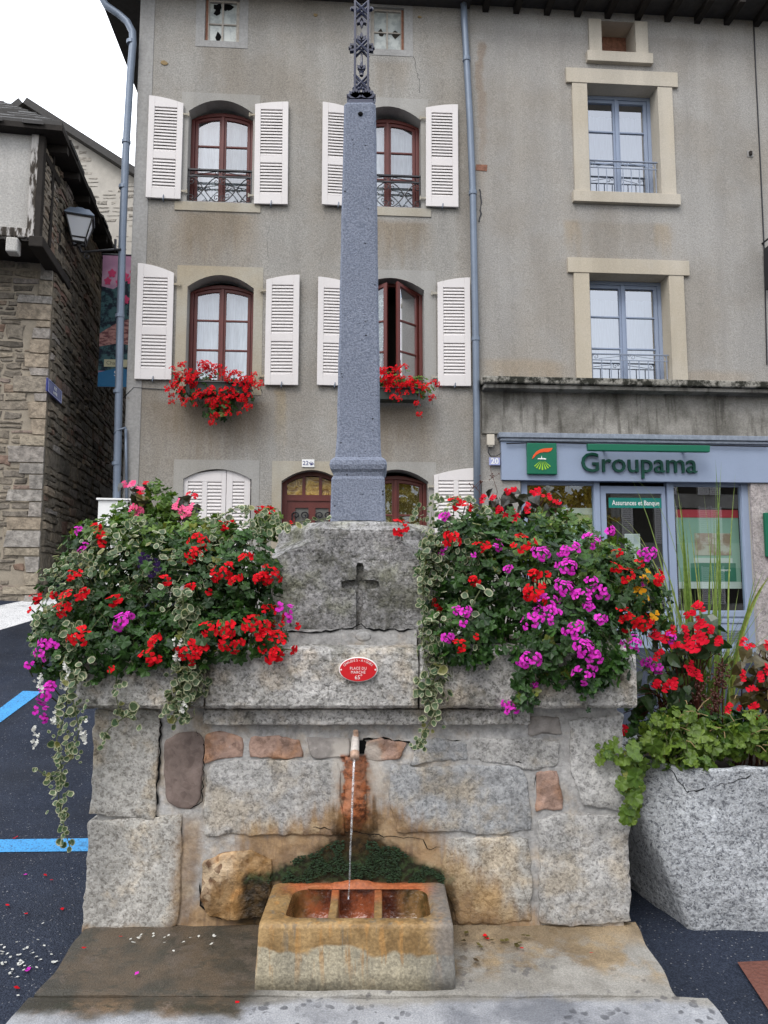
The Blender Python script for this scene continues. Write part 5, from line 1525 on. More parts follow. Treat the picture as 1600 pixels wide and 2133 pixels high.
# carved block
PX, PA, PY0, PY1 = -.133, .40, 3.52, 4.32
def octo(a0, c, z, inset=0.0, jit=.006):
    x0, x1, y0, y1 = PX-PA+inset, PX+PA-inset, PY0+inset, PY1-inset
    return [(x0+c, y0, z), (x1-c, y0, z), (x1, y0+c, z), (x1, y1-c, z), (x1-c, y1, z), (x0+c, y1, z), (x0, y1-c, z), (x0, y0+c, z)]
mb = MB()
lv = [octo(0, .015, ZL1-.01), octo(0, .015, 1.765), octo(0, .21, 1.862), octo(0, .215, 1.905), octo(0, .21, 1.945, .045), octo(0, .20, 1.962, .13)]
for i in range(len(lv)-1):
    for k in range(8):
        if i == 0 and k == 0: continue
        a, b, c, d = lv[i][k], lv[i][(k+1) % 8], lv[i+1][(k+1) % 8], lv[i+1][k]
        N = 6 if (k == 0 and i <= 1) else 3
        vs = []; 
        for r in range(N+1):
            for s in range(N*2+1):
                u, v = s/(2*N), r/N
                p = (Vector(a)*(1-u)+Vector(b)*u)*(1-v) + (Vector(d)*(1-u)+Vector(c)*u)*v
                vs.append(p + Vector((mnoise.noise(p*6), mnoise.noise(p*6+Vector((9, 0, 0))), mnoise.noise(p*6+Vector((0, 9, 0)))))*.007 + Vector((0, mnoise.noise(p*22), mnoise.noise(p*22+Vector((3, 3, 3)))))*.005)
        q = 2*N+1
        mb.add(vs, [(r*q+s, r*q+s+1, (r+1)*q+s+1, (r+1)*q+s) for r in range(N) for s in range(2*N)])
mb.add(lv[-1], [list(range(8))])
cr = [FP(*p, Y=PY0) for p in ((741, 1316), (755, 1316), (756, 1227), (792, 1225), (790, 1209), (757, 1208), (758, 1171), (742, 1171), (742, 1208), (708, 1209), (710, 1226), (742, 1228))]
o0 = lv[0][0], lv[0][1]
outer = [(lv[0][0][0]-.004, ZL1-.012), (lv[0][1][0]+.004, ZL1-.012), (lv[0][1][0]+.004, 1.768), (lv[0][0][0]-.004, 1.768)]
rr = random.Random(3); crj = resample(cr, .02, .002, rr)
mb.plate(outer, [crj], PY0+.001); 
mb.reveal(crj, PY0+.001, PY0+.030)
mb.add([(x, PY0+.030, z) for x, z in crj], [list(range(len(crj)))])
mb.build('carved_block', M['pedestal'], FN_, fix=True)
mb = MB(); a = FP(598, 1325, 3.5)[0]; b = FP(868, 1325, 3.5)[0]
n = 30; top = [(a+(b-a)*i/n, FP(700, 1312, 3.5)[1] + .008*mnoise.noise(((a+(b-a)*i/n)*9, 7, 1))) for i in range(n+1)]
mb.prism([(a, ZL1-.01), (b, ZL1-.01)] + top[::-1], 3.50, PY0+.02); mb.build('mortar_bed', M['mortar'], FN_)
crack([(590, 1314), (640, 1316), (700, 1314), (735, 1308), (750, 1298), (762, 1308), (790, 1313), (850, 1312), (868, 1308)], .004, .010, 3.496, 77)
mb = MB(); mb.ball((FP(757, 1326)[0], 3.500, FP(757, 1326)[1]), .030, 10, 8, (1.25, .18, .75)); mb.build('lime_nodule', M['mortar'], FN_, smooth=True)
# spout
sp = [P(741, 1530, 3.50), P(740, 1548, 3.44), P(739, 1566, 3.40), P(739, 1574, 3.385)]
mb = MB(); mb.tube(sp, [.017, .019, .020, .019], 10); 
mb.build('spout', M['lime_crust'], FN_, smooth=True)
mb = MB(); mb.tube([P(739, 1568, 3.396), P(739, 1580, 3.372)], [.0215, .020], 10); mb.build('spout_lip', M['copper'], FN_, smooth=True)
mb = MB(); mb.tube([P(742, 1536, 3.47), P(741, 1522, 3.462)], [.012, .012], 8); mb.build('spout_valve', M['copper'], FN_)
mb = MB(); mb.ball(P(752, 1556, 3.494), .034, 8, 6, (1.0, .2, 1.0)); mb.build('spout_hole', M['black'], FN_)
# crusted tongue under the spout
mb = MB(); n, m = 12, 34; vs = []
for j in range(m+1):
    for i in range(n+1):
        u = i/n*2-1; v = j/m; z = .865 - .38*v; wd = .040 + .022*v + .012*mnoise.noise((3.3*v, u*.6+7, 2.2))
        fd = 1 - max(0, v-.55)/.45; fd = fd*fd*(3-2*fd); wd *= .62 + .38*fd
        x = -.133 + u*wd; r = fd*((1-abs(u)**2)*(.014 + .006*v) + (.008*mnoise.noise((x*40, 1, z*36)) + .006*mnoise.noise((x*80, 1, z*80)))*(1-abs(u)**4)) - (1-fd)*.014
        vs.append((x, YF - .012 - r, z))
mb.add(vs, [(j*(n+1)+i, j*(n+1)+i+1, (j+1)*(n+1)+i+1, (j+1)*(n+1)+i) for j in range(m) for i in range(n)])
mb.build('rust_crust', M['mortar'], FN_, smooth=True)

# water
def jet():
    mb = MB(); pts = []; rs = []
    a = P(738, 1579, 3.372); b = P(727, 1868, 3.30)
    for i in range(30):
        s = i/29; p = a + (b-a)*s; p.y = a.y - .10*math.sqrt(s); p.z = a.z + (b.z-a.z)*s
        p.x += .0012*math.sin(s*17)*s; pts.append(p); rs.append(.0055 - .0022*s + .0008*math.sin(s*40))
    mb.tube(pts, rs, 8); return mb
tag(jet().build('water_jet', M['water'], smooth=True), 'thin clear jet of water falling from the spout into the basin', 'water jet')

# basin
BX0, BX1, BY0, BY1, BZ0, BZ1 = -.497, .274, 3.07, 3.497, .078, .318
BS = thing('stone_basin', 'ochre crusted stone basin with three compartments below the spout', 'basin', ((BX0+BX1)/2, (BY0+BY1)/2, BZ0))
def rrect(x0, x1, y0, y1, r, z, n=6):
    out = []
    for cx, cy, a0 in ((x1-r, y0+r, -90), (x1-r, y1-r, 0), (x0+r, y1-r, 90), (x0+r, y0+r, 180)):
        for k in range(n+1):
            a = rad(a0 + 90*k/n); out.append(Vector((cx+r*math.cos(a), cy+r*math.sin(a), z)))
    return out
def wob(l, s, am=.005):
    return [p + Vector((mnoise.noise(p*11+Vector((s, 0, 0))), mnoise.noise(p*11+Vector((0, s, 0))), .5*mnoise.noise(p*11+Vector((0, 0, s)))))*am for p in l]
IX0, IX1, IY0, IY1 = BX0+.098, BX1-.085, BY0+.062, BY1-.05
mb = MB()
flare = lambda z: .006*(BZ1-z)/.24
lps = [wob(rrect(BX0-.008, BX1+.004, BY0-.008, BY1, .012, BZ0), 3), wob(rrect(BX0-.005, BX1+.003, BY0-.006, BY1, .014, .14), 3, .006), wob(rrect(BX0-.002, BX1+.002, BY0-.004, BY1, .016, .22), 3, .006), wob(rrect(BX0, BX1, BY0, BY1, .018, BZ1-.02), 3, .006),
       wob(rrect(BX0+.004, BX1-.004, BY0+.004, BY1, .02, BZ1-.006), 3, .004), wob(rrect(BX0+.016, BX1-.016, BY0+.015, BY1-.006, .03, BZ1), 3, .004),
       wob(rrect(IX0-.012, IX1+.012, IY0-.010, IY1+.008, .075, BZ1+.002), 5, .004), wob(rrect(IX0, IX1, IY0, IY1, .07, BZ1-.012), 5, .005)]
mb.loft(lps, True, False); mb.build('body', M['basin'], BS, smooth=True)
mb = MB()
mb.loft([wob(rrect(IX0, IX1, IY0, IY1, .07, BZ1-.012), 5, .005), wob(rrect(IX0+.008, IX1-.008, IY0+.006, IY1-.006, .065, BZ1-.09), 5, .010), wob(rrect(IX0+.02, IX1-.02, IY0+.02, IY1-.02, .06, BZ1-.165), 5, .008)], False, True)
mb.build('lining', M['basin_in'], BS, smooth=True)
for px in (694, 788):
    x = P(px, 1890, 3.25).x; mb = MB()
    mb.loft([wob([Vector((x-.017, y, z)) for y, z in ((IY0-.012, BZ1-.16), (IY1+.012, BZ1-.16), (IY1+.012, BZ1-.008), ((IY0+IY1)/2, BZ1-.020), (IY0-.012, BZ1-.008))], 7, .004), wob([Vector((x+.017, y, z)) for y, z in ((IY0-.012, BZ1-.16), (IY1+.012, BZ1-.16), (IY1+.012, BZ1-.008), ((IY0+IY1)/2, BZ1-.020), (IY0-.012, BZ1-.008))], 7, .004)])
    mb.build('divider', M['basin'], BS, bevel=.006)
def pool_mat():
    t = NT('shallow rusty water')
    b = t.n('ShaderNodeBsdfGlossy', {'Color': (1, 1, 1, 1), 'Roughness': .04})
    x, y, z = t.sep()
    t.t.links.new(t.n('ShaderNodeBump', {'Height': t.math('ADD', t.noise(42, 3), t.noise(14, 2)), 'Strength': .55, 'Distance': .006}).outputs[0], b.inputs['Normal'])
    tr = t.n('ShaderNodeBsdfTransparent', {'Color': (.60, .36, .26, 1)})
    f = t.math('ADD', t.n('ShaderNodeFresnel', {'IOR': 1.33}).outputs[0], .02)
    t.t.links.new(t.n('ShaderNodeMixShader', {0: f, 1: tr.outputs[0], 2: b.outputs[0]}).outputs[0], t.out.inputs[0])
    return t.m
mb = MB(); mb.add(rrect(IX0+.004, IX1-.004, IY0+.004, IY1-.004, .066, BZ1-.135), [list(range(28))]); mb.build('water', pool_mat(), BS)
# red mineral crust over the back rim, where the jet splashes
mb = MB(); n, m = 40, 8; vs = []
for j in range(m+1):
    for i in range(n+1):
        u = i/n; x = BX0+.16 + (BX1-BX0-.24)*u; v = j/m
        h = .020*math.exp(-((x+.125)/.10)**2) + .006 + .006*mnoise.noise((x*30, 4, v*4))
        vs.append((x, BY1-.066 + .062*v, BZ1 - .006 + h*math.sin(math.pi*min(1, v*1.0))*1.1*min(1, 6*u, 6*(1-u))))
mb.add(vs, [(j*(n+1)+i, j*(n+1)+i+1, (j+1)*(n+1)+i+1, (j+1)*(n+1)+i) for j in range(m) for i in range(n)])
mb.build('mineral_crust', M['basin'], BS, smooth=True)

mb = MB(); rr = random.Random(12); cnt = 0
while cnt < 1900:
    x = rr.uniform(-.56, .30); z = rr.uniform(.31, .50); dx = abs(x + .125)
    if z + .5*dx > .545 + .03*mnoise.noise((x*9, 1, z*9)) or dx > .40 or mnoise.noise((x*14, 4, z*14)) < -.12 or (abs(x+.13) < .05 and z > .40): continue
    mb.rn = rr.random(); mb.ball((x, YF-.010-.012*max(0, mnoise.noise((x*22, 9, z*22)))-rr.uniform(0, .005), z), rr.uniform(.0018, .0045), 5, 4, (1.6, .8, .9)); cnt += 1
mb.build('moss', M['moss'], FN_, fix=False)
# apron
AP = thing('stone_apron', 'low stained stone step on which the basin stands', 'step', (-.1, 3.0, 0))
def flag(x0, x1, y0, y1, z, seed, name='slab'):
    mb = MB(); nx, ny = 60, 16; vs = []
    for j in range(ny+1):
        for i in range(nx+1):
            x = x0+(x1-x0)*i/nx; y = y0+(y1-y0)*j/ny
            e = 1 if (i in (0, nx) or j in (0, ny)) else 0
            ex = .016*mnoise.noise((seed, y*7, 0)) if i in (0, nx) else 0
            ey = .007*mnoise.noise((x*6, seed, 1)) if j in (0, ny) else 0
            vs.append((x+ex, y+ey, z - e*.006 + (.052*max(0, (y-3.06)/.44)**1.5 if seed == 1 else 0) + .007*mnoise.noise((x*3.5, y*3.5, seed)) + .003*mnoise.noise((x*13, y*13, seed))))
    idx = lambda i, j: j*(nx+1)+i
    fs = [(idx(i, j), idx(i+1, j), idx(i+1, j+1), idx(i, j+1)) for j in range(ny) for i in range(nx)]
    b = len(vs); rim = [idx(i, 0) for i in range(nx)] + [idx(nx, j) for j in range(ny)] + [idx(i, ny) for i in range(nx, 0, -1)] + [idx(0, j) for j in range(ny, 0, -1)]
    vs += [(vs[k][0], vs[k][1], -.12) for k in rim]
    m = len(rim); fs += [(rim[k], b+k, b+(k+1) % m, rim[(k+1) % m]) for k in range(m)]
    mb.add(vs, fs); mb.build(name, M['apron'], AP, smooth=False, fix=True)
flag(-1.335, 1.13, 3.034, 3.53, .080, 1); flag(-1.36, 1.24, 2.30, 3.031, .074, 2)

# red enamel plaque
def plaque():
    Y = 3.366; c = P(746.5, 1394.5, Y); rx = P(787, 1394, Y).x - c.x; rz = c.z - P(746, 1420, Y).z
    PL = thing('enamel_plaque', 'oval red enamel plaque with white lettering on the trough slab below the carved cross', 'plaque', (c.x, Y, c.z-rz))
    el = lambda k, n=40: [(c.x+rx*k*math.cos(2*math.pi*i/n), c.z+rz*k*math.sin(2*math.pi*i/n)) for i in range(n)]
    mb = MB(); mb.prism(el(1), Y-.006, Y+.02); mb.build('rim', M['white'], PL, bevel=.002)
    mb = MB(); mb.prism(el(.945), Y-.0085, Y-.004); mb.build('field', M['red'], PL)
    mb = MB()
    put_text(mb, 'PLACE DU', rz*.33, c.x, c.z+rz*.10, Y-.0095, th=0, spacing=1.15, fit=rx*.84); put_text(mb, 'MARCHÉ', rz*.33, c.x, c.z-rz*.22, Y-.0095, th=0, spacing=1.15, fit=rx*.74)
    put_text(mb, '65', rz*.46, c.x-rx*.04, c.z-rz*.64, Y-.0095, th=0); put_text(mb, '°', rz*.5, c.x+rx*.16, c.z-rz*.60, Y-.0095, th=0)
    s = 'CHAUDES-AIGUES'
    for i, ch in enumerate(s):
        t = rad(151 - (151-29)*i/(len(s)-1))
        x, z = c.x + rx*.80*math.cos(t), c.z + rz*.76*math.sin(t)*1.0
        sl = math.atan2(rz*.76*math.cos(t), -rx*.80*math.sin(t)) + math.pi
        put_text(mb, ch, rz*.29, x, z, Y-.0095, th=0, rot=sl, sx=.92)
    for sx in (-1, 1): mb.prism([(c.x+sx*rx*.88 + .004*math.cos(k*.8), c.z+.004*math.sin(k*.8)) for k in range(8)], Y-.0095, Y-.008)
    mb.build('lettering', M['white'], PL, fix=False)
plaque()

# ================================================================== obelisk and its iron cross
OX, OY = -.133, 3.92
OB = thing('stone_obelisk', 'tall tapering blue grey lava stone obelisk standing on the carved block', 'obelisk', (OX, OY, 1.955))
def sqloops(zs):
    out = []
    for z, h in zs:
        c = .012; x0, x1, y0, y1 = OX-h, OX+h, OY-h, OY+h
        out.append([(x0+c, y0, z), (x1-c, y0, z), (x1, y0+c, z), (x1, y1-c, z), (x1-c, y1, z), (x0+c, y1, z), (x0, y1-c, z), (x0, y0+c, z)])
    return out
def jig(loops, am=.004):
    return [[Vector(p) + Vector((mnoise.noise(Vector(p)*9), mnoise.noise(Vector(p)*9+Vector((7, 0, 0))), 0))*am for p in l] for l in loops]
mb = MB(); mb.loft(jig(sqloops([(1.94, .142), (2.0, .141), (2.1, .1395), (2.19, .138), (2.205, .130)]))); mb.build('base', M['lava'], OB)
mb = MB(); mb.loft(jig(sqloops([(2.2055, .128), (2.225, .132), (2.240, .143), (2.262, .147), (2.285, .143), (2.300, .130), (2.306, .122)]))); mb.build('collar', M['lava'], OB)
sh_ = [(2.3065, .121), (2.36, .1165), (2.44, .1135)]
for k in range(1, 15): sh_.append((2.44 + (4.275-2.44)*k/14, .1135 + (.0875-.1135)*k/14))
sh_.append((4.29, .080))
mb = MB(); mb.loft(jig(sqloops(sh_), .003)); mb.build('shaft', M['lava'], OB)
p = P(751, 237, OY-.092); mb = MB(); mb.ball(p, .014, 8, 6, (1, .5, .9)); mb.build('anchor_hole', M['black'], OB)

CR = thing('iron_cross', 'dark blue openwork iron cross mounted on the obelisk', 'cross', (OX, OY, 4.285))
def cp(px, py): q = P(px, py, OY); return Vector((q.x, OY, q.z))
kx = (P(753+10, 100, OY).x - P(753, 100, OY).x)/10
cxx = lambda py: 753.5
mb = MB()
b = cp(753, 196)
for s in ((-.075, .075, -.005, .012), (-.066, .066, .012, .030)): mb.box(b.x+s[0], b.x+s[1], OY+s[0], OY+s[1], 4.287+s[2]+.004, 4.287+s[3]+.004)
mb.build('foot', M['blueiron'], CR, bevel=.004)
mb = MB()
zt0 = 4.32
for sx in (-1, 1):
    x = b.x + sx*.037
    for sy in (-1, 1):
        mb.box(x-.0055, x+.0055, OY+sy*.026-.005, OY+sy*.026+.005, zt0+.07, 6.0)
    mb.box(x-.004, x+.004, OY-.03, OY+.03, zt0+.09, zt0+.10)
    mb.tube([(b.x+sx*.037 + p[0], OY, zt0+.09 + p[1]) for p in scroll((sx*.012, -.01), .030, math.pi/2, 1.1, sx)], .010, 6)
mb.build('rail', M['blueiron'], CR)
mb = MB()
def leafshape(c, d, L, wd, th=.012):
    c, d = Vector(c), Vector(d).normalized(); s = d.cross(Vector((0, 1, 0))).normalized()
    pts = [(0, .25), (.25, .75), (.5, 1), (.75, .6), (1, 0)]
    top = [c + d*L*a + s*wd*b_ for a, b_ in pts]; bot = [c + d*L*a - s*wd*b_ for a, b_ in pts[::-1][1:]]
    l = top + bot
    mb.loft([[p + Vector((0, -th, 0)) for p in l], [p + Vector((0, th, 0)) for p in l]])
for sx in (-1, 1):
    for k in range(6):                                  # acanthus bulges at the foot
        a = rad(20 + 25*k); leafshape((b.x+sx*.030, OY-.02, zt0+.02), (sx*math.cos(a)*.9, 0, math.sin(a)), .055, .013, .03)
    mb.ball((b.x+sx*.052, OY-.01, zt0+.028), .030, 8, 6, (1, 1.1, .95))
    mb.ball((b.x+sx*.011, OY-.04, zt0+.078), .011, 8, 6)
def fleur(z, up=1, s=1.0):
    for a in (-42, 0, 42): leafshape((b.x, OY-.005, z), (math.sin(rad(a)), 0, up*math.cos(rad(a))), .050*s*(1.15 if a == 0 else .9), .012*s)
    mb.box(b.x-.018*s, b.x+.018*s, OY-.012, OY+.012, z-.006, z+.006)
def cross_x(z, h=.05):
    for sx in (-1, 1):
        for sy in (-.020, .020): mb.tube([(b.x-sx*.040, OY+sy, z-h), (b.x+sx*.040, OY+sy, z+h)], .008, 6)
mb.build('ornament', M['blueiron'], CR)
z1 = lambda py: cp(753, py).z
def orn(*fs):
    global mb
    mb = MB()
    for f in fs: f()
    mb.build('ornament', M['blueiron'], CR)
orn(lambda: cross_x(z1(176), .045))
orn(lambda: (mb.tube([(b.x, OY, z1(158)), (b.x, OY, z1(112))], [.012, .005], 6), mb.ball((b.x, OY, z1(152)), .014), fleur(z1(148), 1, .8)))
def knot(py):
    cross_x(z1(py), .042)
    for sx in (-1, 1):
        for a in (-35, 0, 35): leafshape((b.x+sx*.034, OY, z1(py+1)), (sx*math.cos(rad(a)), 0, math.sin(rad(a))), .040, .011)
    fleur(z1(py-12), 1, .9)
orn(lambda: knot(100))
orn(lambda: fleur(z1(42), -1, .9))
def knot2(py):
    cross_x(z1(py), .040)
    for sx in (-1, 1): mb.ball((b.x+sx*.055, OY, z1(py-3)), .012); leafshape((b.x+sx*.03, OY, z1(py-3)), (sx, 0, 0), .03, .010)
orn(lambda: knot2(22))
mb = MB(); mb.box(b.x-.45, b.x+.45, OY-.02, OY+.02, 5.55, 5.57); mb.box(b.x-.45, b.x+.45, OY-.02, OY+.02, 5.63, 5.65); mb.build('cross_arm', M['blueiron'], CR)

# ================================================================== granite planter and small street things
GP = thing('granite_planter', 'rough hewn pale granite trough planter beside the fountain', 'planter', (1.98, 4.12, .05))
GCX, GCY, GCZ = 2.05, 4.13, .40
PLN = [((0, -1, -.05), .535), ((-1, -.1, .10), .875), ((-.91, -.258, -.321), .835), ((-.45, -.88, .12), .80), ((-.30, -.62, -.72), .80), ((0, -.62, .78), .655), ((-.65, -.30, .70), .90), ((.12, -.97, -.20), .60), ((1, 0, 0), .9), ((0, 1, 0), .53), ((.7, -.7, 0), .98), ((.7, .7, 0), .95), ((-.7, .7, 0), .93)]
PLN = [(Vector(n).normalized(), d) for n, d in PLN]
def ring_at(z, n=200, k=1.0, am=1.0):
    out = []
    for i in range(n):
        a = 2*math.pi*i/n; u = Vector((math.cos(a), math.sin(a), 0)); rr_ = 9
        for nn, d in PLN:
            q = nn.dot(u)
            if q > .05: rr_ = min(rr_, (d - nn.z*(z-GCZ))/q)
        p = Vector((GCX, GCY, z)) + u*rr_*k
        dd = .022*mnoise.noise(p*2.7) + .012*mnoise.noise(p*7) + .006*mnoise.noise(p*19)
        top = max(0, (z-.62)/.17)
        p += u*dd*am + Vector((0, 0, top*(.022*mnoise.noise((p.x*3.6, p.y*3.6, 5)) + .014*mnoise.noise((p.x*12, p.y*12, 5)))))
        out.append(p)
    return out
mb = MB(); zs = [0, .02, .05, .08] + [.11 + .035*i for i in range(19)] + [.775, .788]
mb.loft([ring_at(z) for z in zs] + [ring_at(.792, k=.97), ring_at(.785, k=.90), ring_at(.70, k=.87)], True, False)
PT_ = mb.build('trough', M['planter'], GP, smooth=True)
from mathutils.bvhtree import BVHTree
pv = [W[PT_.name] @ v.co for v in PT_.data.vertices]; PB = BVHTree.FromPolygons(pv, [tuple(f.vertices) for f in PT_.data.polygons])
def surface_crack(pix, r, seed):
    rr = random.Random(seed); pts = []
    for a, b in zip(pix, pix[1:]):
        n = max(2, int(math.hypot(b[0]-a[0], b[1]-a[1])/7))
        for k in range(n):
            h = PB.ray_cast(CAM, ray(a[0]+(b[0]-a[0])*k/n + rr.uniform(-2, 2), a[1]+(b[1]-a[1])*k/n + rr.uniform(-2, 2)).normalized())[0]
            if h: pts.append(h)
    if len(pts) > 2:
        m = MB(); m.tube(pts, [r*rr.uniform(.35, 1.3) for _ in pts], 4); m.build('crack', M['black'], GP)
surface_crack([(1392, 1600), (1405, 1612), (1412, 1628), (1432, 1648), (1452, 1648), (1475, 1640)], .004, 1)
surface_crack([(1495, 1634), (1520, 1632), (1545, 1622), (1570, 1612)], .0025, 2); surface_crack([(1466, 1603), (1468, 1622)], .002, 3)
mb = MB(); mb.loft([ring_at(.70, k=.88), ring_at(.72, k=.3)], False, True); mb.build('soil', M['soil'], GP)
def rustmat():
    t = NT('rusty cover'); return t.done(t.mix(t.noise(8, 4), (.10, .035, .025), (.17, .07, .05)), .7, .3, t.n('ShaderNodeTexVoronoi', {'Vector': t.pos, 'Scale': 55.0}).outputs['Distance'], .7, .01)
ground_patch([(1536, 2010), (1700, 2002), (1740, 2110), (1606, 2118)], 'drain_cover', rustmat(), .012, 4, 4)
# ================================================================== plants
def frame_from(nrm, up=None, roll=0.0):
    n = Vector(nrm).normalized(); r = Vector((0, 0, 1)) if abs(n.z) < .95 else Vector((0, 1, 0))
    x = r.cross(n).normalized(); y = n.cross(x)
    c, s = math.cos(roll), math.sin(roll)
    return (x*c + y*s), (y*c - x*s), n

IVY = [(0, 1.0), (20, .80), (36, .66), (55, .86), (72, .98), (90, .74), (104, .64), (122, .80), (140, .86), (158, .55), (176, .12)]
GER = [(0, .92), (12, 1.0), (24, .84), (38, .96), (52, 1.0), (66, .82), (80, .95), (96, .98), (110, .80), (126, .92), (144, .90), (160, .66), (176, .10)]
def ivy_leaf(mb, c, nrm, size, roll, rr, lobes=IVY):
    x, y, n = frame_from(nrm, roll=roll); c = Vector(c)
    pts = []
    cup = rr.uniform(-.25, .30)
    for a, r in lobes: pts.append((a, r))
    for a, r in lobes[-1:0:-1]: pts.append((-a, r))
    vs = [c + n*size*.05]
    for a, r in pts:
        q = r*size*rr.uniform(.93, 1.07); t = rad(a)
        vs.append(c + y*math.cos(t)*q + x*math.sin(t)*q + n*(cup*size*r*r*.6 + .07*size*math.cos(5*t)))
    m = len(pts)
    mb.add(vs, [(0, i+1, (i+1) % m + 1) for i in range(m)])

def round_leaf(mb, c, nrm, size, roll, rr, variegated=True):
    x, y, n = frame_from(nrm, roll=roll); c = Vector(c); m = 9
    cup = rr.uniform(.05, .45); wd = rr.uniform(.68, .95)
    inn = [rr.uniform(.62, .93) for _ in range(m)]; out = [rr.uniform(.88, 1.08) for _ in range(m)]
    def P3(k, i, sc_):
        t = 2*math.pi*i/m; q = size*k*(1 + (.05 if i % 2 else -.05)*sc_ + .04*math.sin(i*2.3+roll*5))
        yy = math.cos(t)*q; 
        return c + y*(yy + .0) + x*math.sin(t)*q*wd + n*(cup*q*k - .15*size)
    vs = [c - n*.15*size] + [P3(inn[i]*out[i], i, 1.2) for i in range(m)] + [P3(out[i], i, 1) for i in range(m)]
    mb.cur = 0
    b = len(mb.v)
    mb.v += vs
    for i in range(m):
        mb.f.append([b, b+i+1, b+(i+1) % m + 1]); mb.mi.append(0); mb.r.append(mb.rn)
    for i in range(m):
        mb.f.append([b+i+1, b+m+i+1, b+m+(i+1) % m + 1, b+(i+1) % m + 1]); mb.mi.append(1); mb.r.append(mb.rn)

def wing_leaf(mb, c, nrm, size, roll, rr):
    """pointed begonia leaf folded along its rib"""
    x, y, n = frame_from(nrm, roll=roll); c = Vector(c)
    fold = rr.uniform(.15, .4)
    mid = [(-.15, 0), (.3, 0), (.7, 0), (1.15, 0)]
    L = [(-.05, .42), (.32, .58), (.70, .36)]; Rr = [(-.12, -.30), (.28, -.46), (.68, -.26)]
    P2 = lambda a, b_: c + y*a*size + x*b_*size + n*(abs(b_)*fold*size - .22*size*a*a)
    vs = [P2(*p) for p in mid + L + Rr]
    mb.add(vs, [(0, 1, 5, 4), (1, 2, 6, 5), (2, 3, 6), (0, 7, 8, 1), (1, 8, 9, 2), (2, 9, 3)])

def petal5(mb, c, nrm, size, rr, roll=None, kinds=((90, 1.0, .34), (52, .95, .34), (-30, .98, .46), (-90, 1.05, .48), (-150, .98, .46)), throat=True):
    x, y, n = frame_from(nrm, roll=rr.uniform(-.4, .4) if roll is None else roll); c = Vector(c)
    for a, L, wd in kinds:
        a = rad(a + rr.uniform(-9, 9)); d = x*math.cos(a) + y*math.sin(a); s = n.cross(d)
        L = L*size*rr.uniform(.88, 1.1); wd = wd*size*rr.uniform(.9, 1.1); tw = rr.uniform(-.12, .12); k = rr.uniform(.05, .28)
        pt = lambda u, v: c + d*u*L + s*v*wd + n*(k*size*(u*.9) - .30*size*max(0, u-.55)**1.5 + tw*v*size)
        b = len(mb.v)
        mb.v += [pt(.04, -.10), pt(.04, .10), pt(.36, -.42), pt(.36, .42), pt(.72, -.98), pt(.72, .98), pt(.97, -.55), pt(.97, .55), pt(1.03, 0)]
        mb.rn = rr.random()
        for f, m in (((0, 1, 3, 2), 1 if throat else 0), ((2, 3, 5, 4), 0), ((4, 5, 7, 6), 0), ((6, 7, 8), 0)):
            mb.f.append([b+i for i in f]); mb.mi.append(m); mb.r.append(mb.rn)

def head_mesh(name, mats, n, fr, spread, seed, stem=True):
    """flower head facing +Z of its own frame, at real size"""
    rr = random.Random(seed); mb = MB()
    for i in range(n):
        if n == 1: d = Vector((0, 0, 1))
        else:
            t = math.acos(1 - (i+.5)/n*.78); p = i*2.39996 + rr.uniform(-.6, .6)
            d = Vector((math.sin(t)*math.cos(p), math.sin(t)*math.sin(p), math.cos(t)))
        c = Vector((d.x*1.12, d.y*.95, d.z*.62))*spread*rr.uniform(.8, 1.25) + Vector((rr.uniform(-1, 1), rr.uniform(-1, 1), rr.uniform(-.6, .6)))*fr*.45
        q = d + Vector((rr.uniform(-.5, .5), rr.uniform(-.5, .5), rr.uniform(0, .6)))
        petal5(mb, c, q, fr*rr.uniform(.88, 1.1), rr, roll=rr.uniform(-.6, .6))
        if stem: mb.cur = 2; mb.tube([c, c*.4 - Vector((0, 0, spread*.4))], .0016, 4, False); mb.cur = 0
    if stem: mb.cur = 2; mb.tube([(0, 0, -spread*.4), (.01, -.02, -spread*.4-.10)], .003, 4, False); mb.cur = 0
    return raw_mesh(name, mb, mats)

def raw_mesh(name, mb, mats):
    me = bpy.data.meshes.new(name); me.from_pydata(mb.v, [], mb.f)
    for m in mats: me.materials.append(m)
    me.polygons.foreach_set('material_index', mb.mi)
    a = me.attributes.new('rnd', 'FLOAT', 'FACE'); a.data.foreach_set('value', mb.r)
    me.update(); return me

def begonia_mesh(name, mats, n, size, seed):
    """drooping pairs of broad petals"""
    rr = random.Random(seed); mb = MB()
    for i in range(n):
        c = Vector((rr.uniform(-1, 1), rr.uniform(-1, 1), rr.uniform(-.5, .5)))*size*(.9 if n > 1 else 0)
        q = Vector((rr.uniform(-.6, .6), rr.uniform(-.6, .6), 1))
        petal5(mb, c, q, size*rr.uniform(.85, 1.15), rr, kinds=((90, 1.0, .72), (-90, 1.05, .78), (0, .72, .30), (180, .72, .30)), throat=False)
        mb.cur = 2; mb.tube([c, c*.3 - Vector((0, 0, size*1.1))], .0018, 4, False); mb.cur = 0
    return raw_mesh(name, mb, mats)

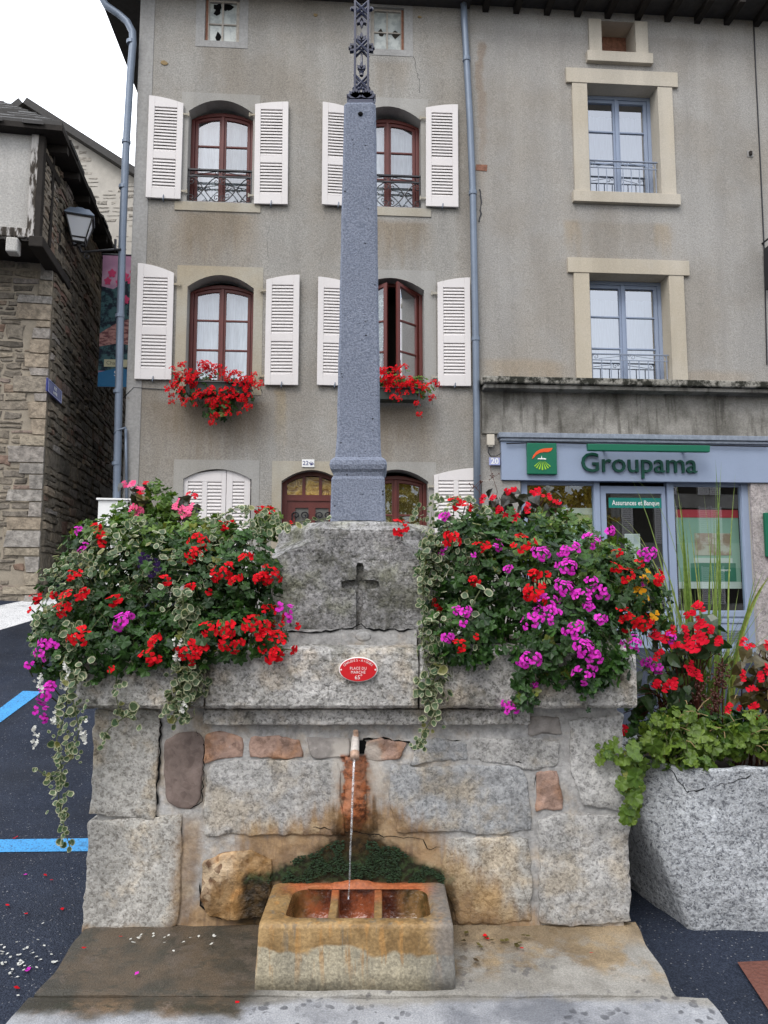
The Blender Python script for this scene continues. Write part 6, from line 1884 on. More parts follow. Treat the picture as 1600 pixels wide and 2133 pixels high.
PM = {}
FR = .0215
for key, mats in (('red', ('p_red', 'p_red2')), ('mag', ('p_mag', 'p_mag2'))):
    ms = [M[mats[0]], M[mats[1]], M['stem']]
    for cls, n, sp in ((0, 1, 0), (1, 3, .021), (2, 4, .030), (3, 7, .043), (4, 9, .052)):
        PM[key, cls] = [head_mesh('flower_head', ms, n + (v % 2 if n > 2 else 0), FR, sp, 100*cls + v + (7 if key == 'red' else 0)) for v in range(3)]
for key, mt in (('beg', 'p_beg'), ('pink', 'p_pink')):
    ms = [M[mt], M[mt], M['redstem']]
    for cls, n in ((0, 1), (1, 2), (2, 3), (3, 4), (4, 5)):
        PM[key, cls] = [begonia_mesh('flower', ms, n, .024, 300+10*cls+v) for v in range(3)]
ms = [M['p_gold'], M['p_gold'], M['stem']]
for cls in range(5): PM['gold', cls] = [head_mesh('flower_head', ms, 1, .030, 0, 900+v) for v in range(3)]

def cls_of(s): return 0 if s <= 13 else 1 if s <= 19 else 2 if s <= 28 else 3 if s <= 38 else 4
def put_head(plant, key, pos, axis, s, name='flower_head', scale=1.0):
    me = R.choice(PM[key, cls_of(s)])
    o = bpy.data.objects.new(name, me); COL.objects.link(o); o.parent = plant
    x, y, n = frame_from(axis, roll=R.uniform(-.5, .5))
    loc = W[plant.name].inverted() @ Vector(pos)
    base = {0: 12, 1: 17, 2: 24, 3: 35, 4: 44}[cls_of(s)]
    k = scale*min(1.25, max(.8, s/base))
    o.matrix_local = Matrix(((x.x*k, y.x*k, n.x*k, loc.x), (x.y*k, y.y*k, n.y*k, loc.y), (x.z*k, y.z*k, n.z*k, loc.z), (0, 0, 0, 1)))
    return o

def surf(px, py, ells, d0=3.6):
    best = d0; hit = None
    for e in ells:
        q = ((px-e[0])/e[2])**2 + ((py-e[1])/e[3])**2
        if q < 1:
            y = e[4] - e[5]*math.sqrt(1-q)
            if y < best or hit is None: best = min(best, y) if hit else y; hit = e
    return best, hit

def inside_solid(p):
    """keeps leaves out of the trough, the carved block, the wall and the planter"""
    if p.z < ZL1 - .004 and X0 - .02 < p.x < X1 + .02 and YL - .012 < p.y < 4.82 and p.z > ZL0 - .03: return YL - .02
    if p.z <= ZL0 and FX0 - .03 < p.x < FX1 + .03 and 3.465 < p.y < 4.75: return 3.45
    if PX-PA-.01 < p.x < PX+PA+.01 and PY0-.01 < p.y < PY1 and p.z < 1.95: return PY0 - .02
    return None
def fit_solid(p, rr):
    y = inside_solid(p)
    if y is not None:
        if p.y - y > .30: return None
        p = Vector((p.x, y - rr.uniform(.0, .05), p.z))
    return p

def foliage(plant, ells, n, size, kind, mats, seed, name='foliage', up=.55, jitter=.55, shell=.45, hang=False):
    rr = random.Random(seed); mb = MB()
    wts = [e[2]*e[3] for e in ells]; tot = sum(wts)
    done = 0; guard = 0
    while done < n and guard < n*4:
        guard += 1
        e = rr.choices(ells, wts)[0]
        v = Vector((rr.gauss(0, 1), rr.gauss(0, 1), rr.gauss(0, 1))).normalized()
        if v.z > .0 and rr.random() < .45: v.z = -v.z        # more of them towards the light and the front
        rad_ = (shell + (1-shell)*rr.random()**.6) * (1 + rr.choice((0, 0, 0, .10, .16))*rr.random())
        px, py, Y = e[0] + v.x*rad_*e[2], e[1] + v.y*rad_*e[3], e[4] + v.z*rad_*e[5]
        p = P(px, py, Y)
        p = fit_solid(p, rr)
        if p is None: continue
        nrm = Vector((v.x, v.z, -v.y))*.9 + Vector((0, -.25, up)) + Vector((rr.gauss(0, jitter), rr.gauss(0, jitter), rr.gauss(0, jitter)))
        s = size*rr.uniform(.5, 1.25)
        mb.rn = min(1, max(0, rr.gauss(.42, .26)))
        roll = math.pi + rr.gauss(0, .9)
        if kind == 'ivy': ivy_leaf(mb, p, nrm, s, roll, rr)
        elif kind == 'ger': ivy_leaf(mb, p, nrm, s, roll, rr, GER)
        elif kind == 'round': round_leaf(mb, p, nrm, s*.8, roll, rr)
        else: wing_leaf(mb, p, nrm, s, roll, rr)
        done += 1
    return mb.build(name, [M[m] for m in mats], plant, smooth=False, fix=False)

def stems(plant, root, ells, n, mat, seed, r=.003, name='stem', droop=.1):
    rr = random.Random(seed); mb = MB()
    for i in range(n):
        e = rr.choice(ells)
        v = Vector((rr.gauss(0, 1), rr.gauss(0, 1), -abs(rr.gauss(0, 1)))).normalized()*rr.uniform(.5, 1.0)
        q = fit_solid(P(e[0]+v.x*e[2], e[1]+v.y*e[3], e[4]+v.z*e[5]), rr)
        if q is None: continue
        a = Vector(root) + Vector((rr.uniform(-.12, .12), rr.uniform(-.05, .05), 0)); pts = []
        for k in range(7):
            s = k/6; p = a.lerp(q, s); p.z += .14*math.sin(math.pi*s)*(1 if q.z > a.z - .3 else 1.6)
            p += Vector((rr.gauss(0, .008), rr.gauss(0, .008), 0))*math.sin(math.pi*s); pts.append(p)
        mb.tube(pts, [r*(1-.5*k/6) for k in range(7)], 5, False)
    return mb.build(name, M[mat], plant, fix=False)

def trail(plant, pts, n, size, seed, rr_spread=(14, 8), depth=3.33, kind='round', mats=('var_in', 'var_rim'), stemmat='stem', name='hanging_foliage', dvar=.03):
    """a hanging shoot that follows pixel points (measured at depth)"""
    rr = random.Random(seed); mb = MB(); line = []
    for (a, b) in zip(pts, pts[1:]):
        k = max(2, int(math.hypot(a[0]-b[0], a[1]-b[1])/12))
        for s in range(k): line.append((a[0]+(b[0]-a[0])*s/k, a[1]+(b[1]-a[1])*s/k))
    line.append(pts[-1])
    L = [P(x, y, depth + dvar*math.sin(i*.5+seed)*.4) for i, (x, y) in enumerate(line)]
    L = [fit_solid(p, rr) or p for p in L]
    for i in range(n):
        t = rr.random(); q = line[min(len(line)-1, int(t*len(line)))]
        wd = 1 - .55*t
        p = P(q[0] + rr.gauss(0, rr_spread[0])*wd, q[1] + rr.gauss(0, rr_spread[1]), depth + rr.uniform(-dvar, dvar))
        p = fit_solid(p, rr)
        if p is None: continue
        mb.rn = min(1, max(0, rr.gauss(.45, .28)))
        nrm = Vector((rr.gauss(0, .55), -1, rr.gauss(.5, .5)))
        s = size*rr.uniform(.45, 1.3)*(1-.25*t)
        if kind == 'round': round_leaf(mb, p, nrm, s*.8, math.pi+rr.gauss(0, .9), rr)
        else: ivy_leaf(mb, p, nrm, s, math.pi+rr.gauss(0, .9), rr, GER if kind == 'ger' else IVY)
    o = mb.build(name, [M[m] for m in mats], plant, fix=False)
    st = MB(); st.tube(L, [.0032*(1-.5*i/len(L)) for i in range(len(L))], 5, False); st.build('stem', M[stemmat], o, fix=False)
    return o

def plant(name, label, cat, px, py, Y, group=None):
    p = P(px, py, Y); return thing(name, label, cat, p, group)

GT = 'plants in the fountain trough'
soilz = ZL1 - .03
def rootat(px, Y): 
    p = P(px, 1340, Y); return thing_loc(p)
def thing_loc(p): return Vector((p.x, p.y, soilz))
def tplant(name, label, cat, px, Y):
    q = P(px, 1300, Y); return thing(name, label, cat, (q.x, q.y, soilz), GT)

# ellipsoids (px, py, rx, ry, Y, depth)
EL = [(330, 1245, 210, 150, 3.78, .36), (180, 1270, 110, 120, 3.75, .30), (505, 1220, 95, 130, 3.72, .28), (250, 1150, 130, 75, 3.88, .28), (440, 1325, 165, 60, 3.46, .17), (235, 1350, 140, 60, 3.46, .18), (480, 1125, 105, 50, 3.95, .24)]
ER = [(1140, 1235, 215, 130, 3.78, .34), (960, 1190, 95, 120, 3.72, .28), (1290, 1235, 95, 100, 3.80, .28), (1185, 1345, 130, 90, 3.46, .19), (970, 1315, 85, 70, 3.46, .16), (1090, 1115, 150, 55, 3.92, .24)]

heads = []
def flowers(plantobj, key, lst, ells, scale=1.0, name='flower_head', lift=.035, d0=3.6):
    for (px, py, s) in lst:
        y, e = surf(px, py, ells, d0)
        p = P(px, py, y - lift)
        p = fit_solid(p, R) or p
        if e: v = Vector(((px-e[0])/e[2], -.9, -(py-e[1])/e[3]))
        else: v = Vector((0, -1, .3))
        ax = v*.55 + Vector((0, -.75, .45)) + Vector((R.gauss(0, .2), 0, R.gauss(0, .15)))
        put_head(plantobj, key, p, ax, s, name, scale)

# ---- road side half of the trough
A = tplant('ivy_geranium', 'scarlet ivy geranium sprawling over the road end of the trough', 'plant', 250, 3.75)
e = [EL[0], EL[1], EL[3], EL[5]]
foliage(A, e, 1650, .031, 'ivy', ['leaf'], 1); stems(A, A.location, e, 34, 'stem', 2)
flowers(A, 'red', [(146, 1252, 42), (74, 1248, 24), (174, 1234, 14), (238, 1254, 18), (148, 1200, 20), (168, 1328, 40), (206, 1118, 24), (202, 1096, 16), (86, 1376, 22), (96, 1328, 13), (112, 1240, 13), (64, 1268, 12), (130, 1268, 22), (216, 1132, 13), (166, 1192, 13), (296, 1412, 20), (254, 1410, 13), (226, 1392, 10), (238, 1390, 9)], EL, d0=3.7)
B = tplant('ivy_geranium', 'scarlet ivy geranium whose big heads crowd the carved block', 'plant', 480, 3.70)
e = [EL[2], EL[4], (420, 1230, 140, 120, 3.70, .30)]
foliage(B, e, 1300, .031, 'ivy', ['leaf'], 3); stems(B, B.location, e, 26, 'stem', 4)
flowers(B, 'red', [(412, 1128, 34), (404, 1160, 30), (512, 1160, 18), (460, 1194, 44), (492, 1208, 20), (562, 1200, 44), (560, 1280, 44), (528, 1302, 46), (576, 1346, 50), (552, 1322, 26), (468, 1314, 34), (432, 1308, 20), (478, 1338, 42), (324, 1334, 22), (394, 1360, 42), (422, 1356, 22), (308, 1372, 26), (332, 1370, 13), (344, 1212, 16), (438, 1232, 11), (392, 1226, 14), (404, 1218, 12), (622, 1300, 12), (596, 1296, 11), (545, 1202, 24), (418, 1142, 18), (590, 1350, 24)], EL, d0=3.62)
C_ = tplant('ivy_geranium', 'fresh green geranium clump behind the variegated leaves near the house door', 'plant', 470, 3.98)
e = [(400, 1105, 95, 40, 3.98, .2), (330, 1050, 42, 50, 4.05, .14), (560, 1092, 36, 38, 4.0, .14), (270, 1075, 46, 36, 4.02, .14)]
e = e + [(250, 1115, 110, 45, 3.84, .22), (420, 1120, 90, 35, 3.86, .2)]; foliage(C_, e, 900, .030, 'ivy', ['leaf_bright'], 5); stems(C_, C_.location, e, 16, 'stem', 6)
flowers(C_, 'red', [(540, 1064, 16), (560, 1062, 16), (464, 1096, 20), (478, 1094, 14), (603, 1088, 9)], e, d0=3.9)
D = tplant('ivy_geranium', 'magenta ivy geranium with sparse heads trailing past the trough end to the road', 'plant', 200, 3.62)
e = [(120, 1310, 60, 70, 3.62, .2), (250, 1300, 90, 60, 3.52, .12), (105, 1370, 40, 60, 3.50, .12)]
foliage(D, e, 300, .030, 'ivy', ['leaf'], 7); stems(D, D.location, e, 14, 'stem', 8)
flowers(D, 'mag', [(258, 1296, 28), (174, 1144, 20), (166, 1104, 14), (94, 1352, 36), (100, 1448, 28), (88, 1488, 22), (596, 1276, 26), (110, 1432, 18), (268, 1284, 14), (56, 1384, 12)], EL, d0=3.45)
V = tplant('variegated_trailer', 'cream edged trailing plant spilling from the road end of the trough', 'plant', 190, 3.66)
e = [(200, 1180, 110, 90, 3.66, .22), (140, 1290, 75, 110, 3.58, .2), (290, 1180, 120, 90, 3.60, .16), (390, 1200, 60, 70, 3.5, .1)]
foliage(V, e, 290, .0225, 'round', ['var_in', 'var_rim'], 9); stems(V, V.location, e, 26, 'stem', 10, .0025)
trail(V, [(150, 1300), (140, 1400), (138, 1480), (118, 1540), (128, 1600), (122, 1660), (132, 1720), (146, 1765)], 130, .0235, 31, (15, 9), 3.32)
trail(V, [(170, 1380), (150, 1450), (165, 1520), (150, 1580), (100, 1620), (75, 1600)], 60, .023, 32, (16, 9), 3.30)
trail(V, [(200, 1230), (160, 1160), (230, 1100), (300, 1085)], 44, .024, 33, (10, 8), 3.6)
trail(V, [(210, 1180), (150, 1160), (110, 1195), (90, 1200)], 34, .022, 34, (8, 8), 3.56)
trail(V, [(130, 1260), (80, 1290), (70, 1330)], 34, .022, 35, (9, 8), 3.5)
trail(V, [(285, 1480), (250, 1500), (225, 1520), (210, 1560)], 14, .026, 36, (8, 6), 3.34)
V2 = tplant('variegated_trailer', 'cream edged trailing plant hanging in a thick tress over the trough front between scarlet heads', 'plant', 390, 3.56)
e = [(385, 1270, 50, 70, 3.48, .14), (395, 1400, 46, 70, 3.38, .1), (372, 1470, 40, 44, 3.36, .06)]
foliage(V2, e, 260, .025, 'round', ['var_in', 'var_rim'], 11, shell=.2); stems(V2, V2.location, e, 10, 'stem', 12, .0025)
trail(V2, [(380, 1230), (385, 1320), (395, 1400), (375, 1470), (362, 1515)], 80, .028, 37, (20, 9), 3.33)
trail(V2, [(245, 1390), (240, 1440), (250, 1490), (285, 1500)], 20, .024, 38, (9, 8), 3.34)
V3 = tplant('variegated_trailer', 'cream edged plant arching behind the scarlet heads towards the house door', 'plant', 520, 3.92)
e = [(520, 1090, 75, 32, 3.85, .14), (470, 1120, 90, 40, 3.74, .12)]
foliage(V3, e, 170, .023, 'round', ['var_in', 'var_rim'], 13); stems(V3, V3.location, e, 12, 'stem', 14, .0025)
trail(V3, [(560, 1120), (600, 1098), (640, 1088), (690, 1078)], 16, .026, 39, (7, 5), 3.56)
trail(V3, [(440, 1090), (490, 1058), (530, 1060), (580, 1090)], 26, .028, 40, (7, 6), 3.8)
BG = tplant('pink_begonia', 'dark leaved begonia with pink flowers standing up at the road end of the trough', 'plant', 330, 4.05)
e = [(285, 1035, 34, 36, 4.0, .1), (388, 1062, 34, 38, 4.0, .1)]
foliage(BG, e, 26, .062, 'wing', ['leaf_dk'], 15, shell=.1, up=.2); stems(BG, BG.location, e + [(280, 1010, 12, 12, 4, .04), (400, 1025, 12, 10, 4, .04)], 18, 'redstem', 16, .0035)
flowers(BG, 'pink', [(268, 1008, 22), (284, 1010, 18), (296, 1018, 12), (278, 1056, 20), (292, 1064, 22), (368, 1050, 20), (374, 1064, 14), (394, 1058, 22), (388, 1070, 14)], e, d0=3.92, name='flower', scale=.95)
flowers(BG, 'beg', [(304, 1006, 12), (294, 1026, 12), (400, 1026, 14), (408, 1034, 10)], e, d0=3.92, name='flower', scale=.95)
PV = tplant('purple_verbena', 'dark purple star flowers sunk among the geranium leaves', 'plant', 310, 3.70)
PM['pur', 0] = [head_mesh('flower_head', [M['p_dkpurple'], M['p_dkpurple'], M['stem']], 1, .026, 0, 950+v) for v in range(2)]
e = [(312, 1185, 40, 35, 3.52, .08)]
foliage(PV, e, 26, .028, 'wing', ['leaf_dk'], 17)
flowers(PV, 'pur', [(298, 1160, 10), (310, 1166, 10), (306, 1178, 10), (322, 1172, 10), (330, 1184, 10), (318, 1196, 10), (290, 1176, 10)], EL, d0=3.5)
WB = tplant('white_sage', 'small white flower spikes trailing beside the trough end', 'plant', 150, 3.45)
rr = random.Random(77)
for (x, y, k) in ((372, 1350, 10), (368, 1368, 10), (140, 1400, 12), (138, 1430, 10), (84, 1426, 8), (76, 1540, 9), (72, 1525, 6), (170, 1520, 10), (176, 1535, 10), (380, 1470, 10), (112, 1500, 8), (82, 1416, 7)):
    mb = MB()
    for q in range(k):
        c = P(x+rr.gauss(0, 4), y+rr.gauss(0, 9), 3.30 + rr.uniform(-.02, .02)); mb.rn = rr.random()
        petal5(mb, c, (rr.gauss(0, .5), -1, rr.gauss(0, .5)), .009, rr, throat=False)
    mb.build('flower_spike', M['p_white'], WB, fix=False)

# ---- shop side half of the trough
A = tplant('ivy_geranium', 'scarlet ivy geranium beside the carved block under the shop house', 'plant', 960, 3.72)
e = [ER[1], ER[4], (1010, 1130, 90, 60, 3.80, .2)]
foliage(A, e, 1000, .031, 'ivy', ['leaf'], 51); stems(A, A.location, e, 24, 'stem', 52)
flowers(A, 'red', [(833, 1100, 24), (836, 1110, 12), (940, 1128, 32), (930, 1115, 14), (998, 1141, 20), (1011, 1132, 13), (1088, 1132, 40), (985, 1212, 16), (912, 1259, 18), (955, 1347, 20), (947, 1047, 20), (970, 1053, 18), (1112, 1199, 18), (1106, 1192, 11), (1114, 1235, 38), (1102, 1238, 14), (995, 1325, 9), (1136, 1195, 11)], ER, d0=3.56)
B = tplant('ivy_geranium', 'magenta ivy geranium in full bloom pouring over the shop end of the trough', 'plant', 1180, 3.72)
e = [ER[0], ER[2], ER[3], ER[5]]
foliage(B, e, 1950, .031, 'ivy', ['leaf'], 53); stems(B, B.location, e, 40, 'stem', 54)
flowers(B, 'mag', [(919, 1141, 18), (925, 1077, 16), (985, 1156, 9), (1037, 1137, 24), (1127, 1156, 40), (1186, 1149, 42), (1230, 1128, 40), (1272, 1107, 16), (1350, 1154, 32), (1182, 1184, 44), (1058, 1186, 14), (1174, 1227, 42), (1210, 1246, 44), (1247, 1235, 34), (1232, 1212, 18), (1137, 1257, 44), (1146, 1280, 34), (1109, 1295, 34), (1232, 1265, 20), (1251, 1291, 18), (1197, 1312, 36), (1212, 1351, 44), (1230, 1366, 34), (1103, 1377, 42), (1215, 1405, 40), (1060, 1469, 32), (1107, 1422, 14), (1317, 1344, 40), (932, 1330, 18), (970, 1276, 18), (953, 1269, 14), (962, 1298, 12), (1120, 1268, 20)], ER, d0=3.46, scale=.88)
flowers(B, 'red', [(1285, 1154, 14), (1279, 1184, 16), (1304, 1197, 24), (1330, 1177, 14), (1373, 1205, 26), (1296, 1280, 24), (1307, 1297, 26), (1341, 1299, 32)], ER, d0=3.56)
trail(B, [(1110, 1380), (1085, 1420), (1100, 1455), (1075, 1470)], 34, .038, 61, (16, 10), 3.33, 'ivy', ('leaf',))
trail(B, [(1230, 1400), (1235, 1430), (1215, 1455)], 26, .036, 62, (16, 10), 3.33, 'ivy', ('leaf',))
V = tplant('variegated_trailer', 'cream edged trailing plant hanging down to the moulding beside the carved block', 'plant', 905, 3.62)
e = [(925, 1085, 75, 45, 3.85, .16), (960, 1150, 70, 70, 3.62, .1), (900, 1180, 40, 80, 3.46, .06), (910, 1330, 48, 60, 3.38, .06), (905, 1415, 40, 70, 3.345, .03)]
foliage(V, e, 460, .0225, 'round', ['var_in', 'var_rim'], 55, shell=.2); stems(V, V.location, e, 20, 'stem', 56, .0025)
trail(V, [(910, 1400), (890, 1450), (905, 1490), (880, 1530), (872, 1555)], 80, .025, 63, (17, 8), 3.335)
trail(V, [(900, 1120), (885, 1170), (880, 1220), (884, 1280), (878, 1330)], 56, .022, 64, (9, 9), 3.40)
trail(V, [(1000, 1230), (960, 1300), (1010, 1370)], 30, .027, 65, (14, 10), 3.34)
trail(V, [(1010, 1060), (960, 1040), (900, 1050), (860, 1072)], 46, .025, 66, (8, 9), 3.78)
C_ = tplant('ivy_geranium', 'fresh green geranium clump behind the magenta heads', 'plant', 1130, 3.98)
e = [(1150, 1095, 90, 38, 3.98, .18), (1270, 1160, 70, 50, 3.9, .18), (1010, 1095, 60, 40, 3.9, .14)]
e = e + [(1080, 1150, 130, 40, 3.78, .2), (1240, 1200, 90, 50, 3.74, .18)]; foliage(C_, e, 800, .030, 'ivy', ['leaf_bright'], 57); stems(C_, C_.location, e, 12, 'stem', 58)
DB = tplant('dark_begonia', 'bronze leaved begonia with red flowers at the top of the planting by the shop', 'plant', 1080, 4.05)
e = [(1065, 1050, 60, 42, 4.0, .12), (1135, 1045, 36, 34, 4.0, .1)]
foliage(DB, e, 44, .060, 'wing', ['leaf_dk'], 59, shell=.1, up=.2); stems(DB, DB.location, e, 26, 'redstem', 60, .0035)
flowers(DB, 'beg', [(1062, 1023, 22), (1041, 1060, 20), (1069, 1075, 26), (1097, 1057, 16), (1114, 1025, 22), (1146, 1034, 20), (1131, 1072, 14), (1161, 1046, 13), (1004, 1038, 14), (1022, 1040, 14), (1128, 1028, 14), (1058, 1068, 16), (1041, 1072, 12)], e, d0=3.92, name='flower', scale=.95)
mb = MB(); rr = random.Random(5)
for (x, y, x2, y2) in ((1005, 1080, 1000, 1000), (1030, 1060, 1025, 988), (1150, 1120, 1162, 1050), (1165, 1130, 1158, 1060), (1180, 1140, 1185, 1070), (1012, 1040, 985, 1010)):
    a, b = P(x, y, 3.9), P(x2, y2, 3.9); mb.tube([a, a.lerp(b, .5)+Vector((rr.gauss(0, .01), 0, 0)), b], [.003, .002, .0012], 4)
    for q in range(6):
        c = b + Vector((rr.gauss(0, .018), rr.gauss(0, .01), rr.gauss(0, .018))); mb.tube([b - Vector((0, 0, .02)), c], .0012, 3); mb.ball(c, .004, 5, 4)
mb.build('spent_stalk', M['redstem'], DB, fix=False)
YB = tplant('yellow_bidens', 'golden yellow flowers on fine stems at the shop end of the trough', 'plant', 1330, 3.85)
e = [(1330, 1225, 50, 70, 3.80, .12), (1370, 1280, 40, 50, 3.8, .1)]
foliage(YB, e, 150, .024, 'wing', ['leaf'], 67); stems(YB, YB.location, e, 16, 'stem', 68, .002)
flowers(YB, 'gold', [(1318, 1222, 13), (1316, 1212, 10), (1340, 1205, 13), (1350, 1198, 12), (1338, 1228, 13), (1366, 1282, 14), (1310, 1235, 9), (1345, 1245, 9), (1334, 1252, 12)], e, d0=3.70)
flowers(YB, 'mag', [(1337, 1215, 12), (1306, 1224, 9)], e, d0=3.68)

# ---- the granite planter
GG = 'plants in the granite planter'
def gplant(name, label, cat, px, Y):
    q = P(px, 1560, Y); return thing(name, label, cat, (q.x, q.y, .72), GG)
A = gplant('red_begonia', 'tall red flowered begonia between the fountain and the ornamental grass', 'plant', 1420, 3.95)
e = [(1400, 1350, 75, 65, 3.90, .16), (1470, 1330, 60, 60, 3.92, .14), (1400, 1430, 70, 60, 3.90, .14), (1340, 1460, 50, 70, 4.0, .12)]
foliage(A, e, 120, .070, 'wing', ['leaf_beg'], 71, shell=.15, up=.3); stems(A, A.location, e, 44, 'redstem', 72, .0045)
flowers(A, 'beg', [(1446, 1264, 18), (1435, 1280, 20), (1462, 1268, 13), (1424, 1314, 36), (1458, 1297, 22), (1477, 1310, 30), (1456, 1325, 28), (1435, 1344, 28), (1458, 1344, 20), (1411, 1339, 16), (1365, 1323, 22), (1386, 1325, 18), (1500, 1334, 24), (1369, 1363, 16), (1437, 1391, 24), (1453, 1406, 20), (1364, 1423, 30), (1387, 1428, 16), (1407, 1423, 28), (1299, 1520, 13), (1345, 1298, 20), (1400, 1312, 14)], e, d0=3.78, name='flower', scale=.95)
flowers(A, 'mag', [(1347, 1381, 16), (1371, 1390, 18), (1397, 1327, 14)], e, d0=3.74)
mb = MB(); rr = random.Random(9)
for (x, y) in ((1497, 1420), (1490, 1450), (1455, 1440), (1505, 1400), (1488, 1470)):
    for q in range(46):
        c = P(x+rr.gauss(0, 9), y+rr.gauss(0, 17), 3.82+rr.uniform(-.03, .03)); mb.ball(c, rr.uniform(.004, .008), 5, 4)
    mb.tube([P(x, y-30, 3.82), P(x, 1580, 3.9)], .004, 5)
mb.build('seed_spike', M['redstem'], A, fix=False)
B = gplant('red_begonia', 'bronze leaved red begonia at the edge of the picture before the stone pillar', 'plant', 1570, 3.95)
e = [(1575, 1385, 60, 60, 3.86, .14), (1600, 1450, 70, 70, 3.90, .16), (1700, 1420, 80, 80, 3.95, .2)]
foliage(B, e, 140, .066, 'wing', ['leaf_bronze'], 73, shell=.15, up=.3); stems(B, B.location, e, 26, 'redstem', 74, .0045)
flowers(B, 'beg', [(1546, 1335, 14), (1562, 1342, 14), (1597, 1343, 14), (1597, 1394, 14), (1587, 1408, 24), (1547, 1407, 14), (1568, 1430, 16), (1516, 1474, 14), (1571, 1466, 14), (1572, 1489, 16), (1540, 1475, 9), (1612, 1410, 20), (1620, 1360, 18)], e, d0=3.74, name='flower', scale=.95)
LG = gplant('scented_geranium', 'light green lobed geranium covering the planter rim and hanging over its corner', 'plant', 1400, 3.75)
e = [(1700, 1535, 90, 50, 3.78, .2), (1840, 1540, 90, 45, 3.85, .25), (1400, 1525, 80, 55, 3.74, .14), (1490, 1545, 80, 45, 3.72, .12), (1580, 1530, 70, 50, 3.72, .12), (1375, 1560, 60, 36, 3.64, .1), (1450, 1590, 50, 20, 3.62, .06)]
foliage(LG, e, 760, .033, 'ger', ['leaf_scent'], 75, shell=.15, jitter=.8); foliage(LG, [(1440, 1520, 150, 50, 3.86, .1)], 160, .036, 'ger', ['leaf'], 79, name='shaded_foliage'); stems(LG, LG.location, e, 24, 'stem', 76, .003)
trail(LG, [(1330, 1560), (1310, 1600), (1300, 1640), (1308, 1700)], 80, .040, 77, (24, 14), 3.58, 'ger', ('leaf_scent',))
trail(LG, [(1300, 1560), (1270, 1560), (1255, 1570)], 18, .034, 78, (13, 9), 3.46, 'ger', ('leaf_scent',))
mb = MB(); rr = random.Random(13)
for i in range(26):
    x, y = rr.uniform(1380, 1600), rr.uniform(1440, 1580); a = P(x, y, 3.66+rr.uniform(-.03, .05)); d = Vector((rr.gauss(0, .06), rr.gauss(0, .03), rr.gauss(-.02, .05)))
    mb.tube([a, a+d*.5+Vector((0, 0, .01)), a+d], .0022, 4)
mb.build('dry_stalk', M['drystem'], LG, fix=False)
GR = gplant('ornamental_grass', 'tall ornamental grass with arching green blades before the shop window', 'plant', 1450, 4.10)
def blade(mb, a, mid, b, wd, rr):
    a, mid, b = Vector(a), Vector(mid), Vector(b); n = 10; L_, R_ = [], []
    side = Vector((1, rr.uniform(-.6, .6), 0)).normalized()
    for i in range(n+1):
        s = i/n; p = a*(1-s)**2 + mid*2*s*(1-s) + b*s*s; w_ = wd*(1-s**2.2)*.5 + .0006
        L_.append(p+side*w_ + Vector((0, .002, 0))); R_.append(p-side*w_)
    C = [(l+r)/2 + Vector((0, .25*(l-r).length, 0)) for l, r in zip(L_, R_)]
    mb.rn = rr.random(); m = n+1
    mb.add(L_+C+R_, [(i, i+1, m+i+1, m+i) for i in range(n)] + [(m+i, m+i+1, 2*m+i+1, 2*m+i) for i in range(n)])
mb = MB(); rr = random.Random(21)
for (x0, y0, xm, ym, x1, y1, w_) in ((1450, 1560, 1440, 1250, 1398, 1040, .016), (1455, 1560, 1450, 1230, 1405, 1010, .014), (1462, 1560, 1455, 1300, 1420, 1090, .016), (1470, 1560, 1470, 1300, 1452, 1085, .012), (1500, 1560, 1500, 1300, 1500, 965, .011), (1508, 1560, 1505, 1300, 1502, 1010, .010), (1490, 1560, 1488, 1300, 1485, 1040, .009), (1480, 1560, 1475, 1300, 1490, 1120, .010), (1510, 1540, 1530, 1280, 1620, 1170, .013), (1515, 1540, 1520, 1330, 1590, 1190, .010),
        (1445, 1560, 1420, 1200, 1310, 1020, .006), (1440, 1560, 1400, 1180, 1300, 1060, .006), (1450, 1560, 1430, 1080, 1200, 1060, .005), (1446, 1560, 1430, 1040, 1290, 1000, .005), (1440, 1560, 1390, 1150, 1230, 1075, .005), (1436, 1560, 1400, 1230, 1330, 1130, .008), (1430, 1560, 1380, 1260, 1310, 1190, .008), (1435, 1560, 1400, 1290, 1350, 1210, .009), (1442, 1560, 1420, 1270, 1370, 1140, .010), (1452, 1560, 1440, 1300, 1395, 1170, .010)):
    for k in range(2 if w_ > .007 else 1):
        j = lambda q: rr.gauss(0, q)
        blade(mb, P(x0+j(8), y0, 4.10+j(.04)), P(xm+j(10), ym+j(12), 4.08+j(.06)), P(x1+j(12), y1+j(14), 4.02+j(.12)), w_*rr.uniform(1.1, 1.8), rr)
for k in range(90):
    x0 = 1450 + rr.gauss(0, 24); a = rr.gauss(0, 1)
    blade(mb, P(x0, 1560, 4.1+rr.gauss(0, .05)), P(x0+a*28, 1380, 4.1+rr.gauss(0, .06)), P(x0+a*90, 1240+abs(a)*40+rr.uniform(-60, 60), 4.05+rr.gauss(0, .12)), rr.uniform(.007, .013), rr)
mb.build('blade', M['grass'], GR, fix=False)

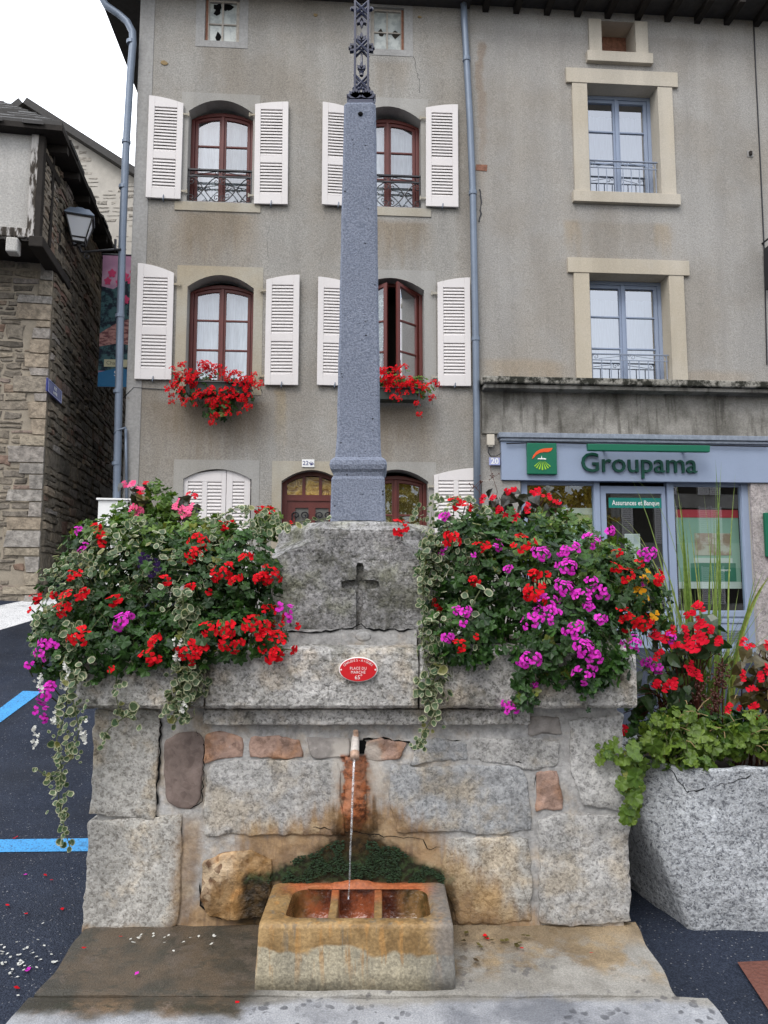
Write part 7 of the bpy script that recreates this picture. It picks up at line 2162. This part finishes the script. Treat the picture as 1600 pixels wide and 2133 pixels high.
# ---- window boxes
def window_box(label, op, pxs, heads_, ells, seed, box=True):
    u0, u1, zb = op; w = -.20
    T0 = thing('window_box', label, 'window box', FT @ Vector(((u0+u1)/2, w, zb-.22)))
    mb = MB(FT); mb.box(u0, u1, -.29, -.10, zb-.22, zb-.05); mb.box(u0-.01, u1+.01, -.30, -.09, zb-.06, zb-.035)
    mb.build('box', plain('dark green plastic box', (.02, .03, .024), .5, .4), T0, bevel=.01)
    mb = MB(FT)
    for u in (u0+.05, u1+.02): mb.tube([(u, -.01, zb-.02), (u, -.32, zb-.03), (u, -.32, zb-.24), (u, -.01, zb-.24)], .008, 5)
    mb.tube([(u0, -.32, zb-.06), (u1+.04, -.32, zb-.06)], .008, 5); mb.build('bracket', M['iron'], T0)
    rr = random.Random(seed); mb = MB()
    def Pw(px, py, w_):
        u, z = FL(px, py, w_); return FT @ Vector((u, w_, z))
    for i in range(ells[0][5]):
        e = rr.choice(ells); v = Vector((rr.gauss(0, 1), rr.gauss(0, 1), rr.gauss(0, 1))).normalized()*rr.uniform(.2, 1)
        p = Pw(e[0]+v.x*e[2], e[1]+v.y*e[3], min(-.03, e[4]+v.z*.14)); mb.rn = rr.random()
        ivy_leaf(mb, p, (v.x, -.7, .5-v.y), .055*rr.uniform(.7, 1.2), rr.uniform(0, 6), rr)
    mb.build('foliage', M['leaf_bright'] if seed == 2 else M['leaf'], T0, fix=False)
    heads_ = heads_ + [(x + rr.gauss(0, 9), y + rr.gauss(0, 7), max(9, q-2)) for x, y, q in heads_[::2]]
    for (px, py, s) in heads_:
        p = Pw(px, py, -.30 + rr.uniform(-.08, .05)); put_head(T0, 'red' if s < 90 else 'mag', p, (rr.gauss(0, .3), -1, .4+rr.gauss(0, .3)), 30, 'flower_head', (s % 90)/15.0*1.85)
    return T0
rr = random.Random(101)
h1 = [(360, 768, 9), (372, 783, 13), (364, 800, 14), (352, 812, 13), (357, 825, 9), (376, 812, 13), (385, 790, 13), (392, 775, 12), (400, 790, 14), (402, 806, 12), (382, 760, 11), (420, 768, 11), (412, 778, 10), (432, 762, 13), (445, 768, 13), (440, 778, 12), (455, 765, 10), (470, 772, 10), (485, 778, 11), (478, 790, 13), (492, 798, 14), (468, 785, 12), (520, 800, 15), (508, 795, 10), (542, 798, 11), (541, 806, 9), (440, 815, 13), (425, 820, 10), (410, 825, 13), (465, 815, 15), (480, 815, 13), (472, 828, 13), (450, 833, 13), (446, 845, 12), (436, 842, 10), (490, 825, 13), (505, 832, 14), (517, 823, 11), (515, 812, 11), (375, 830, 9), (392, 834, 10), (406, 842, 8), (470, 848, 13), (475, 860, 12), (445, 866, 11), (442, 880, 10), (512, 850, 9), (498, 862, 7), (418, 758, 10), (427, 755, 8), (500, 780, 10), (514, 788, 9)]
window_box('window box overflowing with scarlet geraniums, at the closed window', (px_u(395, 830), px_u(525, 830), px_z(455, 800)), None, h1, [(440, 805, 80, 42, -.2, 300), (400, 800, 45, 35, -.2), (490, 810, 45, 36, -.2), (455, 850, 40, 25, -.22)], 1)
h2 = [(800, 775, 14), (808, 785, 14), (815, 770, 11), (830, 766, 11), (843, 764, 10), (802, 800, 12), (815, 795, 11), (826, 788, 10), (828, 812, 14), (836, 806, 12), (848, 800, 10), (856, 806, 12), (853, 790, 12), (864, 798, 11), (871, 803, 13), (888, 805, 12), (902, 797, 10), (900, 830, 11), (868, 840, 9), (838, 824, 10), (820, 828, 11), (812, 808, 10), (876, 822, 8), (862, 815, 10), (846, 818, 9), (798, 790, 12), (806, 812, 10), (780, 790, 12), (770, 800, 12)]
window_box('green window box with scarlet geraniums, at the open window', (px_u(760, 830), px_u(865, 830), px_z(815, 812)), None, h2, [(835, 800, 55, 34, -.2, 190), (870, 810, 35, 26, -.2), (780, 800, 40, 30, -.2)], 2)

# ---- fallen petals on the step and road
mb = MB(); rr = random.Random(17)
def drop(px, py, key, size, z=None):
    p = G(px, py)
    if -1.33 < p.x < 1.12 and 2.31 < p.y < 3.5:
        d = ray(px, py); p = CAM + d*((.088-EYE)/d.z); p.z += .052*max(0, (p.y-3.06)/.44)**1.5; 
    p = p + Vector((0, 0, .009)); mb.rn = rr.random(); mb.cur = key
    a = rr.uniform(0, 6.28)
    for k in range(rr.choice((1, 1, 2))):
        t = a + k*1.5; d = Vector((math.cos(t), math.sin(t), rr.uniform(0, .5))); s = Vector((-math.sin(t), math.cos(t), 0))
        mb.add([p, p+d*size*.6+s*size*.45, p+d*size, p+d*size*.6-s*size*.45], [(0, 1, 2, 3)])
for i in range(50): drop(rr.gauss(50, 36), rr.gauss(1990, 30), 1, .014)
for i in range(26): drop(rr.gauss(370, 60), rr.gauss(1968, 14), 1, .014)
for x, y in ((40, 2062), (62, 2025), (180, 1990), (254, 1972), (280, 2038), (110, 1835), (98, 1828), (48, 1826), (130, 1900), (1010, 1975), (1090, 1990), (490, 2090), (1230, 1998), (30, 1748), (20, 1890), (58, 1905)): drop(x, y, 0 if rr.random() < .7 else 2, .022)
for i in range(30): drop(rr.gauss(1020, 40), rr.gauss(1960, 22), 3, .026)
tag(mb.build('fallen_petals', [M['p_red'], M['p_white'], M['p_mag'], M['leaf_bronze']], fix=False), kind='stuff')
# ================================================================== houses and a hillside behind the photographer, mirrored in the panes
def opposite():
    O = thing('opposite_house', 'pale house front with white shutters across the square, seen only mirrored in the shop panes', 'house', (20, -12.5, 0))
    mb = MB(); mb.box(14.2, 29, -14, -12.5, -.5, 8.4); mb.build('wall', M['stucco'], O)
    mb = MB(); mb.box(13.9, 29.4, -14.2, -12.0, 8.401, 8.6); mb.build('roof', M['slate'], O)
    for z in (1.0, 3.9, 6.3):
        for x in (15.3, 17.6, 19.9, 22.2, 25.0):
            m = MB(); m.box(x, x+1.0, -12.52, -12.48, z, z+1.7); m.build('window', M['interior'], O)
            for a in (x-.62, x+1.06):
                m = MB()
                for k in range(18): m.box(a, a+.56, -12.47, -12.44, z-.05+k*.1, z+.02+k*.1)
                m.box(a, a+.06, -12.46, -12.42, z-.06, z+1.78); m.box(a+.5, a+.56, -12.46, -12.42, z-.06, z+1.78)
                m.build('shutter', M['shutter'], O)
opposite()
def mirror_tree():
    T0 = thing('autumn_tree', 'golden leaved tree across the square opposite the house door, seen only mirrored in panes', 'tree', (2.2, -13, 0), 'trees across the square')
    mb = MB(); mb.tube([(2.2, -13, -.2), (2.3, -13, 2), (2.2, -13, 6)], [.3, .22, .08], 8); tr = mb.build('trunk', M['dark'], T0)
    rr = random.Random(55); mb = MB()
    for i in range(2600):
        x, z = rr.uniform(-1, 1), rr.uniform(-1, 1)
        if x*x*x*x + z*z*z*z > 1 or mnoise.noise((x*2.4, 3, z*2.4)) < -.28: continue
        p = Vector((2.2+x*4.4, -13+rr.uniform(-1.3, 1.3), 4.6+z*4.0)); mb.rn = rr.random()
        ivy_leaf(mb, p, Vector((rr.gauss(0, .8), 1, rr.gauss(.4, .6))), .24, rr.uniform(0, 6), rr)
    cr = mb.build('crown', leafy('golden leaf', (.30, .20, .02), (.60, .46, .07)), T0, fix=False)
    T1 = thing('autumn_tree', 'golden leaved tree beside the mirrored house, seen only in the shop panes', 'tree', (9.8, -13.2, 0), 'trees across the square')
    for o in (tr, cr):
        c = o.copy(); COL.objects.link(c); c.parent = T1
mirror_tree()

# ================================================================== light, sky, camera
w = bpy.data.worlds.new('World'); sc.world = w; w.use_nodes = True
nt = w.node_tree
sky = nt.nodes.new('ShaderNodeTexSky'); sky.sky_type = 'NISHITA'; sky.sun_disc = False
SUN_EL, SUN_AZ = rad(52), rad(205)                    # azimuth measured from +Y clockwise
sky.sun_elevation = SUN_EL; sky.sun_rotation = SUN_AZ
sky.air_density = 1.0; sky.dust_density = 3.0; sky.ozone_density = 1.0
hs = nt.nodes.new('ShaderNodeHueSaturation'); hs.inputs['Saturation'].default_value = .55
nt.links.new(sky.outputs[0], hs.inputs['Color'])
# thin cloud veil
tc = nt.nodes.new('ShaderNodeTexCoord'); nz = nt.nodes.new('ShaderNodeTexNoise'); nz.inputs['Scale'].default_value = 2.2; nz.inputs['Detail'].default_value = 5
nt.links.new(tc.outputs['Generated'], nz.inputs['Vector'])
mr = nt.nodes.new('ShaderNodeMapRange'); mr.inputs['From Min'].default_value = .42; mr.inputs['From Max'].default_value = .62; mr.inputs['To Min'].default_value = .55; mr.inputs['To Max'].default_value = 1.0
nt.links.new(nz.outputs[0], mr.inputs['Value'])
mx = nt.nodes.new('ShaderNodeMix'); mx.data_type = 'RGBA'
sx = nt.nodes.new('ShaderNodeSeparateXYZ'); nt.links.new(tc.outputs['Generated'], sx.inputs[0])
m2 = nt.nodes.new('ShaderNodeMapRange'); m2.inputs['From Min'].default_value = -.75; m2.inputs['From Max'].default_value = .15; m2.inputs['To Min'].default_value = .25; m2.inputs['To Max'].default_value = 1.0
nt.links.new(sx.outputs[1], m2.inputs['Value'])
mm = nt.nodes.new('ShaderNodeMath'); mm.operation = 'MULTIPLY'; nt.links.new(mr.outputs[0], mm.inputs[0]); nt.links.new(m2.outputs[0], mm.inputs[1])
nt.links.new(mm.outputs[0], mx.inputs[0]); nt.links.new(hs.outputs[0], mx.inputs[6]); mx.inputs[7].default_value = (13.6, 14.2, 15.2, 1)
bg = nt.nodes['Background']; bg.inputs['Strength'].default_value = .15
nt.links.new(mx.outputs[2], bg.inputs['Color'])

sd = bpy.data.lights.new('sun', 'SUN'); sd.energy = 1.1; sd.angle = rad(28); sd.color = (1, .985, .955)
so = bpy.data.objects.new('sun', sd); COL.objects.link(so)
d = Vector((math.sin(SUN_AZ)*math.cos(SUN_EL), math.cos(SUN_AZ)*math.cos(SUN_EL), math.sin(SUN_EL)))
so.rotation_euler = d.to_track_quat('Z', 'Y').to_euler()
so.location = (0, -5, 15)

cd = bpy.data.cameras.new('camera'); co = bpy.data.objects.new('camera', cd); COL.objects.link(co)
co.location = CAM; co.rotation_euler = (math.pi/2 + PITCH, 0, 0)
cd.sensor_fit = 'VERTICAL'; cd.sensor_height = 24; cd.lens = FPX/2133*24; cd.clip_end = 500; cd.clip_start = .05
sc.camera = co
sc.render.resolution_x, sc.render.resolution_y = 768, 1024
sc.view_settings.view_transform = 'Standard'; sc.view_settings.look = 'None'; sc.view_settings.exposure = 0.34; sc.view_settings.gamma = 1.0
